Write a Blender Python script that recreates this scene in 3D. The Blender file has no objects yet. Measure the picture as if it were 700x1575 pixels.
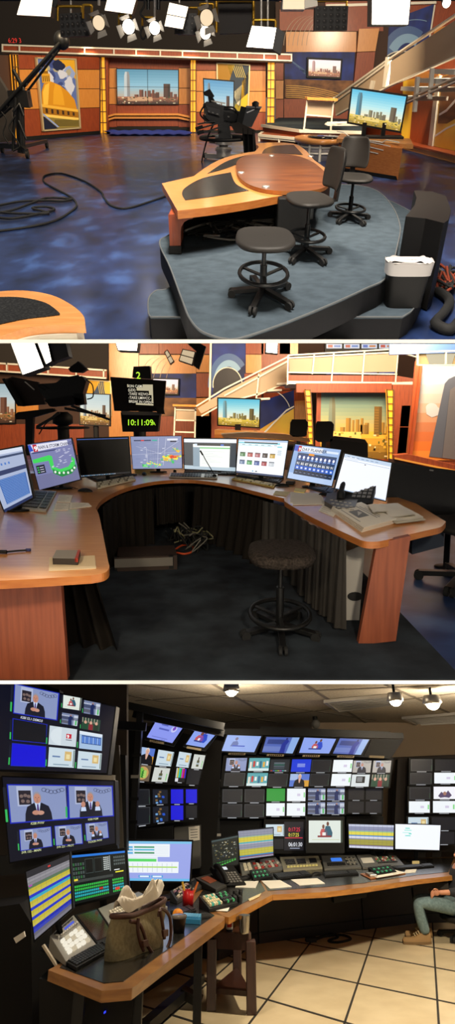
import bpy, bmesh, math, random
from math import sin, cos, pi, radians, atan, sqrt
from mathutils import Vector, Matrix, Euler
V = Vector
# ---------------------------------------------------------------- camera and rooms
# One long-standing camera looks into three rooms (studio, weather desk, control room), each built level in its own frame.
FOC, CX, CY = 900.0, 350.0, 787.5
class Room:
    def __init__(s, hor, eye):
        s.phi = atan((CY - hor) / FOC); s.eye = eye
    def ray(s, px, py):
        x, y, z = (px - CX) / FOC, 1.0, -(py - CY) / FOC
        c, n = cos(s.phi), -sin(s.phi)
        return V((x, y * c - z * n, y * n + z * c))
    def g(s, px, py, z=0.0):                     # point at height z
        d = s.ray(px, py); t = (z - s.eye) / d.z
        return V((d.x * t, d.y * t, z))
    def gy(s, px, py, Y):                        # point at distance Y
        d = s.ray(px, py); t = Y / d.y
        return V((d.x * t, Y, s.eye + d.z * t))
    def zat(s, b, py):                           # height above point b that lies on picture row py
        lo, hi = -5.0, 12.0
        for _ in range(40):
            m = (lo + hi) / 2
            if s.pix(V((b.x, b.y, m)))[1] > py: lo = m
            else: hi = m
        return (lo + hi) / 2
    def pix(s, p):
        q = p - V((0, 0, s.eye)); c, n = cos(s.phi), sin(s.phi)
        y, z = q.y * c - q.z * n, q.y * n + q.z * c
        return CX + FOC * q.x / y, CY - FOC * z / y
R1, R2, R3 = Room(131, 2.2), Room(640, 1.6), Room(1225, 1.75)
for r in (R1, R2, R3):
    r.M = Matrix.Translation((0, 0, R2.eye)) @ Matrix.Rotation(r.phi - R2.phi, 4, 'X') @ Matrix.Translation((0, 0, -r.eye))
sc = bpy.context.scene
COL = sc.collection
cd = bpy.data.cameras.new('camera'); cam = bpy.data.objects.new('camera', cd); COL.objects.link(cam)
cd.sensor_fit = 'VERTICAL'; cd.sensor_height = 36; cd.lens = FOC / 1575 * 36; cd.clip_end = 300; cd.clip_start = 0.05
cam.location = (0, 0, R2.eye); cam.rotation_euler = (pi / 2 - R2.phi, 0, 0)
sc.camera = cam
w = bpy.data.worlds.new('world'); sc.world = w; w.use_nodes = True
w.node_tree.nodes['Background'].inputs[0].default_value = (1.0, .93, .86, 1)
w.node_tree.nodes['Background'].inputs[1].default_value = 0.14
sc.view_settings.view_transform = 'Standard'; sc.view_settings.look = 'None'
sc.view_settings.exposure = 0.0; sc.view_settings.gamma = 1.0; sc.view_settings.use_curve_mapping = False
sc.cycles.max_bounces = 6; sc.cycles.sample_clamp_indirect = 2.5; sc.cycles.sample_clamp_direct = 0
sc.cycles.caustics_reflective = False; sc.cycles.caustics_refractive = False
sc.cycles.use_denoising = True
def lamp(room, kind, loc, energy, col=(1, .85, .65), tgt=None, size=.3, spot=60, blend=.5, sy=None):
    l = bpy.data.lights.new(kind.lower() + '_light', kind); l.energy = energy; l.color = col
    if kind == 'AREA':
        l.size = size
        if sy: l.shape = 'RECTANGLE'; l.size_y = sy
    else: l.shadow_soft_size = size
    if kind == 'SPOT': l.spot_size = radians(spot); l.spot_blend = blend
    o = bpy.data.objects.new(kind.lower() + '_light', l); COL.objects.link(o)
    loc = V(loc); m = Matrix.Translation(loc)
    if tgt is not None: m = m @ (V(tgt) - loc).to_track_quat('-Z', 'Y').to_matrix().to_4x4()
    o.matrix_world = room.M @ m
    return o
# studio: grid lamps over the desk, an added soft fill, wall washers
for x_, y_ in ((-2.2, 10), (0, 8), (2.6, 9.5), (0, 14), (-6, 15), (4, 20)): lamp(R1, 'SPOT', (x_, y_, 5.8), 1500, (1, .87, .7), (x_ * .8, y_ + 1.5, 0), .25, 80, .9)
lamp(R1, 'AREA', (1, 5.5, 7.5), 1500, (1, .9, .78), (1, 9, 0), 2.5)  # added soft fill, brightens riser and floor
lamp(R1, 'AREA', (-6, 24, 6), 700, (1, .78, .5), (-9, 35, 1.6), 2)
lamp(R1, 'AREA', (2, 26, 6), 1500, (1, .78, .5), (0, 37, 1.6), 2)
lamp(R1, 'AREA', (9, 24, 6), 2100, (1, .84, .62), (8, 36, 2), 2)
for x_, y_, e_ in ((-15.5, 33.4, 90), (-12.2, 36, 90), (-9.2, 38, 70), (-7.3, 38.4, 60), (-2, 38.4, 50), (2.1, 38, 70), (4.6, 38, 60), (-4.6, 38.2, 60)):
    lamp(R1, 'SPOT', (x_, y_, 4.3), e_ * 5, (1, .72, .38), (x_, y_ + 1.0, 1.2), .08, 75, 1)
# weather desk: two added spots above the camera brighten the desk, warm lights over the set behind
lamp(R2, 'SPOT', (-1.0, .6, 2.15), 260, (1, .85, .62), (-1.4, 4.6, .76), .12, 75, .8)
lamp(R2, 'SPOT', (.8, 0, 2.2), 430, (1, .86, .66), (1.2, 6.5, .76), .15, 70, .8)
lamp(R2, 'AREA', (-5, 14, 4.6), 1300, (1, .74, .45), (-5, 24, 1.8), 2.5)
lamp(R2, 'AREA', (3, 12, 4.4), 1150, (1, .76, .48), (3, 20, 1.8), 2.5)
lamp(R2, 'AREA', (7, 10, 3.6), 200, (1, .78, .5), (6, 13, 1.5), 1.5)
# control room: ceiling lamps and an added fill spot behind the camera
lamp(R3, 'SPOT', (2.4, 6.0, 3.0), 650, (1, .86, .62), (2.2, 7.4, 0), .12, 110, .6)
lamp(R3, 'SPOT', (-.6, 5.6, 2.9), 150, (1, .86, .66), (-1.0, 5.8, 0), .12, 110, .8)
lamp(R3, 'SPOT', (0, -.4, 2.3), 65, (1, .88, .7), (0, 6, 1), .3, 85, .9)  # added fill from behind the camera, no ceiling lamp
for x_, y_, e_ in ((.1, 8.6, 40), (3.1, 9.0, 60), (3.9, 9.0, 60)): lamp(R3, 'POINT', (x_, y_, 2.75), e_, (1, .84, .62), None, .1)

# ---------------------------------------------------------------- materials
MATS = {}
def lin(h):
    if isinstance(h, str):
        h = h.lstrip('#'); c = [int(h[i:i + 2], 16) / 255 for i in (0, 2, 4)]
    else: c = h
    return tuple((x / 12.92 if x <= .04045 else ((x + .055) / 1.055) ** 2.4) for x in c) + (1,)
def newmat(name):
    m = bpy.data.materials.new(name); m.use_nodes = True; MATS[name] = m
    return m, m.node_tree.nodes, m.node_tree.links, m.node_tree.nodes['Principled BSDF']
def P(name, col, rough=.5, metal=0, spec=.5, coat=0, em=None, ems=0, alpha=None, trans=0):
    m, n, l, b = newmat(name)
    b.inputs['Base Color'].default_value = lin(col); b.inputs['Roughness'].default_value = rough
    b.inputs['Metallic'].default_value = metal; b.inputs['Specular IOR Level'].default_value = spec
    b.inputs['Coat Weight'].default_value = coat; b.inputs['Transmission Weight'].default_value = trans
    if em: b.inputs['Emission Color'].default_value = lin(em); b.inputs['Emission Strength'].default_value = ems
    if alpha is not None: b.inputs['Alpha'].default_value = alpha
    return name
def noisy(name, c1, c2, scale=5, rough=.5, detail=6, bump=0, stretch=(1, 1, 1), metal=0, coat=0, lo=.35, hi=.65, rn=0, kind='noise', c3=None, spec=.5):
    m, n, l, b = newmat(name)
    tc = n.new('ShaderNodeTexCoord'); mp = n.new('ShaderNodeMapping'); mp.inputs['Scale'].default_value = stretch
    l.new(tc.outputs['Object'], mp.inputs['Vector'])
    if kind == 'noise':
        t = n.new('ShaderNodeTexNoise'); t.inputs['Scale'].default_value = scale; t.inputs['Detail'].default_value = detail; out = t.outputs['Fac']
    elif kind == 'voronoi':
        t = n.new('ShaderNodeTexVoronoi'); t.inputs['Scale'].default_value = scale; out = t.outputs['Distance']
    else:
        t = n.new('ShaderNodeTexWave'); t.inputs['Scale'].default_value = scale; t.inputs['Distortion'].default_value = 6; t.inputs['Detail'].default_value = 3; t.bands_direction = kind; out = t.outputs['Fac']
    l.new(mp.outputs['Vector'], t.inputs['Vector'])
    cr = n.new('ShaderNodeValToRGB'); cr.color_ramp.elements[0].position = lo; cr.color_ramp.elements[1].position = hi
    cr.color_ramp.elements[0].color = lin(c1); cr.color_ramp.elements[1].color = lin(c2)
    if c3: e = cr.color_ramp.elements.new((lo + hi) / 2); e.color = lin(c3)
    l.new(out, cr.inputs['Fac']); l.new(cr.outputs['Color'], b.inputs['Base Color'])
    b.inputs['Roughness'].default_value = rough; b.inputs['Metallic'].default_value = metal; b.inputs['Coat Weight'].default_value = coat
    b.inputs['Coat Roughness'].default_value = .15; b.inputs['Specular IOR Level'].default_value = spec
    if rn:
        mr = n.new('ShaderNodeMapRange'); mr.inputs['To Min'].default_value = rough - rn; mr.inputs['To Max'].default_value = rough + rn
        l.new(out, mr.inputs['Value']); l.new(mr.outputs['Result'], b.inputs['Roughness'])
    if bump:
        bp = n.new('ShaderNodeBump'); bp.inputs['Strength'].default_value = bump; bp.inputs['Distance'].default_value = .02
        l.new(out, bp.inputs['Height']); l.new(bp.outputs['Normal'], b.inputs['Normal'])
    return name
def E(col, s=1.0):
    k = 'glow_%s_%g' % (col.lstrip('#'), s)
    if k not in MATS:
        m, n, l, b = newmat(k)
        b.inputs['Base Color'].default_value = (.01, .01, .01, 1); b.inputs['Roughness'].default_value = .35
        b.inputs['Emission Color'].default_value = lin(col); b.inputs['Emission Strength'].default_value = s
    return k
def H(col, rough=.6):                             # plain paint of a colour
    k = 'paint_%s_%g' % (col.lstrip('#'), rough)
    if k not in MATS: P(k, col, rough, spec=.25)
    return k
# ---------------------------------------------------------------- mesh builder
class Pl:                                         # a plane in a room: origin o, axes u (right), v (up), n (towards the camera)
    def __init__(s, room, o, u, v):
        s.r = room; s.o = V(o); s.u = V(u).normalized(); v = V(v); v = v - s.u * v.dot(s.u); s.v = v.normalized(); s.n = s.u.cross(s.v)
    def hit(s, px, py):
        d = s.r.ray(px, py); e = V((0, 0, s.r.eye)); t = (s.o - e).dot(s.n) / d.dot(s.n)
        return e + d * t
    def uv(s, px, py):
        q = s.hit(px, py) - s.o
        return (q.dot(s.u), q.dot(s.v))
    def p(s, u, v, n=0): return s.o + s.u * u + s.v * v + s.n * n
    def shift(s, n, du=0, dv=0): return Pl(s.r, s.p(du, dv, n), s.u, s.v)
def wallpl(room, a, b, z=0):                      # vertical plane over two picture points at height z
    A, B = room.g(*a, z), room.g(*b, z)
    return Pl(room, A, B - A, (0, 0, 1))
def front(room, px, py, Y, yaw=0, tilt=0):        # plane at distance Y, turned by yaw, leaned back by tilt (degrees)
    o = room.gy(px, py, Y); m = Matrix.Rotation(radians(yaw), 3, 'Z') @ Matrix.Rotation(radians(-tilt), 3, 'X')
    return Pl(room, o, m @ V((1, 0, 0)), m @ V((0, 0, 1)))
class MB:
    def __init__(s, mat='black'): s.v = []; s.f = []; s.m = []; s.ms = []; s.M = None; s.sm = []; s.cur = mat
    def mi(s, m):
        m = m or s.cur
        if m not in s.ms: s.ms.append(m)
        return s.ms.index(m)
    def add(s, vs, fs, m=None, smooth=False):
        b = len(s.v); s.v += [(s.M @ V(p) if s.M else V(p)) for p in vs]; k = s.mi(m)
        for f in fs: s.f.append([b + i for i in f]); s.m.append(k); s.sm.append(smooth)
        return s
    def box(s, c, d, m=None, rot=None):
        c = V(c); vs = [V((i * d[0] / 2, j * d[1] / 2, k * d[2] / 2)) for i in (-1, 1) for j in (-1, 1) for k in (-1, 1)]
        if rot is not None:
            if isinstance(rot, (int, float)): rot = Matrix.Rotation(rot, 3, 'Z')
            vs = [rot @ p for p in vs]
        return s.add([c + p for p in vs], [(0, 1, 3, 2), (4, 6, 7, 5), (0, 4, 5, 1), (2, 3, 7, 6), (0, 2, 6, 4), (1, 5, 7, 3)], m)
    def bx(s, x0, x1, y0, y1, z0, z1, m=None): return s.box(((x0 + x1) / 2, (y0 + y1) / 2, (z0 + z1) / 2), (abs(x1 - x0), abs(y1 - y0), abs(z1 - z0)), m)
    def ext(s, pts, vec, m=None, ms=None, smooth=False):   # polygon swept by a vector
        n = len(pts); pts = [V(p) for p in pts]; vec = V(vec)
        s.add(pts + [p + vec for p in pts], [list(range(n))[::-1], list(range(n, 2 * n))], m)
        s.add(pts + [p + vec for p in pts], [(i, (i + 1) % n, n + (i + 1) % n, n + i) for i in range(n)], ms or m, smooth)
        return s
    def prism(s, pts, z0, z1, m=None, ms=None): return s.ext([(p[0], p[1], z0) for p in pts], (0, 0, z1 - z0), m, ms)
    def on(s, pl, pts, n0=0, n1=.01, m=None, ms=None):     # polygon given in plane coordinates, thick from n0 to n1
        return s.ext([pl.p(u, v, n0) for u, v in pts], pl.n * (n1 - n0), m, ms)
    def px(s, pl, pts, n0=0, n1=.01, m=None, ms=None):     # polygon given by points seen in the photograph, lying on the plane
        return s.on(pl, [pl.uv(*p) for p in pts], n0, n1, m, ms)
    def tube(s, path, r, m=None, n=8, closed=False):
        path = [V(p) for p in path]; N = len(path); vs = []; fs = []
        rr = r if isinstance(r, (list, tuple)) else [r] * N
        up = None
        for i, p in enumerate(path):
            a = path[i - 1] if (i > 0 or closed) else p; b = path[(i + 1) % N] if (i < N - 1 or closed) else p
            t = (b - a).normalized() if (b - a).length > 1e-9 else V((0, 0, 1))
            if up is None: up = V((0, 0, 1)) if abs(t.z) < .9 else V((1, 0, 0))
            x = t.cross(up); x = x.normalized() if x.length > 1e-6 else V((1, 0, 0)); y = x.cross(t).normalized(); up = y
            for k in range(n):
                q = 2 * pi * k / n; vs.append(p + (x * cos(q) + y * sin(q)) * rr[i])
        for i in range(N if closed else N - 1):
            j = (i + 1) % N
            for k in range(n): fs.append((i * n + k, i * n + (k + 1) % n, j * n + (k + 1) % n, j * n + k))
        s.add(vs, fs, m, True)
        if not closed: s.add(vs[:n] + vs[-n:], [list(range(n))[::-1], list(range(n, 2 * n))], m)
        return s
    def bar(s, a, b, w, h, m=None):                        # square section bar
        a, b = V(a), V(b); t = (b - a).normalized(); x = t.cross(V((0, 0, 1)))
        x = x.normalized() if x.length > 1e-4 else V((1, 0, 0)); y = x.cross(t)
        q = [x * w / 2 + y * h / 2, -x * w / 2 + y * h / 2, -x * w / 2 - y * h / 2, x * w / 2 - y * h / 2]
        return s.ext([a + k for k in q], b - a, m)
    def lathe(s, c, prof, m=None, n=24, sy=1.0, smooth=True, a0=0, a1=2 * pi):
        c = V(c); vs = []; fs = []; full = abs(a1 - a0 - 2 * pi) < 1e-6; K = n if full else n + 1
        for r, z in prof:
            for k in range(K):
                q = a0 + (a1 - a0) * k / n; vs.append(c + V((r * cos(q), r * sin(q) * sy, z)))
        for i in range(len(prof) - 1):
            for k in range(n):
                k2 = (k + 1) % K; fs.append((i * K + k, i * K + k2, (i + 1) * K + k2, (i + 1) * K + k))
        s.add(vs, fs, m, smooth)
        if full:
            if prof[0][0] > 1e-6: s.add(vs[:K], [list(range(K))[::-1]], m)
            if prof[-1][0] > 1e-6: s.add(vs[-K:], [list(range(K))], m)
        return s
    def ball(s, c, r, m=None, n=12):
        r = r if isinstance(r, (list, tuple)) else (r, r, r); c = V(c); vs = []; fs = []
        for i in range(n + 1):
            a = pi * i / n
            for k in range(2 * n): b = pi * k / n; vs.append(c + V((r[0] * sin(a) * cos(b), r[1] * sin(a) * sin(b), -r[2] * cos(a))))
        for i in range(n):
            for k in range(2 * n): k2 = (k + 1) % (2 * n); fs.append((i * 2 * n + k, i * 2 * n + k2, (i + 1) * 2 * n + k2, (i + 1) * 2 * n + k))
        return s.add(vs, fs, m, True)
    def grid(s, fn, nu, nv, m=None, th=None):              # surface from a function of (0..1, 0..1)
        vs = [V(fn(i / nu, j / nv)) for j in range(nv + 1) for i in range(nu + 1)]
        fs = [(j * (nu + 1) + i, j * (nu + 1) + i + 1, (j + 1) * (nu + 1) + i + 1, (j + 1) * (nu + 1) + i) for j in range(nv) for i in range(nu)]
        s.add(vs, fs, m, True)
        if th: s.add([p + V(th) for p in vs], [f[::-1] for f in fs], m, True)
        return s
    def text(s, pl, txt, u, v, size, m=None, n=.004, align='LEFT', sx=1.0, bold=0, th=.0015):
        c = bpy.data.curves.new('t', 'FONT'); c.body = txt; c.size = size; c.align_x = align; c.offset = bold * size; c.resolution_u = 2
        o = bpy.data.objects.new('t', c); COL.objects.link(o)
        me = o.to_mesh(); vs = [pl.p(u + q.co.x * sx, v + q.co.y, n) for q in me.vertices]; fs = [list(f.vertices) for f in me.polygons]
        o.to_mesh_clear(); bpy.data.objects.remove(o); bpy.data.curves.remove(c)
        return s.add(vs, fs, m)
CUTS = {}                                         # each room ends at the slab above and below it: (row, keep above or below)
def build_mesh(name, mb, o, room):
    me = bpy.data.meshes.new(name); me.from_pydata([p - o for p in mb.v], [], mb.f)
    for k in mb.ms: me.materials.append(MATS[k])
    me.polygons.foreach_set('material_index', mb.m); me.polygons.foreach_set('use_smooth', mb.sm); me.update()
    e = V((0, 0, room.eye))
    for row, sgn in CUTS.get(room, ()):
        n = room.ray(0, row).cross(room.ray(700, row)).normalized() * sgn
        ds = [(v.co + o - e).dot(n) for v in me.vertices]
        if ds and max(ds) > 1e-4:
            if min(ds) >= 0: print('OUTSIDE', name, row)
            bm = bmesh.new(); bm.from_mesh(me); r_ = bmesh.ops.bisect_plane(bm, geom=bm.verts[:] + bm.edges[:] + bm.faces[:], dist=1e-5, plane_co=e - o, plane_no=n, clear_outer=True)
            ed = [x for x in r_['geom_cut'] if isinstance(x, bmesh.types.BMEdge)]
            if ed: bmesh.ops.holes_fill(bm, edges=ed, sides=0)
            bm.to_mesh(me); bm.free()
    return me
_z = R1.ray(0, 300).cross(R1.ray(700, 300))
_s = 1 if _z.dot(R1.ray(350, 500)) > 0 else -1      # sign of 'lower in the picture'
CUTS[R1] = [(522.0, _s)]; CUTS[R2] = [(528.0, -_s), (1046.5, _s)]; CUTS[R3] = [(1052.5, -_s)]
ORG = {}; ROOM = {}
def base_of(mb):
    xs = [p.x for p in mb.v]; ys = [p.y for p in mb.v]; zs = [p.z for p in mb.v]
    return V(((min(xs) + max(xs)) / 2, (min(ys) + max(ys)) / 2, min(zs)))
def setup(ob, room, o, label, cat, group=None, kind=None):
    ob.matrix_world = room.M @ Matrix.Translation(o); ORG[ob.name] = o; ROOM[ob.name] = room
    if label: ob['label'] = label
    if cat: ob['category'] = cat
    if group: ob['group'] = group
    if kind: ob['kind'] = kind
    return ob
def fin(ob, bev=0, sub=0, weld=False):
    if weld:
        md = ob.modifiers.new('weld', 'WELD'); md.merge_threshold = .0005
    if bev: md = ob.modifiers.new('bevel', 'BEVEL'); md.width = bev; md.segments = 2; md.limit_method = 'ANGLE'; md.angle_limit = radians(40)
    if sub: md = ob.modifiers.new('subsurf', 'SUBSURF'); md.levels = sub; md.render_levels = sub
    return ob
def thing(room, name, label, cat, o, group=None):
    ob = bpy.data.objects.new(name, None); COL.objects.link(ob); ob.empty_display_size = .1
    return setup(ob, room, V(o), label, cat, group)
def solo(room, name, label, cat, mb, group=None, bev=0, sub=0, kind=None, weld=False):
    o = base_of(mb); ob = bpy.data.objects.new(name, build_mesh(name, mb, o, room)); COL.objects.link(ob)
    return fin(setup(ob, room, o, label, cat, group, kind), bev, sub, weld)
def struct(room, name, mb, bev=0):
    o = base_of(mb); ob = bpy.data.objects.new(name, build_mesh(name, mb, o, room)); COL.objects.link(ob)
    return fin(setup(ob, room, o, None, None, None, 'structure'), bev)
def part(par, name, mb, label=None, bev=0, sub=0, weld=False, kind=None):
    o = ORG[par.name]; ob = bpy.data.objects.new(name, build_mesh(name, mb, o, ROOM[par.name])); COL.objects.link(ob)
    ob.parent = par; ORG[ob.name] = o; ROOM[ob.name] = ROOM[par.name]
    if label: ob['label'] = label
    if kind: ob['kind'] = kind
    return fin(ob, bev, sub, weld)
def arc(cx, cy, rx, ry, a0, a1, n=16): return [(cx + rx * cos(radians(a0 + (a1 - a0) * i / n)), cy + ry * sin(radians(a0 + (a1 - a0) * i / n))) for i in range(n + 1)]
def smoothpts(pts, n=6, closed=False):            # Catmull-Rom through points of any dimension
    out = []; N = len(pts); pts = [V(p) for p in pts]
    for i in range(N if closed else N - 1):
        g = (lambda k: pts[k % N]) if closed else (lambda k: pts[max(0, min(N - 1, k))])
        a, b, c, d = g(i - 1), g(i), g(i + 1), g(i + 2)
        for j in range(n):
            t = j / n; out.append(.5 * ((2 * b) + (c - a) * t + (2 * a - 5 * b + 4 * c - d) * t * t + (3 * b - a - 3 * c + d) * t ** 3))
    if not closed: out.append(pts[-1])
    return out
# ---------------------------------------------------------------- shared materials
P('black', '#0b0b0b', .6, spec=.3); P('black_metal', '#161616', .4, .3); P('rubber', '#0b0b0b', .8); P('black_gloss', '#0a0a0c', .12)
P('bezel', '#08080a', .5, spec=.25); P('dark_panel', '#1b1a1c', .5); P('steel', '#b9b4ac', .35, .7); P('white_metal', '#d8d2c4', .45, .1)
P('white_paint', '#f4f4f2', .6); P('paper', '#efe9dc', .8); P('brass', '#b98d2c', .35, .8); P('chrome', '#a8a49c', .18, 1)
P('grey_plastic', '#6f6d69', .5); P('screen_off', '#0b0a0a', .22); P('leather', '#1f1c19', .6, spec=.3); P('key_black', '#1c1b1a', .45)
P('glass', '#e8eef0', .03, trans=1); P('gold_frame', '#c9b88f', .4, .3)
noisy('wood_cherry', '#7a3010', '#944018', 3, .5, stretch=(14, 14, 1), coat=.08)
noisy('wood_orange', '#c17a30', '#cf8a3d', 3, .42, stretch=(12, 12, 1), coat=.3)
noisy('wood_desk', '#c07c3c', '#cf9050', 2.5, .3, stretch=(1.5, 12, 12), coat=.5)
noisy('wood_cab', '#a8602a', '#b87236', 3, .4, stretch=(2, 2, 14), coat=.3)
noisy('wood_gold', '#8e5c2a', '#a87438', 3, .35, stretch=(2, 2, 14), coat=.3)
noisy('wood_dark', '#2c1610', '#3a1e15', 3, .4, stretch=(12, 12, 1), coat=.3)
noisy('carpet_blue', '#38424a', '#424d56', 6, .95, bump=.3, detail=10, rn=0, spec=.1)
noisy('granite', '#0c0d0e', '#2a2b2b', 60, .24, detail=8, coat=0, spec=.4, lo=.45, hi=.75)

# ---------------------------------------------------------------- pictures shown on displays
class Q:                                          # unit square (u right, v up) spread over four picture points on a plane
    def __init__(s, pl, tl, tr, br, bl, inset=0):
        c = [V(pl.uv(*k)) for k in (bl, br, tr, tl)]
        if inset:
            m = sum(c, V((0, 0))) / 4; e1 = (c[1] - c[0]).normalized() * inset; e2 = (c[3] - c[0]).normalized() * inset
            c = [c[0] + e1 + e2, c[1] - e1 + e2, c[2] - e1 - e2, c[3] + e1 - e2]
        s.c = c; s.pl = pl; s.n = pl.n; s.r = pl.r
        s.w = (c[1] - c[0]).length; s.h = (c[3] - c[0]).length; s.asp = s.h / s.w
    def uvq(s, u, v): return (s.c[0] * (1 - u) + s.c[1] * u) * (1 - v) + (s.c[3] * (1 - u) + s.c[2] * u) * v
    def p(s, u, v, n=0): q = s.uvq(u, v); return s.pl.p(q.x, q.y, n)
    def sub(s, u0, v0, u1, v1):
        k = Q.__new__(Q); k.c = [s.uvq(u0, v0), s.uvq(u1, v0), s.uvq(u1, v1), s.uvq(u0, v1)]; k.pl = s.pl; k.n = s.n; k.r = s.r
        k.w = (k.c[1] - k.c[0]).length; k.h = (k.c[3] - k.c[0]).length; k.asp = k.h / k.w
        return k
def fl(mb, q, pts, n, m): mb.add([q.p(u, v, n) for u, v in pts], [list(range(len(pts)))], m)
def rc(mb, q, u0, v0, u1, v1, n, m): fl(mb, q, [(u0, v0), (u1, v0), (u1, v1), (u0, v1)], n, m)
def mix(a, b, t):
    a, b = [[int(x.lstrip('#')[i:i + 2], 16) for i in (0, 2, 4)] for x in (a, b)]
    return '#%02x%02x%02x' % tuple(round(p + (q - p) * t) for p, q in zip(a, b))
def tx(mb, q, s, u, v, h, n, m, align='LEFT', bold=.02, k=1): mb.text(q, s, u, v, h, m, n, align, q.asp * k, bold)
def skyline(mb, q, n, d=.002, S=1.0, top='#3f93b8', mid='#a9cdd2', low='#e8d3b0', tall='#7d8f96', dark='#33201f', bld='#8f5f4a', grd='#b0763f', grd2='#5e3a2a', hz=.28, seed=1, ems=None):
    rnd = random.Random(seed); C = ems or (lambda c: E(c, S))
    for i in range(10):
        t = i / 9; c = mix(top, mid, min(1, t * 1.6)) if t < .62 else mix(mid, low, (t - .62) / .38)
        rc(mb, q, 0, 1 - (i + 1) / 10 * (1 - hz), 1, 1 - i / 10 * (1 - hz), n, C(c))
    for i in range(4): rc(mb, q, 0, hz * i / 4, 1, hz * (i + 1) / 4, n, C(mix(grd2, grd, i / 3)))
    fl(mb, q, [(.11, hz), (.115, .82), (.13, .93), (.19, .93), (.205, .82), (.21, hz)], n + d, C(tall))
    fl(mb, q, [(.16, hz), (.16, .93), (.19, .93), (.205, .82), (.21, hz)], n + 2 * d, C(mix(tall, dark, .35)))
    for u, w_, h_ in ((.36, .07, .2), (.45, .03, .17), (.5, .05, .18), (.57, .04, .2), (.63, .06, .13), (.55, .12, .1), (.86, .05, .14), (.93, .05, .08), (.28, .07, .06)):
        rc(mb, q, u, hz - .04, u + w_, hz + h_, n + 2 * d, C(bld)); rc(mb, q, u + w_ * .6, hz - .04, u + w_, hz + h_, n + 3 * d, C(mix(bld, dark, .5)))
    rc(mb, q, .76, hz - .05, .87, hz + .38, n + 3 * d, C(mix(dark, bld, .3))); rc(mb, q, .83, hz - .05, .87, hz + .38, n + 4 * d, C(dark))
    for i in range(9): rc(mb, q, .765, hz + .04 * i, .825, hz + .04 * i + .012, n + 4 * d, C(mix(dark, bld, .6)))
    rc(mb, q, .17, hz - .13, .58, hz - .01, n + 4 * d, C(mix(grd, '#f5d9a0', .45)))
    for i in range(60):
        u = rnd.random() * .97; v = rnd.random() * (hz - .03); a = .01 + rnd.random() * .035
        rc(mb, q, u, v, u + a, v + .012 + rnd.random() * .03, n + 5 * d, C(mix(rnd.choice([grd, grd2, '#f0d8a8', '#4a5a2c', bld]), grd2, rnd.random() * .5)))
    return mb
def person_art(mb, q, n, d=.001, S=1, suit='#1a1c2c', skin='#c98f7a', shirt='#cfe0ff', tie='#4a2c78', hair='#9a9aa8', hands=0, cx=.5, sc_=1.0):
    a = q.asp; f = lambda pts: [(cx + (x) * a * sc_, y * sc_) for x, y in pts]
    e = lambda x, y, rx, ry, k=14: f([(x + rx * cos(2 * pi * i / k), y + ry * sin(2 * pi * i / k)) for i in range(k)])
    fl(mb, q, f([(-.42, 0), (.42, 0), (.4, .22), (.33, .42), (.12, .53), (0, .5), (-.12, .53), (-.33, .42), (-.4, .22)]), n + d, E(suit, S))
    fl(mb, q, f([(-.09, .53), (.09, .53), (.03, .25), (-.03, .25)]), n + 2 * d, E(shirt, S)); fl(mb, q, f([(-.02, .49), (.02, .49), (.035, .3), (0, .22), (-.035, .3)]), n + 3 * d, E(tie, S))
    fl(mb, q, e(0, .7, .125, .175), n + 3 * d, E(hair, S)); fl(mb, q, e(0, .66, .11, .155), n + 4 * d, E(skin, S))
    for x in (-.045, .045): fl(mb, q, e(x, .69, .016, .01, 8), n + 5 * d, E('#3a2622', S))
    fl(mb, q, e(0, .585, .035, .009, 8), n + 5 * d, E('#7a3a34', S)); fl(mb, q, f([(-.012, .67), (.012, .67), (.018, .625), (-.018, .625)]), n + 5 * d, E(mix(skin, '#5a2a20', .3), S))
    if hands == 1: fl(mb, q, e(-.06, .24, .12, .07), n + 6 * d, E(skin, S)); fl(mb, q, e(.08, .23, .11, .065), n + 6 * d, E(mix(skin, '#ffffff', .1), S))
    if hands == 2:
        for x in (-.26, .26): fl(mb, q, e(x, .43, .08, .1), n + 6 * d, E(skin, S)); fl(mb, q, f([(x - .08, .34), (x + .08, .34), (x + .1, .2), (x - .1, .2)]), n + 5 * d, E(shirt, S))
def studio_bg(mb, q, n, d=.001, S=1, wall='#8e9cc8'):
    rc(mb, q, 0, 0, 1, 1, n, E(wall, S)); rc(mb, q, .14, .42, .42, .98, n + d, E('#b8c2e0', S)); rc(mb, q, .17, .46, .39, .86, n + 2 * d, E('#2b2630', S))
    for u, v in ((.2, .7), (.27, .72), (.33, .69), (.22, .56), (.31, .55)): fl(mb, q, arc(u + .02, v, .035, .05, 0, 330, 8), n + 3 * d, E('#7d6a66', S))
    c = E('#39405e', S)
    for k in (-1, 1):
        for j in range(3):
            pts = arc(.78 + k * .06 * (j + .6), .82 + .03 * j, .045, .06, 0, 360, 10); pin = arc(.78 + k * .06 * (j + .6), .82 + .03 * j, .036, .046, 0, 360, 10)
            for i in range(10): fl(mb, q, [pts[i], pts[i + 1], pin[i + 1], pin[i]], n + 2 * d, c)
def display(room, name, label, cat, pl, quad, art, bez=.02, depth=.05, group=None, housing='bezel', stand=None, par=None, scr='display', n0=.004, empty=True):
    q0 = Q(pl, *quad); q = Q(pl, *quad, inset=bez)
    body = MB(housing); body.on(pl, [tuple(k) for k in q0.c], -depth, .002)
    dsp = MB('screen_off'); art(dsp, q, n0)
    base = (q0.p(0, 0) + q0.p(1, 0)) / 2 if stand is None else stand[0]
    t = par or thing(room, name, label, cat, base, group)
    part(t, 'housing', body, bev=.004); part(t, scr, dsp)
    if stand is not None:
        s = MB('bezel'); stand[1](s, q0); part(t, 'stand', s)
    return t, q

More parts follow.
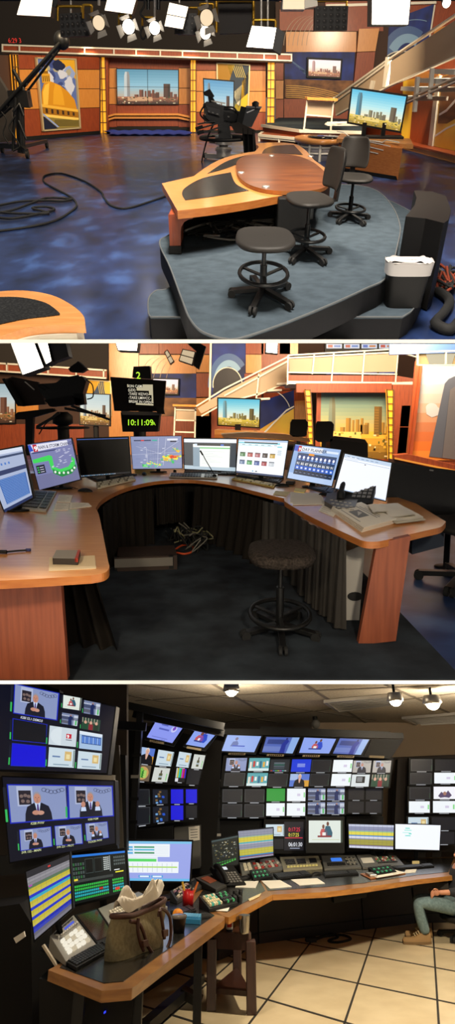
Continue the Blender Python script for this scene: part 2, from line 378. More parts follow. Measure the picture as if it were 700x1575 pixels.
# ---- added slabs between the three rooms to stop lamp spill, white painted edges
def spill_slab(room, row0, row1, d0, d1, name):
    g = MB('white_paint'); e = V((0, 0, room.eye)); W = 9
    a, b = room.ray(350, row0), room.ray(350, row1); a.normalize(); b.normalize()
    t = (b - a) * d0
    g.ext([e + a * d0 + V((-W, 0, 0)), e + a * d0 + V((W, 0, 0)), e + a * d1 + V((W, 0, 0)), e + a * d1 + V((-W, 0, 0))], t); return g
CUT_SAVE = dict(CUTS); CUTS.clear()
struct(R1, 'ceiling', spill_slab(R1, 522.2, 527.8, 3.0, 6.6, ''))  # added slab below the studio, blocks its lamp spill
struct(R2, 'ceiling', spill_slab(R2, 1046.7, 1052.2, 2.6, 5.2, ''))  # added slab below the weather desk, keeps light between rooms apart
CUTS.update(CUT_SAVE)

# ================================================================ ROOM 1: the news studio
noisy('floor_blue', '#0e1628', '#3c5c96', 1.9, .33, detail=15, coat=.15, c3='#1e2f58', lo=.28, hi=.8, rn=.08, stretch=(1, .55, 1))
P('void_grey', '#2a2523', .9); P('amber_glass', '#f0a42c', .35, em='#ffa726', ems=.75); P('slat', '#5a3c1c', .5)
P('mural_blue', '#10205c', .4); P('mural_gold', '#d9a126', .4); P('seam', '#3a2012', .7)
noisy('mural_arc', '#1a2a66', '#6f93bf', 1.2, .6, detail=2, lo=.3, hi=.75, stretch=(1, .3, 1))
noisy('mural_navy', '#070f38', '#163490', .9, .6, detail=2, lo=.35, hi=.7, stretch=(1, .3, 1))
noisy('mural_sun', '#d68a1e', '#f7cd3e', .7, .4, detail=1, lo=.35, hi=.6)
noisy('mural_bronze', '#54301c', '#8d5c34', 1.4, .6, detail=2, stretch=(1, .3, 2))
P('frost', '#a8947e', .45, spec=.3); P('blue_cloth', '#1436a0', .75)
FB = [(-60, 522), (760, 522)]
f = MB('floor_blue'); a = R1.g(-90, 522); b = R1.g(790, 522)
f.prism([(a.x, a.y), (b.x, b.y), (42, 56), (-42, 56)], -.06, 0); struct(R1, 'floor', f)
WA = wallpl(R1, (12, 218), (155, 206)); WB = wallpl(R1, (150, 204), (430, 204)); WC = wallpl(R1, (432, 195), (585, 195)); WD = wallpl(R1, (585, 215), (720, 250))
def sheet(pl, quads, n0=0, n1=.08):
    m = MB()
    for mat, pts in quads: m.px(pl, pts, n0, n1, mat)
    return m
# dark drape wall high behind the set
m = MB('void_grey'); m.px(WC.shift(-2), [(-60, -40), (760, -40), (760, 150), (-60, 150)], -.1, 0); struct(R1, 'wall_back', m)
WO, WR = 'wood_orange', 'wood_cherry'
def bands(pl, x0, x1, cols, n1=.08):
    m = MB()
    for mat, ya, yb, yc, yd in cols: m.px(pl, [(x0, ya), (x1, yb), (x1, yd), (x0, yc)], 0, n1 + (.02 if mat == WO else 0), mat)
    return m
# left set wall, panel by panel
m = MB(WR)
m.px(WA, [(-30, 84), (155, 88), (155, 206), (-30, 222)], -.1, 0, 'seam')
for x0, x1 in ((24, 62), (62, 118), (118, 152)):
    t = lambda x, y0, y1: y0 + (y1 - y0) * (x - 24) / 128
    for mat, l0, l1, r0, r1 in ((WR, 84, 106, 88, 106.5), (WO, 107, 136, 107.5, 136), (WO, 137, 168, 137, 165), (WR, 169, 211, 166, 201)):
        m.px(WA, [(x0 + .3, t(x0, l0, r0)), (x1 - .3, t(x1, l0, r0)), (x1 - .3, t(x1, l1, r1)), (x0 + .3, t(x0, l1, r1))], 0, .06, mat)
m.px(WA, [(24, 211), (152, 201), (152, 206), (24, 217)], 0, .08, 'black')
struct(R1, 'wall_left', m)
# middle: alcove, right section
m = MB(WR); al = WB.shift(-.6)
m.px(al, [(163, 88), (298, 88), (298, 204), (163, 204)], -.1, 0, 'seam')
for mat, x0, x1, y0, y1 in ((WR, 165, 294, 88, 104), (WO, 165, 180, 105, 135), (WO, 165, 180, 136, 160), (WR, 165, 180, 161, 196), (WO, 275, 294, 105, 135), (WO, 275, 294, 136, 160), (WR, 275, 294, 161, 196),
                            (WR, 180, 275, 104, 161), (WR, 180, 275, 161, 194), ('black', 165, 294, 195, 201)):
    m.px(al, [(x0 + .3, y0), (x1 - .3, y0), (x1 - .3, y1), (x0 + .3, y1)], 0, .05, mat)
ledge = [(165, 178), (178, 174), (275, 174), (293, 178)]
for k, (dy, n1) in enumerate(((0, .5), (5, .42))):
    L = [al.uv(x, y + dy) for x, y in ledge]; L2 = [al.uv(x, y + dy + 3) for x, y in ledge]
    m.on(al, L + L2[::-1], .05, n1, WO)
m.px(WB, [(160, 88), (166, 88), (166, 203), (160, 203)], -.6, .04, WR); m.px(WB, [(292, 88), (296, 88), (296, 203), (292, 203)], -.6, .04, WR)
for x0, x1 in ((302, 352), (352, 409)):
    m.px(WB, [(x0, 88), (x1, 88), (x1, 204), (x0, 204)], -.1, 0, 'seam')
    for mat, y0, y1 in ((WR, 89, 108), (WO, 109, 140), (WO, 141, 172), (WR, 173, 200), ('black', 200, 204)): m.px(WB, [(x0 + .4, y0), (x1 - .4, y0), (x1 - .4, y1), (x0 + .4, y1)], 0, .06, mat)
struct(R1, 'wall_middle', m)
# right: stepped columns and printed wall behind the stage
m = MB(WR)
for mat, x0, x1, y0, y1 in ((WR, 419, 424, 92, 190), (WR, 424, 436, 92, 123), (WO, 424, 436, 124, 152), (WR, 424, 436, 153, 184), (WR, 430, 500, 15, 47), (WR, 500, 590, 3, 48),
                            (WO, 440, 548, 49, 80), (WR, 437, 545, 152, 184)): m.px(WC, [(x0, y0), (x1, y0), (x1 - .02 * (y1 - y0), y1), (x0, y1)], 0, .1, mat)
m.px(WC, [(430, -30), (600, -30), (600, 3), (430, 3)], -.1, .02, WR); m.px(WC, [(424, 3), (600, 3), (590, 190), (424, 190)], -.15, 0, 'seam')
for mat, pts in (('mural_navy', [(438, 80), (546, 80), (543, 124), (438, 122)]), ('mural_bronze', [(438, 122), (543, 124), (541, 152), (438, 150)])): m.px(WC, pts, 0, .05, mat)
arcm = 'mural_gold'
for k in range(6):
    pts = [(470 + 7 * k + 34 * cos(radians(a)), 70 - 46 * sin(radians(a)) * 1.0) for a in range(100, 181, 8)]
    A_ = [WC.uv(*p) for p in pts]; B_ = [WC.uv(p[0] + .8, p[1]) for p in pts]
    m.on(WC, A_ + B_[::-1], .1, .115, 'frost')
for k in range(8):
    pts = [(440 + 90 * t, 131 + 3 * k + 16 * t * t) for t in [i / 8 for i in range(9)]]
    m.on(WC, [WC.uv(*p) for p in pts] + [WC.uv(p[0], p[1] + .9) for p in pts][::-1], .05, .06, 'mural_gold')
for k in range(7):
    pts = [(440 + 5 * k, 86 + 5 * k), (458 + 3 * k, 100 + 3 * k), (470, 108)]
    m.on(WC, [WC.uv(*p) for p in pts] + [WC.uv(p[0], p[1] + .8) for p in pts][::-1], .05, .06, 'mural_arc')
for mat, pts in ((WO, [(551, 45), (582, 44), (576, 79), (548, 80)]), (WR, [(548, 81), (576, 80), (570, 129), (543, 129)]), (WO, [(543, 129), (570, 129), (566, 190), (541, 190)])): m.px(WC, pts, .02, .3, mat)
struct(R1, 'wall_right', m)
# far right wall: tall blue mural, wood, golden mural, stair behind
W5 = WC.shift(-.3)
m = MB(WR)
m.px(W5, [(560, -30), (780, -30), (780, 200), (560, 200)], -.15, 0, WR)
m.px(W5, [(588, 36), (668, 6), (668, 8), (655, 100), (574, 130)], 0, .06, 'mural_navy')
def band_arc(cx, cy, rx, ry, a0, a1, wd, mat, n0, n1, pl):
    A_ = [(cx + rx * cos(radians(a)), cy - ry * sin(radians(a))) for a in [a0 + (a1 - a0) * i / 20 for i in range(21)]]
    B_ = [(cx + (rx - wd) * cos(radians(a)), cy - (ry - wd) * sin(radians(a))) for a in [a0 + (a1 - a0) * i / 20 for i in range(21)]]
    for i in range(20): m.px(pl, [A_[i], A_[i + 1], B_[i + 1], B_[i]], n0, n1, mat)
P('mural_pale', '#7ea2c4', .4); P('mural_mid', '#3b5a90', .4); P('mural_ink', '#1a1a26', .4)
band_arc(627, 110, 47, 70, 60, 172, 22, 'mural_mid', .06, .07, W5); band_arc(627, 112, 38, 60, 62, 140, 14, 'mural_pale', .07, .08, W5)
m.px(W5, [(583, 122)] + [(617 + 37 * cos(radians(a)), 118 - 39 * sin(radians(a))) for a in range(175, 30, -10)] + [(640, 100)], .08, .09, 'mural_ink')
m.px(W5, [(604, 95), (617, 83), (640, 92), (612, 113)], .09, .1, 'mural_bronze')
band_arc(617, 118, 38, 40, 35, 175, 1.4, 'white_metal', .09, .11, W5); band_arc(640, 100, 62, 70, 75, 120, .9, 'mural_pale', .08, .09, W5)
m.px(W5, [(584, 40), (586.5, 39), (575, 130), (572, 130)], 0, .14, 'white_metal'); m.px(W5, [(667, 8), (669, 8), (656, 92), (654, 92)], 0, .14, 'white_metal')
m.px(W5, [(500, 8), (668, 3), (668, 7), (500, 12)], .3, .45, 'white_metal')
m.px(W5, [(667, 42), (698, 40), (690, 76), (661, 80)], .02, .3, WO); m.px(W5, [(700, 40), (760, 38), (760, 120), (690, 120)], .02, .3, WO)
m.px(W5, [(656, 82), (700, 78), (700, 120), (650, 120)], .02, .25, WR)
struct(R1, 'wall_far_right', m)
m = MB(WR)
m.px(WD, [(572, 150), (645, 112), (760, 62), (760, 256), (560, 214)], -.1, 0, WR)
m.px(WD, [(622, 125), (641, 120), (634, 216), (619, 213)], 0, .05, 'mural_sun'); m.px(WD, [(643, 112), (680, 108), (676, 148), (641, 146)], .02, .12, WO)
m.px(WD, [(640, 149), (676, 150), (664, 228), (634, 218)], .02, .12, WR)
m.px(WD, [(681, 118), (760, 90), (760, 242), (668, 232)], .02, .06, 'mural_sun'); m.px(WD, [(683, 118), (760, 96), (760, 150), (690, 190), (676, 190)], .06, .07, 'mural_bronze')
m.px(WD, [(676, 118), (682, 116), (669, 232), (663, 230)], .02, .14, 'white_metal')
A_ = [(679, 175), (690, 168), (704, 152), (716, 130)]; m.px(WD, A_ + [(716, 134), (705, 156), (691, 171.5), (679, 178)], .07, .09, 'white_paint')
A_ = [(672, 208), (690, 196), (716, 184)]; m.px(WD, A_ + [(716, 186.5), (690, 199), (672, 211)], .07, .09, 'white_paint')
m.px(WD, [(618, 216), (760, 249), (760, 262), (618, 226)], 0, .5, WO); m.px(WD, [(618, 213), (760, 245), (760, 248), (618, 215.5)], 0, .7, WR)
struct(R1, 'wall_right', m)
# header truss with white rails and wooden fascia
for a_, b_, pl in (((4, 68), (165, 76), WB), ((165, 76), (432, 83), WB)):
    pass
m = MB('white_metal'); pl = WB.shift(.9)
T = lambda x: 68 + (x - 4) * 15 / 446
m.px(pl, [(4, T(4)), (449, T(449)), (449, T(449) + 11.5), (4, T(4) + 12)], 0, .08, WR)
for k in (0, 9.5): m.px(pl, [(4, T(4) + k), (449, T(449) + k), (449, T(449) + k + 2.2), (4, T(4) + k + 2.4)], .05, .16, 'white_metal')
for x in (4, 30, 130, 175, 209, 246, 280, 321, 364, 405, 425, 447): m.px(pl, [(x, T(x)), (x + 2, T(x)), (x + 2, T(x) + 11.5), (x, T(x) + 11.5)], .05, .17, 'white_metal')
m.px(pl, [(4, T(4) + 12), (449, T(449) + 11.5), (449, T(449) + 14), (4, T(4) + 14.5)], -.9, .04, 'seam')
tr_ = solo(R1, 'header_truss', 'long wooden header beam with white rails across the top of the set', 'beam', m)
# lit pilasters
def pilaster(pl, x0, x1, y0, y1, lab, lean=0, cells=7):
    b = pl.hit((x0 + x1) / 2 + lean, y1); t = thing(R1, 'lit_pilaster', lab, 'pilaster', b, 'glowing amber pilasters of the set')
    g = MB('amber_glass'); g.px(pl, [(x0 + 1, y0), (x1 - 1, y0), (x1 - 1 + lean, y1), (x0 + 1 + lean, y1)], .08, .2)
    s = MB('slat')
    for fr in (0, .42, .93):
        xa = x0 + (x1 - x0) * fr; s.px(pl, [(xa, y0), (xa + .9, y0), (xa + .9 + lean, y1), (xa + lean, y1)], .18, .3)
    for i in range(cells + 1):
        y = y0 + (y1 - y0) * i / cells; k = lean * i / cells
        s.px(pl, [(x0 + k, y - .8), (x1 + k, y - .8), (x1 + k, y + .5), (x0 + k, y + .5)], .18, .3)
    part(t, 'glass_panel', g, 'glowing amber glass'); part(t, 'frame', s)
pilaster(WA, 12, 21, 84, 218, 'glowing amber pilaster at the far left behind the camera crane', 10)
pilaster(WB, 152, 163, 88, 205, 'glowing amber pilaster between dome picture and video wall', 3)
pilaster(WB, 293, 302, 92, 203, 'glowing amber pilaster right of the video wall')
pilaster(WB.shift(.3), 411, 423, 95, 192, 'glowing amber pilaster beside the carpeted stage', -1)

# posters and screens on the set
def frame_strips(mb, pl, quad, wpx, n0, n1, m):
    tl, tr, br, bl = quad
    mb.px(pl, [tl, tr, (tr[0], tr[1] + wpx), (tl[0], tl[1] + wpx)], n0, n1, m); mb.px(pl, [(bl[0], bl[1] - wpx), (br[0], br[1] - wpx), br, bl], n0, n1, m)
    mb.px(pl, [tl, (tl[0] + wpx, tl[1]), (bl[0] + wpx, bl[1]), bl], n0, n1, m); mb.px(pl, [(tr[0] - wpx, tr[1]), tr, br, (br[0] - wpx, br[1])], n0, n1, m)
A = WA.shift(.1)
t = thing(R1, 'framed_picture', 'tall framed picture of a golden capitol dome on the left set wall', 'picture', A.hit(93, 202))
quad = ((53, 88), (115, 90), (122.5, 197.5), (64, 202)); g = MB('gold_frame'); g.px(A, quad, 0, .05); frame_strips(g, A, quad, 2, .05, .12, 'gold_frame'); part(t, 'frame', g)
q = Q(A, (56, 90.5), (113, 92.5), (120, 195), (66.5, 199)); m = MB(); K = lambda c: H(c, .45)
rc(m, q, 0, 0, 1, 1, .055, K('#5a6fb0'))
fl(m, q, [(.35, 1), (1, 1), (1, .72), (.8, .86), (.55, .9)], .06, K('#d9a52c'))
rnd = random.Random(5)
for i in range(26):
    u, v = .2 + rnd.random() * .72, .5 + rnd.random() * .45; r = .04 + rnd.random() * .08
    fl(m, q, [(max(0, min(1, u + r * (1 + .5 * rnd.random()) * cos(a))), min(1, v + r * .6 * (1 + .6 * rnd.random()) * sin(a))) for a in [k * .7 for k in range(9)]], .062 + .0005 * i, K(rnd.choice(['#8fa3d8', '#c9d0e6', '#3d4c8c', '#20284a', '#a9a691'])))
fl(m, q, [(0, .35), (.02, .55), (.1, .66), (.3, .69), (.52, .64), (.75, .54), (.92, .42), (.97, .3), (.97, .1), (0, .05)], .08, K('#d08f22'))
fl(m, q, [(.04, .36), (.05, .54), (.13, .64), (.25, .67), (.2, .5), (.16, .36)], .082, K('#f0c04c')); fl(m, q, [(.3, .36), (.34, .55), (.4, .66), (.55, .62), (.6, .5), (.62, .34)], .082, K('#e2a52e'))
for u, w_, v0, v1, c in ((.06, .22, .67, .8, '#d9a032'), (.1, .14, .8, .84, '#8f6418'), (.12, .1, .84, .88, '#f0c04c'), (.155, .03, .88, .95, '#6b4a14')): rc(m, q, u, v0, u + w_, v1, .084, K(c))
for k in range(4): rc(m, q, .085 + .05 * k, .69, .105 + .05 * k, .77, .086, K('#4a3312'))
fl(m, q, [(0, .37), (1, .27), (1, .23), (0, .33)], .086, K('#e9b544')); fl(m, q, [(0, .33), (1, .23), (1, .14), (0, .23)], .086, K('#a06c1c'))
for k in range(6): fl(m, q, [(.08 + .15 * k, .31 - .015 * k), (.14 + .15 * k, .303 - .015 * k), (.14 + .15 * k, .235 - .012 * k), (.08 + .15 * k, .24 - .012 * k)], .088, K('#3a2a20'))
fl(m, q, [(0, .23), (1, .14), (1, .1), (0, .19)], .088, K('#f0cc66')); fl(m, q, [(0, .19), (1, .1), (1, 0), (.2, 0), (0, .1)], .086, K('#8a7a3c'))
fl(m, q, [(0, .2), (.38, .0), (0, 0)], .09, K('#1c2238')); fl(m, q, [(.0, .24), (.42, .02), (.36, .02), (0, .21)], .092, K('#8fa3d8'))
for k in range(5): fl(m, q, [(.3, .04 + .02 * k), (1, .02 + .02 * k), (1, .028 + .02 * k), (.3, .05 + .02 * k)], .091, K('#3c3418'))
part(t, 'print', m)
A = WB.shift(.08)
t = thing(R1, 'framed_picture', 'framed gold and blue abstract picture behind the studio camera', 'picture', A.hit(358, 190))
quad = ((333, 96), (385, 99), (382, 186), (334, 186)); g = MB('gold_frame'); g.px(A, quad, 0, .05); frame_strips(g, A, quad, 1.8, .05, .12, 'gold_frame'); part(t, 'frame', g)
q = Q(A, (335, 98), (383, 101), (380, 184), (336, 184)); m = MB(); rc(m, q, 0, 0, 1, 1, .055, K('#5f6a58'))
for pts, c in (([(0, 1), (.55, 1), (.3, .6), (0, .75)], '#a8791e'), ([(.3, 1), (.55, 1), (.42, .8)], '#f0c84c'), ([(.5, 1), (1, 1), (1, .5), (.6, .3), (.35, .6)], '#2c3a4c'), ([(.8, .72), (1, .9), (1, .1), (.75, .1)], '#e8b82c'),
               ([(.5, .5), (.8, .66), (.7, .2)], '#c9c4a8'), ([(.4, 0), (1, 0), (1, .2), (.6, .3)], '#9c8a1e')): fl(m, q, pts, .058, K(c))
for k in range(6): fl(m, q, [(.45 + .06 * k, 1), (.47 + .06 * k, 1), (.62 + .06 * k, .78), (.6 + .06 * k, .78)], .06, K('#d8c060'))
part(t, 'print', m)
# video wall of four panels in the alcove
A = al.shift(.25); t = thing(R1, 'video_wall', 'four-panel video wall showing a city skyline in the alcove', 'video wall', A.hit(227, 178))
g = MB('bezel'); g.px(A, [(179, 105), (275, 107), (275, 161), (180, 161)], -.25, 0); part(t, 'housing', g)
big = Q(A, (180, 106.3), (274, 108), (274, 160), (181, 160)); tmp = MB()
skyline(tmp, big, .01, .004, 1.0, top='#4a8ea8', mid='#8fbfd0', low='#b9b0a0', tall='#c4c9c4', dark='#2a1a1a', bld='#7a4434', grd='#b06a4a', grd2='#3a2520', hz=.22)
part(t, 'picture', tmp)
g = MB('bezel'); mbn = Q(A, (180, 106.3), (274, 108), (274, 160), (181, 160)); rc(g, mbn, .496, 0, .504, 1, .04, 'bezel'); rc(g, mbn, 0, .497, 1, .508, .04, 'bezel'); part(t, 'seams', g)
# flat screen behind the camera
A = WB.shift(6.5)
def art_sky(**k): return lambda m, q, n: skyline(m, q, n, **k)
def legs_stand(px_, py_): return None
st = R1.g(338, 219); pA = front(R1, 336, 190, st.y, 0, 0)
def stnd(s, q0): s.tube([st + V((0, 0, .03)), V((st.x, st.y + .1, 1.6))], .09, 'black_metal'); s.lathe(st, [(.5, 0), (.5, .05), (.1, .08)], 'black_metal', sy=1.4)
display(R1, 'flat_screen', 'flat screen with skyline picture standing behind the studio camera', 'screen', pA, ((312, 120), (361, 124), (360, 192), (314, 190)),
        art_sky(d=.003, top='#4f9ac4', mid='#a9cfdf', low='#e0cfb4', grd='#c98a4a', grd2='#7a4a2a'), .05, .12, stand=(st, stnd))
# blue tarp on floor
def tarp(u, v):
    a = R1.g(165 + 125 * u, 209 - 9 * v); return V((a.x + .2 * sin(9 * v), a.y, .04 + .05 * abs(sin(u * 23 + 4 * v)) + .07 * abs(sin(u * 9 + v * 7)) * (1 - abs(2 * v - 1))))
m = MB('blue_cloth'); m.grid(tarp, 60, 10, None, (0, 0, -.03)); solo(R1, 'tarp', 'crumpled blue tarp on the floor under the video wall', 'tarp', m)
# monitor on printed wall
A = WC.shift(.3)
display(R1, 'flat_screen', 'small flat screen with pink skyline picture on the blue printed wall', 'screen', A, ((472.5, 88), (527, 90.5), (525, 122), (472, 119.5)),
        art_sky(d=.004, top='#f6dfe4', mid='#f8e8e0', low='#f0c8a8', tall='#b98a8a', dark='#5a2a2a', bld='#8a3a2a', grd='#c06a3c', grd2='#7a2e1c'), .1, .25)
g = MB('white_metal')
for x, y in ((470, 99), (470, 102), (474, 82), (530, 84), (530, 124), (514, 84)): c = A.hit(x, y); g.lathe(c + V((0, -.1, -.06)), [(.07, 0), (.07, .1)], n=8)
# ---- carpeted presentation stage behind
P('stage_edge', '#cfc9bc', .5)
S0 = .5
a, b, c_, d_ = R1.g(403, 193, S0), R1.g(462, 201.5, S0), R1.g(560, 204, S0), R1.g(433, 179, S0)
e_ = R1.g(560, 184, S0)
t = thing(R1, 'stage_platform', 'carpeted presenter stage with wooden front and white step frame', 'stage', ((a + c_) / 2) * 1.0 - V((0, 0, S0)))
g = MB('carpet_blue'); g.prism([a, b, c_, e_, d_], S0 - .05, S0); part(t, 'carpet', g)
g = MB(WR); g.prism([a + V((.05, .05, 0)), b + V((.05, .05, 0)), c_, e_, d_], 0, S0 - .05); part(t, 'riser', g)
g = MB('stage_edge'); g.bar(a, b, .12, .12); g.bar(b, c_, .12, .12); part(t, 'edge_trim', g)
z = .25; k1, k2, k3, k4 = R1.g(399, 208, z), R1.g(463, 214, z), R1.g(465, 210, z), R1.g(404, 204, z)
g = MB('stage_edge')
for p, q_ in ((k1, k2), (k2, k3), (k4, k1)): g.bar(p, q_, .14, .1)
for p in (k1, (k1 + k2) / 2, k2): g.bar(V((p.x, p.y, 0)), p, .09, .09)
g.bar(V((k1.x, k1.y, .15)), V((k2.x, k2.y, .15)), .06, .06); g.prism([k1, k2, k3, k4], z - .02, z + .03, WR); part(t, 'step', g)
# rail with wooden cap
A = front(R1, 492, 205, R1.g(492, 201, S0).y - .1)
t = thing(R1, 'railing', 'white framed railing with wooden shelf and translucent panel on the stage', 'railing', A.hit(490, 203))
g = MB('white_metal')
def bars(mb, pl, segs, wpx, n0=0, n1=.08, mat=None):
    for (x0, y0, x1, y1) in segs:
        d = V((x1 - x0, y1 - y0)).normalized(); nx, ny = -d.y * wpx / 2, d.x * wpx / 2
        mb.px(pl, [(x0 + nx, y0 + ny), (x1 + nx, y1 + ny), (x1 - nx, y1 - ny), (x0 - nx, y0 - ny)], n0, n1, mat)
bars(g, A, [(473, 149, 467, 201), (513, 150, 508, 204), (472, 155, 513, 157), (471, 176.5, 510, 179.5), (467, 199, 508, 204)], 2.4, 0, .12); part(t, 'frame', g)
g = MB('frost'); g.px(A, [(473, 157), (512, 158), (510, 178), (471, 176)], .03, .07); part(t, 'infill_panel', g)
g = MB(WO); w0 = A.uv(471, 149); w1 = A.uv(517, 151); g.on(A, [w0, w1, (w1[0], w1[1] - .1), (w0[0], w0[1] - .1)], -.5, .5); part(t, 'shelf', g, bev=.02)
# ---- staircase
SA = WD.shift(1.4); t = thing(R1, 'staircase', 'staircase with white metal rails and frosted infill panels rising right', 'staircase', SA.hit(540, 204))
g = MB('white_metal'); bars(g, SA, [(514, 153, 600, 92), (600, 92, 760, -14), (514, 160, 600, 97), (520, 177, 600, 133), (600, 133, 700, 89), (700, 89, 760, 62)], 2.2, 0, .12)
bars(g, SA, [(601, 88, 596, 134), (578, 124, 575, 137)], 4, 0, .16); part(t, 'upper_rail', g)
g = MB('frost'); g.px(SA, [(516, 161), (598, 98), (596, 132), (518, 176)], .03, .06); g.px(SA, [(603, 95), (760, -5), (760, 60), (700, 88), (602, 131)], .03, .06); part(t, 'infill_panel', g)
g = MB('white_metal'); SB = SA.shift(.9); bars(g, SB, [(610, 166, 700, 128), (610, 162, 700, 121), (700, 121, 760, 96), (700, 128, 760, 104), (668, 105, 664, 152)], 2, 0, .12)
bars(g, SB, [(645, 118, 640, 172)], 3, 0, .1); part(t, 'lower_rail', g)
for k, (x0, y0, x1) in enumerate(((667, 120, 700), (642, 133, 676), (618, 147, 652), (690, 106, 730))):
    g = MB('stage_edge'); a = SA.uv(x0, y0); b = SA.uv(x1, y0 + 1.5); g.on(SA, [a, b, (b[0], b[1] - .12), (a[0], a[1] - .12)], -.9, .6); part(t, 'tread', g)
# ---- television console
TV = 32.0
f0, f1 = R1.g(517, 262), R1.g(612, 277); Cn = Pl(R1, f0, f1 - f0, (0, 0, 1))
top = [Cn.uv(*p) for p in ((517, 199), (631, 222))]
zt = R1.zat(f1, 222)
F1 = R1.gy(618, 218, f1.y); b0, b1 = R1.g(520, 192, zt), R1.g(632, 216, zt); g0, g1 = R1.g(513, 196, zt), R1.g(619, 222, zt)
t = thing(R1, 'media_console', 'orange wooden media console with white trim lines under the television', 'console', (f0 + f1) / 2)
bk = V((.5, 2.2, 0))
fl_ = [V((f0.x, f0.y, 0)), V((f1.x, f1.y, 0)), V((f1.x, f1.y, 0)) + bk, V((f0.x, f0.y, 0)) + bk]
g = MB(WR); g.prism(fl_, 0, zt - .1, 'wood_cab'); part(t, 'body', g, bev=.02)
g = MB(WO); g.prism([p + V(o_) for p, o_ in zip(fl_, ((-.1, -.15, 0), (.25, -.15, 0), (.25, 0, 0), (-.1, 0, 0)))], zt - .1, zt, 'wood_desk'); part(t, 'worktop', g, bev=.02)
g = MB('white_metal'); bars(g, Cn, [(534, 210, 602, 225), (538, 218, 591, 231), (540, 226, 583, 236), (520, 202, 531, 204), (531, 204, 540, 211), (540, 211, 590, 219), (590, 219, 596, 215), (596, 215, 616, 219)], 1.2, .02, .05); part(t, 'trim_line', g)
g = MB('black'); g.px(Cn, [(517, 256), (610, 271), (612, 277), (517, 262)], .01, .03); part(t, 'plinth', g)
A = front(R1, 580, 205, (f0.y + f1.y) / 2 + 1.2, -8)
def stnd(s, q0):
    c = A.hit(577, 203); c.z = zt
    s.box(c + V((0, 0, .03)), (1.7, .8, .06), 'bezel', radians(-8)); s.box(c + V((-.35, 0, .2)), (.12, .1, .4), 'bezel'); s.box(c + V((.25, 0, .2)), (.12, .1, .4), 'bezel')
c = A.hit(577, 203); c.z = zt
display(R1, 'television', 'large television with bright skyline picture on the wooden console', 'television', A, ((540, 133), (628, 146), (617, 205), (533.5, 190)),
        art_sky(d=.002, top='#5fc4e6', mid='#bfeef0', low='#f6efcf', tall='#4f93ab', dark='#5a4a3c', bld='#8f8a6a', grd='#f0cf5c', grd2='#a5852c', hz=.26), .05, .1, stand=(c, stnd))
# ---- round kiosk
zk = .9; kc = R1.g(494, 247, 0); kc = V((kc.x, kc.y + 1.0, 0)); 
ztk = R1.zat(kc, 211); rk = (R1.g(531, 212, ztk).x - R1.g(455, 212, ztk).x) / 2
t = thing(R1, 'round_kiosk', 'round kiosk desk with wooden top, white drum base and black disc on top', 'desk', kc)
g = MB(); g.lathe(kc, [(0, 0), (rk * .82, 0), (rk * .86, ztk - .12)], H('#b9b2b4', .5), 40, sy=1.7); part(t, 'drum', g)
g = MB(); g.lathe(kc, [(0, ztk - .14), (rk * .99, ztk - .14), (rk * 1.0, ztk - .02), (rk * .98, ztk), (0, ztk)], 'wood_desk', 40, sy=1.7); part(t, 'top', g)
g = MB('stage_edge')
for zz in (.35, .62): g.tube([kc + V((rk * .87 * cos(radians(a)), rk * .87 * sin(radians(a)) * 1.7, zz * ztk)) for a in range(180, 361, 10)], .035)
for a in (195, 235, 262, 300, 340): g.tube([kc + V((rk * .89 * cos(radians(a)), rk * .89 * sin(radians(a)) * 1.7, 0)), kc + V((rk * .89 * cos(radians(a)), rk * .89 * sin(radians(a)) * 1.7, ztk - .1))], .05)
part(t, 'metal_frame', g)
g = MB('black_gloss'); dc = kc + V((rk * .18, -.1, ztk)); g.lathe(dc, [(0, .0), (rk * .66, 0), (rk * .66, .04), (0, .04)], 'black_gloss', 36, sy=1.7)
for k in range(5): g.box(dc + V((rk * (.12 + .1 * k), -rk * .12, .045)), (rk * .035, rk * .5, .012), H('#d5d8dc', .4), radians(28))
g.box(dc + V((-rk * .05, rk * .15, .045)), (rk * .4, rk * .12, .01), H('#3c6fd0', .4)); solo(R1, 'serving_disc', 'black disc with pale stripes lying on the round kiosk', 'disc', g)
# ---- paper stack at the console's left end
m = MB('paper'); c = V((b0.x + .25, b0.y - .2, zt)); 
for k in range(3): m.box(c + V((-.15 + .1 * k, -.2 + .1 * k, .02 + .035 * k)), (1.3, .9, .03), 'paper', .2 * k)
solo(R1, 'paper_stack', 'white paper stack at left end of the media console', 'papers', m)

# ---- main riser: two carpet levels
Z1, Z2 = .24, .5
def trace(room, pts, z, n=5, closed=True): return [room.g(p[0], p[1], z) for p in smoothpts([V(p) for p in pts], n, closed)]
top_px = [(245.5, 374), (262, 360), (330, 318), (420, 292), (520, 284), (572, 290), (600, 312), (615, 345), (612, 375), (596, 425), (560, 445), (500, 472), (430, 500), (370, 520), (345, 521), (322, 515), (305, 506), (292, 490), (284, 472), (262, 412)]
low_px = [(228, 462), (240, 447), (262, 442), (330, 400), (520, 300), (640, 330), (664, 390), (657, 430), (640, 470), (590, 520), (560, 545), (380, 565), (250, 545), (232, 500)]
t = thing(R1, 'carpeted_riser', 'blue grey carpeted anchor riser with two rounded levels', 'platform', R1.g(430, 430))
hi = trace(R1, top_px, Z2); lo = trace(R1, low_px, Z1)
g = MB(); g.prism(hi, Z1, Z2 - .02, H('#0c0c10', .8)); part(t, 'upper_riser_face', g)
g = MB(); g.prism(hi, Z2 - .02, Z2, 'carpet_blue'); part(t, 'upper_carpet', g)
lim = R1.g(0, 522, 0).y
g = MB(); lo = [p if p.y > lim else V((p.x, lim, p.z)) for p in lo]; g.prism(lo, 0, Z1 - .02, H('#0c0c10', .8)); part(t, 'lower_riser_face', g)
g = MB(); g.prism(lo, Z1 - .02, Z1, 'carpet_blue'); part(t, 'lower_carpet', g)
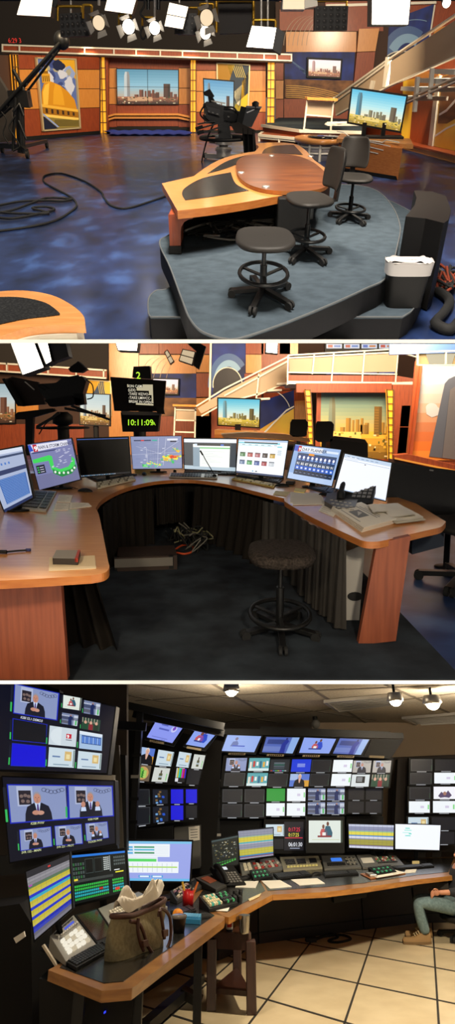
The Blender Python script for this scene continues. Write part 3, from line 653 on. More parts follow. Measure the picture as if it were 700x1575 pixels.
g = MB(H('#55585a', .7)); g.tube(hi, .01, closed=True, n=6); g.tube(lo, .009, closed=True, n=6); part(t, 'edge_strip', g)
# ---- anchor desk: worktop traced at its height
ZD = Z2 + (2.2 - Z2) * .31
def slab(room, px, z0, z1, mat, n=0, side=None, closed=True):
    pts = [room.g(p[0], p[1], z1) for p in (smoothpts([V(p) for p in px], n) if n else px)]
    m = MB(mat); m.prism(pts, z0, z1, mat, side); return m
out_px = [(249, 282), (300, 271), (330, 248), (365, 238), (392, 233), (396, 220), (455, 222), (478, 240), (500, 262), (470, 300), (420, 300), (370, 312), (320, 319), (274, 323)]
t = thing(R1, 'anchor_desk', 'curved orange wood anchor desk with black granite insets', 'desk', R1.g(300, 390, Z2))
back = smoothpts([V((298, 271)), V((322, 254)), V((345, 243)), V((372, 236)), V((392, 233))], 5)
rest = smoothpts([V((392, 233)), V((398, 226)), V((395, 221)), V((420, 219)), V((452, 221)), V((470, 231)), V((482, 245))], 4)
frontc = smoothpts([V((495, 285)), V((455, 296)), V((420, 303)), V((370, 312)), V((320, 319)), V((273, 324))], 4)
outl = [V((249, 282))] + back[:-1] + rest + [V((505, 262))] + frontc
g = MB(); pts = [R1.g(p[0], p[1], ZD) for p in outl]; g.prism(pts, ZD - .09, ZD, 'wood_desk', 'wood_cab'); part(t, 'desktop', g)
def inset(pts, name='granite_inset', n=4):
    g = MB(); p = [R1.g(q[0], q[1], ZD + .004) for q in pts]; g.prism(p, ZD - .01, ZD + .006, 'granite'); part(t, name, g, 'glossy black granite inset')
inset(smoothpts([V((355, 265)), V((312, 274)), V((286, 288)), V((280, 298)), V((285, 308))], 4)[:-1] + [V((285, 308)), V((330, 302)), V((383, 293))] + smoothpts([V((383, 293)), V((363, 283)), V((355, 265))], 4)[1:-1])
inset(smoothpts([V((319, 267)), V((345, 250)), V((370, 241)), V((391, 237))], 4) + smoothpts([V((391, 237)), V((370, 250)), V((345, 260)), V((319, 267))], 4)[1:-1])
inset(smoothpts([V((401, 240)), V((408, 229)), V((425, 224)), V((452, 223))], 4) + [V((466, 238)), V((430, 236))])
# desk underside: end panel with curved bracket, dark back modesty panel
g = MB('wood_cherry'); c0, c1 = R1.g(259, 392, Z2), R1.g(287, 394, Z2)
c1 = V((c1.x, c0.y, Z2)); cp = front(R1, 262, 390, R1.g(262, 391, Z2).y)
x0 = cp.uv(262, 390)[0]; x1 = cp.uv(289, 390)[0]; h = ZD - .09 - Z2
g.on(cp, [(x0, .09), (x1 * .62 + x0 * .38, .09), (x1 * .66 + x0 * .34, h * .6)] + [(x1 * .66 + x0 * .34 + (x1 - x0) * (.34 + .35) * (1 - cos(radians(a))), h * .6 + h * .3 * sin(radians(a))) for a in (20, 45, 70, 90)] + [(x1 + (x1 - x0) * .35, h), (x0, h)], -.5, 0); part(t, 'end_panel', g, bev=.01)
g = MB('black'); g.on(cp, [(x0 - .01, 0), (x1 * .64 + x0 * .36, 0), (x1 * .64 + x0 * .36, .09), (x0 - .01, .09)], -.5, .02); part(t, 'foot', g)
g = MB(); pb = [R1.g(*p, Z2) for p in ((270, 372), (310, 350), (400, 330), (505, 318))]
for i in range(3): g.ext([pb[i], pb[i + 1], V((pb[i + 1].x, pb[i + 1].y, ZD - .1)), V((pb[i].x, pb[i].y, ZD - .1))], (0, .06, 0), H('#1d1210', .6))
part(t, 'modesty_panel', g)
# glass oval top on steel legs
zg = ZD + .05; cg = [R1.g(x, y, zg) for x, y in ((364, 266), (500, 264), (430, 236), (425, 294))]
cgc = V(((cg[0].x + cg[1].x) / 2, (cg[2].y + cg[3].y) / 2, 0)); rx, ry = (cg[1].x - cg[0].x) / 2, (cg[2].y - cg[3].y) / 2
t = thing(R1, 'oval_table', 'dark polished oval table with steel tube legs at the anchor desk', 'table', V((cgc.x, cgc.y, Z2)))
noisy('walnut_gloss', '#4c2410', '#74401d', 1.6, .3, stretch=(1, 5, 1), coat=0)
g = MB(); sc2 = []
for k in range(48):
    a = 2 * pi * k / 48; e = 2.6; sc2.append(V((cgc.x + rx * abs(cos(a)) ** (2 / e) * (1 if cos(a) > 0 else -1), cgc.y + ry * abs(sin(a)) ** (2 / e) * (1 if sin(a) > 0 else -1), zg)))
g.prism(sc2, zg - .045, zg, 'walnut_gloss', H('#8a5428', .4)); part(t, 'table_top', g)
for i, (u, v) in enumerate(((.5, 1.2), (.0, -.95), (.62, -.62), (-.6, .4))):
    g = MB('steel'); p = cgc + V((u * rx, v * ry * .7, 0)); g.tube([V((p.x, p.y, Z2)), V((p.x, p.y, zg - .045))], .05, n=12); part(t, 'leg', g)
for x, y in ((418, 240), (478, 241), (371, 266), (409, 288)):
    g = MB('steel'); p = R1.g(x, y, zg); g.lathe(V((p.x, p.y, zg)), [(0, .02), (.05, .02), (.055, 0)][::-1], n=12); part(t, 'disc_cap', g)
# ---- chairs
ST = 1.9
def chair(room, base, w, zs, name, lab, yaw=0, back=None, group=None, st=ST, ring=True, cush='leather', nleg=5, zring=None, rot0=.3, seat_off=(0, 0), rr=.95, thick=.12):
    """base point, seat width, seat height above base; back=(height, lean angle) or None"""
    base = V(base); t = thing(room, name, lab, 'chair' if back else 'stool', base, group)
    def X(ya=0): return Matrix.Translation(base) @ Matrix.Diagonal((1, st, 1, 1)) @ Matrix.Rotation(ya, 4, 'Z')
    s = MB(cush); s.M = X(yaw); hw = w / 2; ox, oy = seat_off
    def seatfn(u, v):
        a = 2 * pi * u; e = 2.8; cx = abs(cos(a)) ** (2 / e) * (1 if cos(a) > 0 else -1); sy = abs(sin(a)) ** (2 / e) * (1 if sin(a) > 0 else -1)
        prof = [(0.02, 0), (.55, 0), (.93, .12), (1.0, .5), (.97, .85), (.85, 1), (.45, .97), (.02, .93)]
        k = v * 7; i = min(6, int(k)); f_ = k - i; r_ = prof[i][0] * (1 - f_) + prof[i + 1][0] * f_; z = prof[i][1] * (1 - f_) + prof[i + 1][1] * f_
        return (ox + hw * r_ * cx * (1 - .06 * sy), oy + hw * r_ * sy * .96, zs - thick * w + thick * w * z + .02 * w * (r_ ** 2) * (cx * cx))
    s.grid(seatfn, 32, 14, cush); part(t, 'seat', s)
    zb = .16 * w
    s = MB('black_metal'); s.M = X(); s.tube([(0, 0, zb), (0, 0, zs * .55)], .062 * w, n=12); s.tube([(0, 0, zs * .5), (0, 0, zs - thick * w)], .038 * w, n=12); s.box((ox * .6, oy * .6, zs - thick * w - .03 * w), (.4 * w, .3 * w, .06 * w)); part(t, 'gas_column', s)
    if ring:
        zr = zring or zs * .42; s = MB('black_metal'); s.M = X(); R_ = hw * rr
        s.tube([(R_ * cos(2 * pi * k / 28), R_ * sin(2 * pi * k / 28), zr) for k in range(28)], .035 * w, closed=True, n=8)
        for k in range(3): a = 2 * pi * k / 3 + .5; s.bar((0, 0, zr - .05 * w), (R_ * cos(a), R_ * sin(a), zr), .06 * w, .025 * w)
        part(t, 'foot_ring', s)
    for k in range(nleg):
        a = rot0 + 2 * pi * k / nleg; L = hw * 1.12; s = MB('black_metal'); s.M = X()
        s.bar((.03 * cos(a), .03 * sin(a), zb), (L * cos(a), L * sin(a), zb * .62), .1 * w, .07 * w); leg = part(t, 'leg', s, bev=.004)
        s = MB('rubber'); s.M = X(); r_ = .05 * w + .01; c = V((L * cos(a), L * sin(a), r_))
        for o_ in (-.028, .028):
            d = V((-sin(a), cos(a), 0)) * (o_ * w * 1.2)
            s.tube([c + d * .5, c + d * 1.8], r_, n=12)
        part(leg, 'caster', s)
    if back:
        bh, bw, z0, lean = back; s = MB(cush); s.M = X(yaw)
        def bf(u, v):
            x = (u - .5) * 2; y = v; wd = bw * (1 - .18 * (2 * v - 1) ** 4 - .06 * v); e = 1 - abs(x) ** 5 * .0
            return (x * wd / 2, hw * .8 + .12 * w - .16 * w * (1 - x * x) * 0 - .12 * w * x * x + lean * v, zs + z0 + bh * v)
        vs = [[bf(i / 10, j / 8) for i in range(11)] for j in range(9)]
        fr = [V(p) for r_ in vs for p in r_]; th = .09 * w
        bk_ = [p + V((0, th * (1 - .6 * max(abs((i % 11) / 5 - 1) ** 4, abs((i // 11) / 4 - 1) ** 4)), 0)) for i, p in enumerate(fr)]
        fs = [(j * 11 + i, j * 11 + i + 1, (j + 1) * 11 + i + 1, (j + 1) * 11 + i) for j in range(8) for i in range(10)]
        n_ = len(fr); al_ = fr + bk_; F_ = fs + [tuple(n_ + q for q in f[::-1]) for f in fs]
        rim = [i for i in range(11)] + [j * 11 + 10 for j in range(1, 9)] + [88 + i for i in range(9, -1, -1)] + [j * 11 for j in range(7, 0, -1)]
        for i in range(len(rim)): a_, b_ = rim[i], rim[(i + 1) % len(rim)]; F_.append((b_, a_, n_ + a_, n_ + b_))
        s.add(al_, F_, cush, True); part(t, 'backrest', s, sub=1)
        s = MB('black_metal'); s.M = X(yaw); s.bar((0, .2 * w, zs - thick * w), (0, hw * .8 + .2 * w, zs - .08 * w), .14 * w, .04 * w); s.bar((0, hw * .8 + .2 * w, zs - .1 * w), (0, hw * .8 + .22 * w + lean * .4, zs + z0 + bh * .45), .14 * w, .05 * w); part(t, 'back_bracket', s)
    return t
def px_w(room, x0, x1, y, z): return room.g(x1, y, z).x - room.g(x0, y, z).x
b = R1.g(404, 458, Z2); zs = R1.zat(b, 362) - Z2; w_ = px_w(R1, 364, 458, 372, Z2 + zs)
chair(R1, b, w_, zs, 'backless_stool', 'dark backless drafting stool nearest the front of the riser', rot0=.55, zring=R1.zat(b, 420) - Z2, rr=.85)
b = R1.g(470, 393, Z2); zs = R1.zat(b, 303) - Z2; w_ = px_w(R1, 437, 512, 312, Z2 + zs)
chair(R1, b, w_, zs, 'drafting_chair', 'dark drafting chair with backrest beside the oval table, seen side on', yaw=radians(-80), back=(w_ * .78, w_ * .8, w_ * .12, w_ * .12), rot0=.2, zring=R1.zat(b, 362) - Z2, rr=.78)
b = R1.g(537, 338, Z2); zs = R1.zat(b, 270) - Z2; w_ = px_w(R1, 513, 571, 279, Z2 + zs)
chair(R1, b, w_, zs, 'drafting_chair', 'dark drafting chair with backrest farthest right, in front of the console', yaw=radians(-14), back=(w_ * .78, w_ * .84, w_ * .1, w_ * .05), rot0=.1, zring=R1.zat(b, 320) - Z2, rr=.8)
# ---- computer tower and box under table
g = MB('black'); c = R1.g(448, 368, Z2); g.box(c + V((0, .2, .26)), (.42, .7, .52)); solo(R1, 'computer_tower', 'black computer tower standing under the oval table', 'computer', g, bev=.015)
# cables under the desk
g = MB('rubber'); rnd = random.Random(3)
for k in range(16):
    a = R1.g(300 + rnd.random() * 110, 352 + rnd.random() * 12, Z2); p = [a + V((rnd.uniform(-.4, .4), rnd.uniform(-.5, .5), .02 + .12 * rnd.random())) for _ in range(6)]
    g.tube(smoothpts(p, 4), .014, rnd.choice(['rubber', 'rubber', 'grey_plastic']), n=5)
solo(R1, 'cable_tangle', 'tangle of cables under the anchor desk', 'cables', g, kind='stuff')
# ---- curved black cabinet at the riser edge
zc0 = 0; fb = [R1.g(x, y, 0) for x, y in ((618, 446), (657, 478))]
H1 = .97
tp = [R1.g(x, y, H1) for x, y in ((637, 293), (663, 294), (686, 301), (694, 323), (690, 338), (683, 343), (655, 336), (624, 333), (630, 326), (638, 315), (641, 304))]
g = MB(); g.prism(tp, .02, H1, H('#1b1613', .45), H('#0d0c0c', .5)); t = solo(R1, 'black_cabinet', 'black curved-front cabinet standing right of the trash bin', 'cabinet', g, bev=.012)
# ---- trash bin with liner
bc = R1.g(625, 478, Z1); bt = R1.zat(bc, 412); wtop = px_w(R1, 594, 662, 402, bt); wbot = px_w(R1, 602, 652, 455, Z1)
t = thing(R1, 'trash_bin', 'dark trash bin with white plastic liner on the lower riser step', 'bin', bc)
def binf(w0, w1, z0, z1, dz=0):
    return lambda u, v: (bc.x + (w0 + (w1 - w0) * v) / 2 * (abs(cos(2 * pi * u)) ** .5) * (1 if cos(2 * pi * u) > 0 else -1), bc.y + .2 + (w0 + (w1 - w0) * v) / 2 * .65 * (abs(sin(2 * pi * u)) ** .5) * (1 if sin(2 * pi * u) > 0 else -1), z0 + (z1 - z0) * v + dz * sin(14 * pi * u + 1) * (1 if v > .5 else 0))
g = MB('black'); g.grid(binf(wbot, wtop * .97, Z1, bt), 40, 4); g.grid(binf(.01, wbot, Z1, Z1 + .001), 40, 1); part(t, 'body', g)
g = MB(H('#d8d4d2', .35)); g.grid(binf(wtop * .99, wtop * 1.04, bt - .1, bt + .03, .015), 60, 3); g.grid(binf(wtop * 1.04, wtop * .92, bt + .03, bt - .02, .01), 60, 2); g.grid(binf(wtop * .92, wtop * .4, bt - .03, bt - .3), 40, 5)
g.grid(binf(wtop * .4, .01, bt - .3, bt - .3), 40, 2); part(t, 'liner', g)
g = MB('paper'); g.box((bc.x + .03, bc.y + .25, bt - .09), (.3, .2, .012), 'paper', Euler((.15, .1, .3)).to_matrix()); g.box((bc.x + .12, bc.y + .3, bt - .06), (.1, .06, .01), H('#2b59b0'), .5)
solo(R1, 'crumpled_paper', 'white paper lying in the trash bin liner', 'paper', g)
# ---- floor cables
def cable(room, pts, z, r, name, lab, mat='rubber', n=6, group=None):
    g = MB(mat); P_ = smoothpts([room.g(x, y, z) for x, y in pts], n); g.tube([V((p.x, p.y, z + r)) for p in P_], r, n=6); return solo(room, name, lab, 'cable', g, group)
cable(R1, [(258, 302), (230, 312), (195, 322), (172, 318), (160, 305), (155, 296), (130, 280), (95, 268), (70, 271), (68, 281), (88, 293), (110, 305), (118, 317), (108, 328), (85, 341), (50, 350), (0, 357), (-20, 358)], 0, .022, 'floor_cable', 'black cable looping across the blue floor to the anchor desk')
for k, pts in enumerate(([(-10, 320), (30, 312), (70, 310), (95, 311), (110, 308), (75, 306), (55, 312), (20, 325), (-10, 330)], [(-10, 336), (20, 338), (60, 331), (84, 324), (70, 320), (50, 322), (75, 330), (20, 330), (-10, 327)])):
    cable(R1, pts, .015, .025, 'coiled_cable', ('black coiled cable on the blue floor at left edge, upper loops', 'black coiled cable on the blue floor at left edge, lower loops')[k])
g = MB(); rnd = random.Random(8)
for k in range(9):
    p = [R1.g(668 + rnd.random() * 34, 415 + rnd.random() * 45, 0) + V((0, 0, .02 + .1 * rnd.random())) for _ in range(6)]; g.tube(smoothpts(p, 4), .02, rnd.choice(['rubber', H('#7a3320'), H('#5a5a58'), 'rubber']), n=5)
solo(R1, 'cable_bundle', 'bundle of mixed cables on the floor right of the black cabinet', 'cables', g, kind='stuff')
cable(R1, [(672, 455), (690, 470), (680, 490), (668, 505), (690, 515), (705, 500)], 0, .06, 'thick_cable', 'thick black cable at the lower right of the studio floor')
# ---- second desk at lower left
zd = ZD - .02
t = thing(R1, 'front_desk', 'curved orange wood desk corner with granite inset at lower left', 'desk', R1.g(30, 521, 0))
outp = smoothpts([V((-40, 453)), V((0, 448)), V((40, 447)), V((80, 454)), V((110, 469)), V((128, 485)), V((131, 499))], 5)
g = MB(); inn = smoothpts([V((131, 500)), V((90, 500)), V((45, 504)), V((0, 517)), V((-40, 530))], 4)
lim = R1.g(0, 521.5, 0).y
def cut(p): return p
g.prism([R1.g(p[0], p[1], zd) for p in outp + inn], zd - .05, zd, 'wood_desk', 'wood_desk'); part(t, 'desktop', g, bev=.008)
g = MB(); g.prism([R1.g(p[0], p[1], zd - .05) for p in smoothpts([V((128, 506)), V((95, 505)), V((55, 510)), V((10, 524))], 4) + [V((10, 527)), V((60, 516)), V((118, 513))]], zd - .12, zd - .05, H('#b9b3a6', .4)); part(t, 'trim_rail', g)
g = MB(); g.prism([R1.g(p[0], p[1], zd + .004) for p in smoothpts([V((-40, 458)), V((0, 457)), V((35, 458)), V((70, 466)), V((90, 480)), V((92, 484))], 4) + smoothpts([V((70, 487)), V((30, 492)), V((-40, 508))], 3)], zd - .01, zd + .006, 'granite'); part(t, 'granite_inset', g, 'glossy black granite inset')
g = MB(H('#3a2a1c')); g.tube([R1.g(105, 521, .0) + V((0, .1, 0)), R1.g(105, 512, zd - .12)], .03); part(t, 'leg', g)

# ---- studio camera on pedestal
cb = R1.g(344, 247, 0); YC = cb.y
t = thing(R1, 'studio_camera', 'black studio camera with prompter hood on a wheeled pedestal', 'camera', cb)
C = lambda dy=0: front(R1, 344, 247, YC + dy)
def blk(name, pts, dy, th, mat='black_metal', lab=None, bev=.01, par=None):
    g = MB(mat); g.px(C(dy), pts, 0, th); return part(par or t, name, g, lab, bev=bev)
g = MB('steel'); A = C()
zt_ = lambda y: R1.zat(cb, y)
g.tube([cb + V((0, 0, .1)), V((cb.x, cb.y, zt_(208)))], .16, 'grey_plastic', n=14); g.tube([cb + V((0, 0, .1)), V((cb.x, cb.y, zt_(226)))], .26, 'steel', n=14)
for zz in (213, 222, 232): g.lathe(V((cb.x, cb.y, zt_(zz))), [(.3, 0), (.3, .08)], 'steel', 14)
for k in range(3): a = .5 + 2 * pi * k / 3; g.bar(cb + V((0, 0, .12)), cb + V((.75 * cos(a), 1.1 * sin(a), .1)), .16, .14, 'steel'); g.ball(cb + V((.78 * cos(a), 1.15 * sin(a), .1)), .1, 'rubber', 6)
part(t, 'pedestal', g)
g = MB('black'); z = zt_(212); R_ = .82; g.tube([(cb.x + R_ * cos(2 * pi * k / 32), cb.y + R_ * 1.5 * sin(2 * pi * k / 32), z) for k in range(32)], .05, closed=True)
for k in range(3): a = 2 * pi * k / 3; g.bar((cb.x, cb.y, z), (cb.x + R_ * cos(a), cb.y + R_ * 1.5 * sin(a), z), .06, .04)
part(t, 'steering_ring', g)
blk('camera_head', [(338, 190), (353, 190), (356, 212), (336, 212)], -.1, .4)
bd = blk('camera_body', [(313, 160), (318, 156), (330, 158), (364, 170), (372, 172), (371, 194), (350, 192), (328, 188), (318, 180)], .3, .7)
blk('side_plate', [(318, 163), (338, 168), (338, 178), (320, 173)], -.5, .1, 'dark_panel', par=bd); blk('lens', [(344, 172), (372, 176), (371, 188), (345, 185)], -.45, .1, 'bezel', par=bd)
g = MB('grey_plastic'); 
for x, y in ((320, 170), (326, 172), (333, 174), (350, 178)): g.px(C(-.5), [(x, y), (x + 3, y + .6), (x + 3, y + 2.6), (x, y + 2)], .1, .14)
part(bd, 'button', g)
blk('viewfinder', [(312.5, 142), (323, 136.5), (330, 148), (328, 150), (316, 147)], -.2, .5, 'black'); blk('viewfinder_arm', [(320, 148), (327, 149), (334, 160), (352, 164), (352, 168), (330, 164), (322, 158)], 0, .15)
blk('viewfinder_bracket', [(325, 154), (347, 158), (346, 160), (325, 156)], -.1, .1, 'steel')
g = MB(); gr = H('#4a4c4e', .45); C2 = C(-.7)
g.px(C2, [(379, 165), (402, 165), (387, 196), (372, 192)], 0, .05, gr); g.px(C2, [(371, 163), (379, 165), (372, 193), (363, 190)], 0, .1, 'black'); g.px(C2, [(379, 163), (403, 164), (402, 166.5), (378, 166)], -.4, .1, H('#77787a', .4))
hd = part(t, 'prompter_hood', g, 'grey prompter hood'); g = MB('white_paint'); l0 = C2.uv(379.5, 173); g.on(C2, [C2.uv(379, 172.5), C2.uv(391, 167.5), C2.uv(392, 169), C2.uv(380, 174)], .05, .06); part(hd, 'lettering', g)
g = MB('black'); g.lathe(C2.hit(393, 161), [(.1, -.12), (.12, .05), (.04, .1)], n=12); part(hd, 'hood_camera', g)
cl = MB(H('#0c0c0d', .9)); Cc = C(-.8)
cl.grid(lambda u, v: Cc.p(*Cc.uv(372 + 20 * u + 3 * v, 197 + 38 * v + 3 * u), .12 * sin(u * 17 + 2 * v)), 24, 10, None, (0, .05, 0)); part(t, 'shade_cloth', cl)
blk('prompter_tray', [(354, 190), (366, 187), (393, 200), (390, 206), (362, 204)], -.5, .4, H('#26201a', .6))
blk('pan_bar', [(302, 198), (304, 200), (338, 190), (337, 187.5)], -.9, .05); blk('pan_bar', [(304, 205), (306, 207), (342, 196), (341, 193.5)], -.95, .05); blk('pan_bar', [(303, 190), (305, 192), (335, 186), (334, 184)], -.8, .05)
blk('zoom_control', [(300, 196), (311, 192), (313, 196), (302, 201)], -1, .12, 'rubber'); blk('zoom_control', [(303, 203), (313, 199), (314, 203), (305, 208)], -1, .12, 'rubber'); blk('battery', [(312, 176), (325, 180), (333, 186), (330, 190), (315, 184)], .1, .4, 'rubber')
g = MB('rubber')
for pts in ([(316, 160), (308, 175), (318, 186), (330, 190)], [(345, 165), (360, 166), (366, 180), (355, 192)], [(330, 188), (320, 210), (312, 240), (309, 262)]): g.tube(smoothpts([C(-.6).hit(*p) for p in pts], 5), .03, n=6)
part(t, 'cable', g)
# ---- camera crane at far left
cb = R1.g(36, 240, 0); YJ = cb.y; A = front(R1, 36, 240, YJ)
t = thing(R1, 'camera_crane', 'black camera crane with long rising arm on a wheeled base at far left', 'crane', cb)
def ln(mb, pts, r, dy=0, mat=None, n=8): Ap = front(R1, 36, 240, YJ + dy); mb.tube([Ap.hit(*p) for p in pts], r, mat, n)
g = MB('black_metal')
for k, dy in ((0, 0), (4, .35), (-3, -.3)): ln(g, [(-30, 196 + k), (0, 172 + k), (92, 67 + k * .4)], .055, dy)
ln(g, [(-30, 205), (35, 150), (100, 64)], .04, .2); ln(g, [(20, 107), (33, 131), (40, 150)], .07)
for x in (10, 40, 62, 80): y = 172 - (x) * 105 / 92; ln(g, [(x, y - 3), (x + 1, y + 5)], .05)
g.ball(A.hit(95, 62), .28, 'black_metal', 8); part(t, 'boom_arm', g)
g = MB('black_metal'); ln(g, [(30, 150), (33, 235)], .16); ln(g, [(24, 150), (20, 232)], .06, -.3); ln(g, [(36, 140), (38, 165)], .22); 
g.box(A.hit(31, 152), (.7, .5, .5)); ln(g, [(20, 172), (30, 160), (36, 178)], .05, -.4); ln(g, [(28, 185), (40, 214)], .04, -.4); part(t, 'post', g)
g = MB('black'); g.px(front(R1, 0, 215, YJ + 1.5), [(-30, 110), (-3, 112), (20, 150), (24, 215), (-30, 224)], 0, .3, 'void_grey'); part(t, 'counterweight_panel', g)
g = MB('black_metal')
c1, c2, c3 = R1.g(71, 217, .25), R1.g(41, 232, .25), R1.g(2, 224, .25)
for c in (c1, c2, c3): g.bar(V((cb.x, cb.y, .3)), c, .14, .12)
g.bar(c3, V((cb.x, cb.y, .3)), .2, .16); part(t, 'base_frame', g)
for c in (c1, c2, c3):
    g = MB('rubber'); g.tube([c + V((-.05, 0, -.13)), c + V((.05, 0, -.13))], .12, n=12); g.bar(c, c + V((0, 0, -.1)), .06, .06, 'black_metal'); part(t, 'caster', g)
g = MB('rubber'); ln(g, smoothpts([V(p) for p in ((24, 178), (14, 195), (22, 210), (30, 225), (20, 232))], 5), .03, -.4); ln(g, smoothpts([V(p) for p in ((2, 172), (10, 185), (5, 205), (14, 222))], 5), .025, -.4); part(t, 'cable', g)
# red clock digits on drape
g = MB(E('#d02a20', 1.2)); A = WB.shift(.95); g.text(A, '6:29 3', *A.uv(13, 66), .28, E('#d02a20', 1.2), .01); b_ = MB('black'); b_.px(A, [(12, 60), (29, 60), (29, 67.5), (12, 67.5)], -.05, .005)
t = thing(R1, 'wall_clock', 'small red digital clock high above the left set wall', 'clock', A.hit(20, 67)); part(t, 'case', b_); part(t, 'digits', g)
# ---- lamps hanging from the grid
P('bulb_hot', '#fff2dc', .4, em='#fff0d8', ems=9); P('bulb_soft', '#ffeeda', .4, em='#ffe9cc', ems=2.2); P('bulb_dim', '#e6d6bc', .5, em='#e8cfa8', ems=.75); P('barn', '#141312', .5)
YL = 20.0
def hang(mb, pl, px_, py, w_=.02, mat='brass', up=-12):
    mb.tube([pl.hit(px_, py), pl.hit(px_, up)], w_, mat, n=6)
def yoke(mb, pl, x0, x1, y0, y1, r=.03, mat='brass'):
    mb.tube(smoothpts([pl.hit(x0, y1), pl.hit(x0, y0 + 2), pl.hit(x0 + 2, y0), pl.hit(x1 - 2, y0), pl.hit(x1, y0 + 2), pl.hit(x1, y1)], 3), r, mat, n=8)
def softlight(quad, Y, mat, name, lab, depth=.5, back=None, grid=0, group='studio lamps on the ceiling grid', stem=None, yk=None, room=R1, stemy=-12, hm='barn'):
    pl = front(room, quad[0][0], quad[0][1], Y); c = pl.hit(sum(q[0] for q in quad) / 4, sum(q[1] for q in quad) / 4)
    t = thing(room, name, lab, 'lamp', c)
    g = MB(hm); g.px(pl, quad, -depth, -.01); frame_strips(g, pl, quad, 1, -.02, .05, hm); part(t, 'housing', g)
    g = MB(mat); ins = [(x + (1 if i in (0, 3) else -1), y + (1 if i < 2 else -1)) for i, (x, y) in enumerate(quad)]; g.px(pl, ins, -.01, .02); part(t, 'diffuser', g, 'glowing diffuser')
    if back: g = MB(hm); g.px(pl, back, -depth * .9, -.0); part(t, 'side_flap', g)
    if grid:
        g = MB(hm)
        for k in range(1, grid):
            f_ = k / grid; a = [quad[0][i] * (1 - f_) + quad[3][i] * f_ for i in (0, 1)]; b = [quad[1][i] * (1 - f_) + quad[2][i] * f_ for i in (0, 1)]; g.px(pl, [(a[0], a[1] - .6), (b[0], b[1] - .6), (b[0], b[1] + .6), (a[0], a[1] + .6)], .02, .06)
        part(t, 'divider', g)
    if yk: g = MB('brass'); yoke(g, pl.shift(-depth * .5), *yk); part(t, 'yoke', g)
    if stem:
        g = MB('steel')
        for x in stem: hang(g, pl.shift(-depth * .5), x, quad[0][1] + 2, .03, 'steel', stemy)
        part(t, 'hanger', g)
    return t, pl
softlight([(33, -4), (83, -4), (79, 27), (25, 24)], YL, 'bulb_soft', 'soft_light', 'warm glowing soft panel light at the far left of the grid', .3, [(65, -6), (92, -6), (85, 12), (70, 5)])
softlight([(166, -8), (213, -8), (204, 23), (160, 17)], YL, 'bulb_soft', 'soft_light', 'cream soft light partly above the frame, left of the middle', .3)
softlight([(260, 3), (291, 10), (282, 46), (252, 41)], YL, 'bulb_soft', 'soft_light', 'two-pane glowing panel light right of the barn door lamps', .25, None, 2, stem=(276,))
softlight([(387, 39), (426, 42), (420, 76), (378, 73)], YL - 2, 'bulb_hot', 'soft_light', 'brilliant white box light above the studio camera', .5, [(426, 42), (438, 50), (432, 84), (420, 77)], 0, yk=(390, 424, 31, 42), stem=(402, 412))
softlight([(571, -6), (632, -6), (628, 39), (570.5, 39)], YL - 4, 'bulb_hot', 'soft_light', 'brilliant white square light above the stairs', .4, None, 0)
softlight([(435, -5), (469, -5), (469, 15), (434, 15)], YL, 'bulb_dim', 'soft_light', 'dim white boxy light at the top beside the black lamp', .5, [(469, -4), (488, 1), (489, 9), (469, 13)], hm='white_metal')
def lampbox(quad, Y, lab, cells, yk=None, hm='barn', stem=None, name='bank_light', dots='#5a5550'):
    pl = front(R1, quad[0][0], quad[0][1], Y); c = pl.hit(sum(q[0] for q in quad) / 4, sum(q[1] for q in quad) / 4); t = thing(R1, name, lab, 'lamp', c)
    g = MB(hm); g.px(pl, quad, -.4, 0); part(t, 'housing', g, bev=.02)
    q = Q(pl, *quad); g = MB('bezel'); nx, ny = cells
    for i in range(nx):
        for j in range(ny):
            u, v = (i + .5) / nx, (j + .5) / ny; g.lathe(V((0, 0, 0)), [], n=3) if False else None
            fl(g, q, [(u + .36 / nx * cos(a), v + .38 / ny * sin(a)) for a in [k * pi / 6 for k in range(12)]], .012, H('#1f1d1c', .3)); fl(g, q, [(u - .1 / nx + .12 / nx * cos(a), v + .1 / ny + .12 / ny * sin(a)) for a in [k * pi / 4 for k in range(8)]], .018, H(dots, .3))
    part(t, 'lens', g)
    if yk: g = MB('brass'); yoke(g, pl.shift(-.1), *yk); part(t, 'yoke', g)
    if stem: g = MB('steel'); [hang(g, pl.shift(-.2), x, quad[0][1] + 2, .03, 'steel') for x in stem]; part(t, 'hanger', g)
    return t, pl
lampbox([(92, 21), (127, 19), (138, 55), (93, 57)], YL, 'black bank light with brass yoke above the crane arm', (5, 3), (89, 126, 10, 32), stem=(109,))
lampbox([(485, 9), (536, 9), (534, 47), (484, 47)], YL + 4, 'square black bank light in front of the wood wall', (5, 4), (486, 533, 2, 12))
lampbox([(272, 22), (302, 20), (302, 54), (268, 52)], YL + .5, 'dark bank light behind the two-pane light', (3, 3), (270, 306, 12, 24))
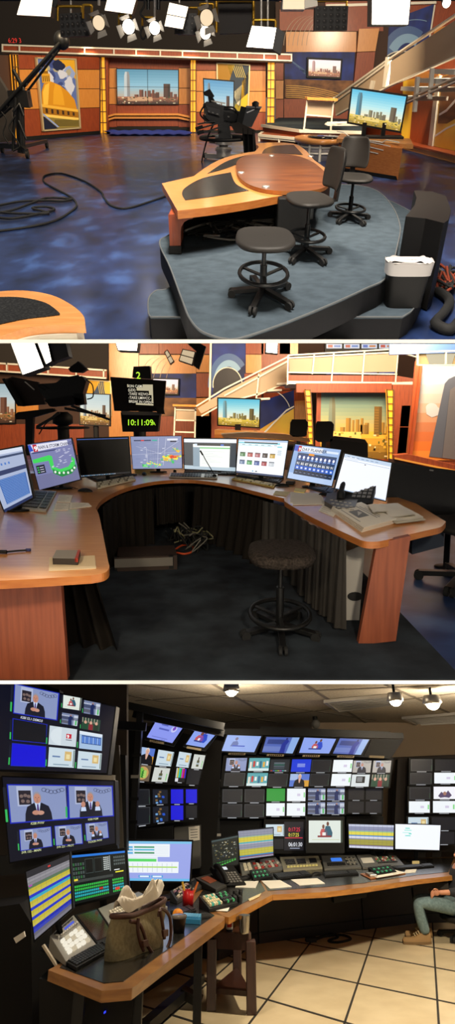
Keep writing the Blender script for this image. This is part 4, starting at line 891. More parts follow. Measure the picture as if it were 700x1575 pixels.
# large grey shutters
g = MB(H('#2e2a28', .6)); pl = front(R1, 350, 30, YL + 1); t = thing(R1, 'scoop_light', 'wide dark grey unlit scoop light with brass yoke', 'lamp', pl.hit(360, 50)); g.px(pl, [(336, 3), (388, 2), (389, 50), (338, 52)], -.4, 0); part(t, 'housing', g, bev=.03)
g = MB('brass'); yoke(g, pl.shift(.1), 333, 390, 1, 50, .04); part(t, 'yoke', g)
def fresnel(cx, cy, rp, Y, lab, mat='bulb_hot', yk=None, doors=1, room=R1, power=0, name='spot_lamp', stemy=-12, down=.25):
    pl = front(room, cx, cy, Y, 0, -15); c = pl.hit(cx, cy); r_ = (pl.hit(cx + rp, cy) - c).length
    t = thing(room, name, lab, 'lamp', c)
    g = MB('barn'); g.tube([pl.p(*pl.uv(cx, cy), 0), pl.p(*pl.uv(cx, cy), -r_ * .6), pl.p(*pl.uv(cx, cy), -r_ * 2)], [r_ * 1.12, r_ * 1.1, r_ * .9], n=20); part(t, 'housing', g)
    g = MB(mat); u, v = pl.uv(cx, cy); g.on(pl, [(u + r_ * cos(a), v + r_ * sin(a)) for a in [2 * pi * k / 24 for k in range(24)]], .0, .03); part(t, 'lens', g, 'glowing lens')
    for k in range(4 if doors else 0):
        a = pi / 2 * k + .3; g = MB(H('#8e8a84', .4)); d = V((cos(a), sin(a))); e = V((-sin(a), cos(a))); c2 = V((u, v))
        pts = [c2 + d * r_ * 1.1 + e * r_ * .7, c2 + d * r_ * 1.1 - e * r_ * .7, c2 + d * r_ * 1.75 - e * r_ * .9, c2 + d * r_ * 1.75 + e * r_ * .9]
        vs = [pl.p(pts[0].x, pts[0].y, .03), pl.p(pts[1].x, pts[1].y, .03), pl.p(pts[2].x, pts[2].y, r_ * 1.2), pl.p(pts[3].x, pts[3].y, r_ * 1.2)]
        g.ext(vs, pl.n * .02); part(t, 'barn_door', g)
    if yk: g = MB('brass'); yoke(g, pl.shift(-.2), *yk); part(t, 'yoke', g)
    g = MB('steel'); hang(g, pl.shift(-.25), cx, (yk[2] if yk else cy - rp), .035, 'steel', stemy); part(t, 'hanger', g)
    return t
fresnel(198, 41, 9, YL, 'round glaring lamp with brass yoke left of the curled cable', yk=(183, 201, 22, 40))
fresnel(238, 43, 8, YL, 'glaring barn door lamp with curled cable beside it', yk=(219, 236, 27, 42))
fresnel(316, 50, 8, YL + .4, 'glaring round lamp hanging lowest beside the two-pane light', yk=(306, 326, 32, 48))
fresnel(318, 27, 10, YL, 'half-lit lamp with open doors and brass yoke', 'bulb_dim', yk=(308, 328, 6, 26))
fresnel(152, 35, 9, YL - .5, 'tilted lamp with pale open doors right of the black bank light', 'bulb_dim', yk=(128, 141, 8, 28))
fresnel(687, 4, 6, YL - 2, 'small warm lamp in the top right corner', doors=0)
g = MB('rubber'); pl = front(R1, 220, 30, YL); g.tube(smoothpts([pl.hit(*p) for p in ((222, -10), (222, 8), (216, 20), (222, 28), (230, 33), (226, 52), (220, 60), (216, 52), (220, 40))], 5), .025)
solo(R1, 'lamp_cable', 'curled black lamp cable hanging from the grid', 'cable', g)
g = MB('black_metal'); pl = front(R1, 220, 30, YL + .2)
for x0, x1, y in ((-60, 760, -3),): g.tube([pl.hit(x0, y), pl.hit(x1, y)], .06)
for x in (228, 240, 244, 411, 500, 600): g.tube([pl.hit(x, -4), pl.hit(x, 15 if x < 400 else 0)], .05)
solo(R1, 'lighting_grid', 'black pipe grid carrying the studio lamps', 'grid', g)

# ================================================================ ROOM 2: the weather desk in the same studio
noisy('carpet_dark', '#23262b', '#343b42', 3, .95, bump=.3, detail=10, spec=.1); noisy('floor_navy', '#1a2a4c', '#4a6a9c', 1.3, .35, detail=10, c3='#2c4270')
P('curtain', '#17130f', .85, spec=.15); P('sheer', '#26221d', .8); P('mural_sky2', '#51757c', .45)
lim = R2.g(0, 1046.5).y
f = MB('floor_navy'); f.prism([(-2.6, lim), (2.6, lim), (26, 40), (-26, 40)], -.05, 0); struct(R2, 'floor', f)
cp_ = [R2.g(*p) for p in ((-60, 1046.5), (640, 1046.5), (760, 1120))]
cp_ = [V((-2.6, lim, 0)), R2.g(712, 1046.5), R2.g(612, 940), R2.g(540, 862), R2.g(250, 800), R2.g(-100, 800)]
f = MB('carpet_dark'); f.prism(cp_, 0, .012); solo(R2, 'carpet', 'dark grey blue carpet under the weather desk', 'carpet', f)
# back walls
YB = 24.0; B2 = front(R2, 350, 700, YB); 
m = MB(WR)
def pq(mb, pl, mat, x0, y0, x1, y1, n0=0, n1=.08): mb.px(pl, [(x0, y0), (x1, y0), (x1, y1), (x0, y1)], n0, n1, mat)
B2b = B2.shift(-.3)
pq(m, B2b, 'void_grey', -80, 528.5, 214, 575, -.1, 0); pq(m, B2b, 'seam', -80, 575, 330, 760, -.1, 0); pq(m, B2b, 'seam', 214, 528.5, 790, 760, -.1, 0)
for mat, x0, y0, x1, y1 in ((WR, -80, 596, 60, 612), (WO, -80, 612, 60, 640), (WR, 0, 652, 130, 700), (WO, 130, 597, 168, 612), (WO, 168, 528.5, 214, 700), (WR, 214, 528.5, 245, 545), (WO, 214, 546, 302, 575),
                            (WO, 302, 546, 322, 573), (WR, 302, 574, 322, 611), (WO, 302, 612, 322, 640), (WR, 214, 640, 300, 700), (WR, 245, 528.5, 325, 545), (WR, -80, 700, 330, 790)): pq(m, B2b, mat, x0 + .3, y0 + .3, x1 - .3, y1 - .3)
pq(m, B2b, 'mural_navy', 231, 575, 302, 612, 0, .06); pq(m, B2b, 'mural_bronze', 235, 612, 302, 640, 0, .06)
for k in range(5):
    pts = [(240 + 10 * k + 26 * cos(radians(a)), 600 - 50 * sin(radians(a))) for a in range(95, 175, 8)]
    m.on(B2b, [B2b.uv(*p) for p in pts] + [B2b.uv(p[0] + .8, p[1]) for p in pts][::-1], .08, .09, 'frost')
struct(R2, 'wall_back', m)
# header truss at left
m = MB('white_metal'); T2 = lambda x: 558 + x * .066; pl = B2.shift(.2)
m.px(pl, [(-80, T2(-80)), (165, T2(165)), (165, T2(165) + 14), (-80, T2(-80) + 14)], 0, .1, WR)
for k in (0, 12): m.px(pl, [(-80, T2(-80) + k), (165, T2(165) + k), (165, T2(165) + k + 2.5), (-80, T2(-80) + k + 2.5)], .08, .2)
for x in (12, 75, 118, 160): m.px(pl, [(x, T2(x)), (x + 2, T2(x)), (x + 2, T2(x) + 13), (x, T2(x) + 13)], .08, .2)
solo(R2, 'header_truss', 'wooden header beam with white rails behind the cameras', 'beam', m)
# pictures of the set behind the cameras
A = B2.shift(-.2)
t = thing(R2, 'video_wall', 'wide skyline video wall at the far left behind the big camera', 'video wall', A.hit(10, 655))
g = MB('bezel'); g.px(A, [(-70, 588), (25, 589), (25, 652), (-70, 654)], 0, .08); part(t, 'housing', g)
q = Q(A, (-68, 590), (24, 591), (24, 650), (-68, 652)); g = MB(); skyline(g, q, .1, .004, .95, top='#9db4bd', mid='#c4cfce', low='#d6c2a4', bld='#a06a4a', grd='#b8773c', grd2='#4a2a18', dark='#5a3020'); part(t, 'picture', g)
t = thing(R2, 'framed_picture', 'gold and blue abstract picture above the skyline screen', 'picture', A.hit(150, 612))
g = MB('gold_frame'); g.px(A, [(128, 583), (172, 586), (172, 640), (128, 640)], 0, .06); part(t, 'frame', g)
q = Q(A, (131, 585), (170, 588), (170, 638), (131, 638)); g = MB(); rc(g, q, 0, 0, 1, 1, .07, H('#3f4f6a')); fl(g, q, [(0, 1), (.6, 1), (.3, .6), (0, .3)], .075, H('#d6a02c')); fl(g, q, [(.75, 1), (1, 1), (1, .2), (.85, .4)], .075, H('#e8c04c'))
for k in range(5): fl(g, q, [(.5 + .07 * k, .98), (.52 + .07 * k, .98), (.62 + .07 * k, .6), (.6 + .07 * k, .6)], .08, H('#d8c060'))
part(t, 'print', g)
pA = front(R2, 150, 650, 17)
display(R2, 'flat_screen', 'flat skyline screen seen between the two studio cameras', 'screen', pA, ((122, 604), (170, 606), (170, 656), (122, 654)), art_sky(d=.003, top='#a8c4cc', mid='#cdd8d4', low='#e8d8ac', bld='#a06a3c', grd='#d8a23c', grd2='#6a4018'), .03, .1, stand=(V((pA.hit(146, 654).x, 17, 0)), lambda s, q0: s.tube([V((q0.p(.5, 0).x, 17.1, 0)), q0.p(.5, .2, -.1)], .08)))
display(R2, 'flat_screen', 'flat skyline screen mounted on the blue printed wall', 'screen', B2.shift(-.1), ((234, 581), (276, 582), (275, 608), (234, 607)), art_sky(d=.004, top='#f2dce8', mid='#f6e0e0', low='#f0c090', tall='#c09a9a', dark='#5a2018', bld='#a04a2c', grd='#e07a2c', grd2='#7a2e14'), .05, .15)
# rail with wooden shelf, stairs
A = front(R2, 290, 660, 20); t = thing(R2, 'railing', 'white railing with wooden shelf in front of the blue printed wall', 'railing', A.hit(285, 668))
g = MB('white_metal'); bars(g, A, [(270, 624, 266, 713), (301, 626, 299, 713), (270, 630, 302, 631), (269, 646, 301, 647), (268, 664, 300, 665)], 2.2, 0, .08); part(t, 'frame', g)
g = MB(WO); g.px(A, [(267, 622), (303, 623), (303, 626), (267, 625)], -.3, .3); part(t, 'shelf', g)
g = MB('frost'); pq(g, A, None, 271, 632, 300, 646, .02, .04); part(t, 'infill_panel', g)
# mural left of stair, wood columns, murals behind stairs
m = MB('mural_navy'); W2 = front(R2, 380, 600, 21)
m.px(W2, [(325, 528.5), (382, 528.5), (376, 612), (325, 612)], 0, .05, 'mural_navy')
band_arc(352, 592, 32, 48, 40, 185, 14, 'mural_mid', .05, .06, W2); band_arc(352, 592, 24, 38, 40, 185, 10, 'mural_pale', .06, .07, W2); m.px(W2, [(327, 605)] + [(350 + 22 * cos(radians(a)), 592 - 26 * sin(radians(a))) for a in range(190, 0, -15)] + [(372, 606)], .07, .08, 'mural_ink')
band_arc(350, 592, 23, 27, 0, 190, 1.3, 'white_metal', .08, .1, W2); m.px(W2, [(323, 528.5), (326, 528.5), (324, 625), (321, 625)], 0, .1, 'white_metal')
for mat, x0, y0, x1, y1 in ((WR, 378, 528.5, 405, 545), (WO, 378, 546, 402, 574), (WR, 376, 575, 402, 612), (WR, 402, 528.5, 446, 600), (WO, 430, 528.5, 458, 545)): pq(m, W2, mat, x0, y0, x1, y1, 0, .1)
m.px(W2, [(325, 612), (450, 600), (452, 770), (325, 770)], -.05, .02, WR); m.px(W2, [(400, 618), (452, 600), (452, 690), (400, 680)], .02, .06, 'mural_sun'); m.px(W2, [(400, 618), (452, 600), (452, 628), (400, 660)], .06, .07, 'mural_navy')
A_ = [(402, 668), (420, 650), (440, 630), (452, 624)]; m.px(W2, A_ + [(452, 626), (440, 633), (420, 653), (403, 671)], .08, .1, 'white_paint')
band_arc(408, 640, 40, 42, 20, 80, 1.2, 'white_paint', .08, .1, W2)
m.px(W2, [(452, 600), (477, 598), (477, 770), (452, 770)], -.05, .1, WR); m.px(W2, [(453, 617), (470, 616), (470, 650), (453, 650)], .1, .15, WO)
struct(R2, 'wall_middle', m)
A = front(R2, 400, 600, 19); t = thing(R2, 'staircase', 'white railed staircase rising to the balcony', 'staircase', A.hit(340, 640))
g = MB('white_metal'); bars(g, A, [(302, 625, 345, 598), (345, 598, 443, 549), (310, 640, 345, 620), (345, 609, 442, 556), (345, 620, 400, 605), (395, 608, 442, 588), (398, 575, 394, 614), (443, 548, 441, 592)], 2.2, 0, .1); part(t, 'rail', g)
g = MB('frost'); g.px(A, [(345, 602), (442, 554), (440, 588), (395, 606), (345, 618)], .02, .05); g.px(A, [(304, 628), (345, 602), (345, 618), (310, 636)], .02, .05); part(t, 'infill_panel', g)
for x, y in ((392, 613), (410, 600), (425, 590)): g = MB('stage_edge'); g.px(A, [(x, y), (x + 22, y - 1), (x + 22, y + 2), (x, y + 3)], -.8, .4); part(t, 'tread', g)
# balcony
A = front(R2, 540, 580, 17.5, -3); t = thing(R2, 'balcony', 'white railed balcony with frosted panels above the skyline picture', 'balcony', A.hit(540, 595))
g = MB('white_metal'); bars(g, A, [(443, 547, 612, 537), (612, 537, 642, 545), (443, 551, 612, 542), (612, 542, 642, 550), (443, 573, 610, 576), (443, 590, 610, 590), (610, 590, 640, 592), (443, 547, 442, 592), (513, 543, 509, 590), (560, 540, 556, 590), (612, 534, 607, 592), (641, 545, 638, 592), (483, 546, 480, 576)], 2, 0, .1); part(t, 'rail', g)
g = MB('frost'); g.px(A, [(445, 551), (611, 543), (608, 572), (445, 574)], .02, .04); part(t, 'infill_panel', g)
g = MB('white_metal'); g.px(A, [(443, 577), (610, 578), (640, 583), (640, 588), (610, 589), (443, 587)], -2.5, .05, WR); g.px(A, [(443, 586), (610, 588), (640, 587), (640, 592), (610, 592), (443, 591)], -2.5, .08); part(t, 'deck', g)
# band of coloured screens above balcony
U = front(R2, 560, 535, 19.5); t = thing(R2, 'monitor_row', 'row of bright news monitors high behind the balcony rail', 'monitors', U.hit(560, 575)); 
g = MB('bezel'); g.px(U, [(500, 528.5), (608, 528.5), (606, 577), (500, 577)], -.2, 0); part(t, 'housing', g)
rnd = random.Random(4)
for i in range(4):
    x0 = 502 + 27 * i; g = MB(); q = Q(U, (x0, 529), (x0 + 24, 529), (x0 + 24, 536), (x0, 536)); rc(g, q, 0, 0, 1, 1, .01, E('#c9d4e8', .9)); rc(g, q, .1, .2, .4, .8, .015, E(rnd.choice(['#c0392b', '#2e63c0']), .9)); rc(g, q, .5, .3, .9, .7, .015, E(rnd.choice(['#c8742e', '#3c78c8']), .9))
    q = Q(U, (x0, 570), (x0 + 24, 570), (x0 + 24, 576), (x0, 576)); rc(g, q, 0, 0, 1, 1, .01, E('#2c4a9c', .7)); part(t, 'display', g)
# big golden skyline picture under the balcony between glowing arches
D = front(R2, 560, 650, 17); t = thing(R2, 'mural_screen', 'large golden hazy skyline picture under the balcony', 'picture', D.hit(545, 700))
g = MB('bezel'); g.px(D, [(488, 603), (606, 603), (604, 723), (484, 723)], -.1, 0, 'wood_cherry'); part(t, 'frame', g)
q = Q(D, (494, 604), (602, 605), (600, 706), (492, 704)); g = MB(); skyline(g, q, .01, .003, .8, top='#54757a', mid='#8d9a7c', low='#c8a45c', tall='#6f7c70', dark='#5a4420', bld='#a07a34', grd='#d8a83c', grd2='#7a5a20', hz=.42, ems=lambda c: H(c, .5)); part(t, 'print', g)
def arch(x0, x1, xb0, xb1, y0, y1, lab, flip=1):
    t = thing(R2, 'glowing_arch', lab, 'pillar', D.shift(.5).hit(xb0, y1)); pl = D.shift(.5); N = 10; g = MB('amber_glass'); s = MB('slat')
    e0 = [(x0 + (xb0 - x0) * (1 - (1 - i / N) ** 2), y0 + (y1 - y0) * i / N) for i in range(N + 1)]; e1 = [(x1 + (xb1 - x1) * (1 - (1 - i / N) ** 2), y0 + (y1 - y0) * i / N) for i in range(N + 1)]
    for i in range(N): g.px(pl, [e0[i], e1[i], e1[i + 1], e0[i + 1]], 0, .08)
    for i in range(N):
        for e, w_ in ((e0, 1.2), (e1, 1.2)): s.px(pl, [e[i], (e[i][0] + w_, e[i][1]), (e[i + 1][0] + w_, e[i + 1][1]), e[i + 1]], .07, .14)
        s.px(pl, [e0[i], e1[i], (e1[i][0], e1[i][1] + 1), (e0[i][0], e0[i][1] + 1)], .07, .14)
    part(t, 'glass_panel', g, 'glowing amber glass'); part(t, 'frame', s)
arch(468, 476, 473, 480, 599, 692, 'curved glowing amber pillar left of the golden skyline picture'); arch(593, 603, 596, 602, 599, 706, 'curved glowing amber pillar right of the golden skyline picture')
m = MB(WR); C4 = D.shift(.3)
for mat, pts in ((WR, [(601, 592), (640, 592), (628, 705), (601, 705)]), (WO, [(615, 624), (636, 624), (632, 656), (612, 656)]), (WR, [(612, 657), (632, 657), (628, 700), (608, 700)]), (WR, [(455, 590), (600, 590), (600, 604), (455, 604)])): m.px(C4, pts, 0, .2, mat)
struct(R2, 'wall_right', m)
# right: giant dusk picture with skyscraper, lit soffit and ledge
D2 = front(R2, 660, 700, 13, -8); t = thing(R2, 'mural_screen', 'huge dusk picture with a dark skyscraper at the far right', 'picture', D2.hit(670, 708))
g = MB('wood_cherry'); g.px(D2, [(640, 555), (790, 555), (790, 735), (626, 700)], -.15, -.01); g.px(D2, [(645, 563), (649, 563), (633, 700), (629, 699)], 0, .1); part(t, 'frame', g)
g = MB(); cols = ['#8a9cb4', '#94a0b0', '#9c9ca4', '#a39a98', '#aa8e80', '#a87c62', '#a8694a', '#b06038', '#c0662c', '#c87a34']
for i, c in enumerate(cols):
    y0, y1 = 562 + 14.6 * i, 562 + 14.6 * (i + 1); xl = lambda y: 648 - (y - 562) * .112; g.px(D2, [(xl(y0), y0), (790, y0), (790, y1), (xl(y1), y1)], 0, .01, H(c, .5))
g.px(D2, [(684, 590), (690, 583), (712, 573), (712, 708), (660, 702)], .012, .02, H('#4d5261', .5)); g.px(D2, [(692, 600), (712, 586), (712, 708), (680, 704)], .022, .03, H('#5d5a60', .5))
g.px(D2, [(655, 627)] + [(664 + 9 * cos(radians(a)), 627 - 7 * sin(radians(a))) for a in range(170, 0, -20)] + [(678, 630), (676, 638), (664, 642), (656, 637)], .012, .016, H('#a8a8b0', .5)); part(t, 'print', g)
m = MB('wood_orange'); m.px(D2.shift(.4), [(606, 700), (626, 698), (790, 736), (790, 748), (606, 706)], -.3, .1, WR); m.px(D2.shift(.4), [(606, 703), (790, 741), (790, 744), (606, 705.5)], .1, .14, E('#e08a2c', 1.1)); m.px(D2.shift(.4), [(600, 706), (790, 747), (790, 800), (600, 760)], -.3, .0, 'seam'); struct(R2, 'wall_far_right', m)
t = thing(R2, 'lit_soffit', 'frosted lit canopy strip above the dusk picture', 'canopy', D2.shift(.9).hit(670, 562)); g = MB('white_metal'); X_ = D2.shift(.9)
for a in ([(641, 541), (790, 536), (790, 539), (641, 543)], [(641, 561), (790, 560), (790, 563), (641, 563)], [(641, 541), (643, 541), (643, 563), (641, 563)], [(684, 540), (686, 540), (686, 562), (684, 562)]): g.px(X_, a, 0, .08)
part(t, 'frame', g); g = MB(E('#d9cfb0', .9)); g.px(X_, [(643, 544), (790, 541), (790, 560), (643, 560)], -.1, .02, H('#8a7c60')); g.px(X_, [(655, 545), (700, 544), (695, 560), (660, 560)], .021, .025, E('#e8dcba', .8)); part(t, 'frosted_panel', g)
m = MB('mural_navy'); m.px(D2, [(600, 528.5), (790, 528.5), (790, 541), (600, 545)], -.2, -.05, 'mural_mid'); struct(R2, 'trim_1', m)
# television beyond the desk, on its console
A = front(R2, 366, 660, 14, -3)
cz = .75
def stn(s, q0): c = A.hit(366, 663); s.box(c + V((0, 0, -.02)), (.9, .5, .05)); s.box(c + V((0, 0, .06)), (.14, .08, .2))
display(R2, 'television', 'television with bright skyline picture beyond the desk', 'television', A, ((334, 611), (401.5, 613), (400, 659), (334, 655)), art_sky(d=.002, top='#5fc4de', mid='#c8eee8', low='#f6efcf', tall='#7fb0b8', dark='#5a4a2c', bld='#9c8a4a', grd='#f4d04c', grd2='#a8852c'), .03, .08, stand=(A.hit(366, 663), stn))
g = MB('wood_desk'); A1 = A.shift(.4)
g.px(A1, [(330, 661), (406, 664), (406, 672), (330, 668)], -1.2, 0, 'wood_desk'); g.px(A1, [(330, 668), (406, 672), (406, 741), (330, 741)], -1.1, 0, 'wood_cab'); solo(R2, 'media_console', 'orange wooden console under the bright television', 'console', g)
g = MB('wood_desk'); A1 = front(R2, 420, 668, 11.5)
g.px(A1, [(340, 668), (380, 665), (440, 668), (475, 674), (478, 680), (430, 676), (380, 673), (345, 674)], -.8, 0, 'wood_desk'); g.px(A1, [(410, 677), (472, 682), (470, 764), (412, 764)], -.6, -.1, 'wood_cab'); solo(R2, 'anchor_desk', 'far anchor desk of pale wood beyond the monitors', 'desk', g)

# ---- the horseshoe desk
ZT = .76; TH = .045
outer = [(-40, 705), (40, 694), (120, 684), (200, 680), (300, 680), (420, 690), (500, 705), (600, 735), (650, 770), (684, 803)]
inner = [(-40, 895), (0, 894), (60, 890), (140, 886)]
corner = [(140, 886), (158, 883), (168, 876), (166, 866), (158, 820), (152, 792), (147, 782)]
ring = [(147, 782), (158, 768), (190, 752), (235, 741), (290, 738), (345, 744), (390, 755), (418, 762), (437, 766), (440, 768)]
right = [(436, 772), (470, 792), (510, 812), (550, 830), (562, 834), (580, 834), (620, 827), (660, 815), (684, 807)]
t = thing(R2, 'weather_desk', 'large horseshoe shaped orange wood desk holding the row of monitors', 'desk', R2.g(350, 820))
def gz(p, z): return R2.g(p[0], p[1], z)
def smooth2(p, n=5): return smoothpts([V(x) for x in p], n)
g = MB(); pl_ = [gz(p, ZT) for p in [V((-40, 738)), V((60, 727))] + smooth2([(60, 727), (130, 720), (200, 715), (300, 714), (420, 720), (470, 729)])[1:-1] + [V((470, 729)), V((470, 792))] + smooth2([(440, 767), (418, 762), (390, 755), (345, 744), (290, 738), (235, 741), (190, 752), (158, 768), (147, 782)])]
g.prism(pl_, ZT - TH, ZT, 'wood_desk', 'wood_cab'); part(t, 'curved_top', g)
g = MB(); pl_ = [gz(p, ZT) for p in [V((-60, 750)), V((40, 745)), V((147, 782))] + smooth2([(147, 782), (152, 792), (158, 820), (166, 862), (168, 874), (160, 882), (140, 886)]) + [V((60, 891)), V((-60, 897))]]
g.prism(pl_, ZT - TH * 1.0 + .003, ZT + .003, 'wood_desk', 'wood_cab'); part(t, 'left_wing_top', g)
g = MB(); pl_ = [gz(p, ZT) for p in [V((470, 729)), V((560, 748)), V((640, 775)), V((686, 803))] + smooth2([(684, 806), (676, 812), (650, 818), (600, 830), (578, 834), (560, 833), (545, 827), (510, 811), (470, 791), (438, 772)]) + [V((437, 768))]]
g.prism(pl_, ZT - TH * .98, ZT + .004, 'wood_desk', 'wood_cab'); part(t, 'right_wing_top', g)
noisy('laminate_red', '#7a3b22', '#8e4a2c', 2, .5, stretch=(20, 20, 1.2)); 
g = MB('laminate_red'); A = front(R2, 590, 950, R2.g(555, 992).y)
fb0 = R2.g(551, 992); fb1 = R2.g(609, 986); g.on(A, [A.uv(551, 992), A.uv(609, 986), A.uv(632, 824), A.uv(580, 836)], -.06, 0); part(t, 'right_end_panel', g, bev=.004)
g = MB('laminate_red'); A = front(R2, 50, 1000, R2.g(50, 1075).y + .12)
g.px(A, [(-60, 896), (93, 889), (104, 1045.5), (-60, 1045.5)], -.05, 0); part(t, 'left_end_panel', g, bev=.004)
# ---- curtains: hanging sheets with folds under the ring
def drape(path, z0, z1, amp, freq, name, lab, mat='curtain', flare=0, n=None, group='dark curtains hung under the weather desk'):
    P_ = smoothpts([V((p.x, p.y)) for p in path], 10); N = len(P_) - 1; g = MB(mat)
    def fn(u, v):
        i = min(N - 1, int(u * N)); f_ = u * N - i; p = P_[i] * (1 - f_) + P_[i + 1] * f_; d = (P_[i + 1] - P_[i]); d = d.normalized() if d.length > 1e-6 else V((1, 0)); nn = V((d.y, -d.x))
        a = amp * (.35 + .65 * (1 - v)); k = sin(freq * u * 2 * pi + 1.3 * sin(5 * u)) + .4 * sin(freq * 2.7 * u * 2 * pi)
        q = p + nn * (a * k + flare * (1 - v) ** 1.5); return (q.x, q.y, z0 + (z1 - z0) * v)
    g.grid(fn, n or int(70 * freq / 10) + 40, 10, mat, (0, .006, 0)); return solo(R2, name, lab, 'curtain', g, group)
gf = lambda x, y, z=ZT - .02: R2.g(x, y, z)
dr = [gf(162, 770), gf(190, 756), gf(235, 746), gf(300, 743)]
drape([gf(158, 775), gf(180, 760), gf(208, 752), gf(238, 748)], .02, ZT - TH, .035, 7, 'curtain', 'black curtain under the left curve of the desk')
drape([gf(240, 748), gf(262, 746), gf(285, 745)], .25, ZT - TH, .03, 4, 'curtain', 'short black curtain above the cable pile')
drape([gf(300, 745), gf(340, 749), gf(375, 757), gf(405, 766)], .02, ZT - TH, .05, 8, 'curtain', 'black curtain sweeping to the floor at the back right of the ring', flare=.06)
drape([gf(405, 767), gf(440, 776), gf(470, 797), gf(500, 812), gf(530, 826)], .04, ZT - TH, .03, 11, 'curtain', 'sheer grey brown curtain under the right wing behind the stool', 'sheer')
g = MB('curtain')
Ad = front(R2, 120, 890, R2.g(120, 1046).y + .55)
def cf(u, v):
    x = 96 + (150 - 96) * u + (1 - v) * (10 + 46 * u); y = 888 + (1 - v) * 160; p = Ad.uv(x, min(y, 1045)); return Ad.p(p[0], p[1], .05 * sin(u * 19 + 2 * v) + .15 * (1 - v) * u)
g.grid(cf, 40, 12, 'curtain', (0, .01, 0)); solo(R2, 'curtain', 'black curtain trailing to the floor beside the left wing panel', 'curtain', g, 'dark curtains hung under the weather desk')
# dark backing behind ring
g = MB(H('#0d0b0a', .9)); pb = [R2.g(x, y, 0) for x, y in ((130, 815), (190, 818), (260, 812), (330, 815), (420, 840))]
for i in range(4): g.ext([pb[i], pb[i + 1], pb[i + 1] + V((0, 0, ZT - TH)), pb[i] + V((0, 0, ZT - TH))], (0, .03, 0))
part(t, 'back_panel', g)
# white cabinet behind the right curtain
g = MB(H('#a7a39c', .5)); A = front(R2, 530, 960, R2.g(500, 974).y + .25); g.px(A, [(506, 972), (552, 962), (562, 836), (530, 850)], -.3, 0); t2 = solo(R2, 'equipment_box', 'pale grey box standing behind the right end panel', 'box', g)
g = MB('rubber'); a = A.uv(546, 917); g.on(A, [(a[0] + .06 * cos(k), a[1] + .035 * sin(k)) for k in [i * pi / 8 for i in range(16)]], 0, .01)
o = bpy.data.objects.new('hole_grommet', build_mesh('hole_grommet', g, ORG[t2.name], R2)); COL.objects.link(o); o.parent = t2
# dark wing panel beyond desk right corner
g = MB(H('#2a3240', .7)); A = front(R2, 655, 830, R2.g(655, 905, 0).y); g.px(A, [(634, 824), (684, 810), (683, 840), (634, 853)], -.3, 0); solo(R2, 'side_panel', 'dark blue grey panel fixed beside the right desk end', 'panel', g)
# amp rack and cables beneath
g = MB(H('#3d2c24', .6)); c = R2.g(222, 878); g.box(c + V((0, .22, .08)), (.62, .5, .16), H('#33261f', .6), .15); g.box(c + V((0, -.02, .1)), (.6, .04, .09), H('#6b665f', .5), .15); g.box(c + V((-.28, -.03, .09)), (.05, .05, .14), 'black', .15); g.box(c + V((.28, .03, .09)), (.05, .05, .14), 'black', .15)
solo(R2, 'equipment_case', 'low dark equipment case lying on the carpet under the desk', 'case', g)
rnd = random.Random(6)
g = MB('rubber')
for k in range(16):
    a = R2.g(268 + rnd.random() * 46, 838 + rnd.random() * 14, 0); g.tube(smoothpts([a + V((rnd.uniform(-.15, .15), rnd.uniform(-.25, .25), .02 + .25 * rnd.random())) for _ in range(6)], 4), .009, rnd.choice(['rubber', 'rubber', H('#6a675f'), H('#7d7a5c')]), n=5)
solo(R2, 'cable_tangle', 'tangle of dark and pale cables on the carpet under the ring', 'cables', g, kind='stuff')
g = MB(H('#c8502c', .5)); g.tube(smoothpts([R2.g(*p, .03) for p in ((262, 853), (270, 845), (283, 838), (296, 840), (296, 848), (284, 852), (272, 850))], 5), .012, H('#c8502c', .5)); solo(R2, 'orange_cable', 'orange cable looped on the carpet under the desk', 'cable', g)
# ---- stool in front
ST2 = 1.5
b = R2.g(430, 975); zs = R2.zat(b, 842); w_ = px_w(R2, 377, 486, 858, zs)
noisy('fabric_dark', '#1d1916', '#3a332e', 60, .95, bump=.5, spec=.1)
chair(R2, b, w_, zs, 'fabric_stool', 'dark fabric seated stool with foot ring inside the horseshoe desk', st=ST2, cush='fabric_dark', nleg=5, rot0=.9, zring=R2.zat(b, 943), rr=.92, thick=.2)
# casters and chair base at right edge
b = R2.g(712, 900); chair(R2, b, .7, .62, 'office_chair', 'partly seen office chair base beside the black monitor', st=1.3, ring=False, rot0=2.7, nleg=5)
# ---- chairs beyond
for x0, x1, y0, y1, Y_, lab in ((446, 474, 645, 672, 11.5, 'dark chair back beyond the monitors, left one of the pair'), (485, 514, 648, 680, 11, 'dark chair back beyond the monitors, right one of the pair')):
    A = front(R2, x0, y0, Y_); t = thing(R2, 'office_chair', lab, 'chair', A.hit((x0 + x1) / 2, y1 + 6)); g = MB('leather'); c = [(x0 + 1, y0 + 5), (x0 + 4, y0), (x1 - 4, y0), (x1, y0 + 5), (x1 - 2, y1 - 3), (x1 - 6, y1), (x0 + 5, y1), (x0, y1 - 4)]; g.px(A, c, -.08, 0); part(t, 'backrest', g, bev=.03)
    g = MB('black_metal'); g.px(A, [((x0 + x1) / 2 - 3, y1 - 8), ((x0 + x1) / 2 + 3, y1 - 8), ((x0 + x1) / 2 + 3, y1 + 20), ((x0 + x1) / 2 - 3, y1 + 20)], -.14, -.08); part(t, 'back_bracket', g); g = MB('black_metal'); c = A.hit((x0 + x1) / 2, y1 + 20); g.tube([V((c.x, c.y + .1, 0)), c + V((0, .1, 0))], .05); g.lathe(V((c.x, c.y + .1, 0)), [(.34, 0), (.3, .06), (.05, .1)], n=5); part(t, 'base', g)
    g = MB('leather'); c = A.hit((x0 + x1) / 2, y1 + 20); g.lathe(c + V((0, .1, 0)), [(.02, 0), (.28, 0), (.32, .05), (.28, .1), (.02, .1)], sy=1.0); part(t, 'seat', g)
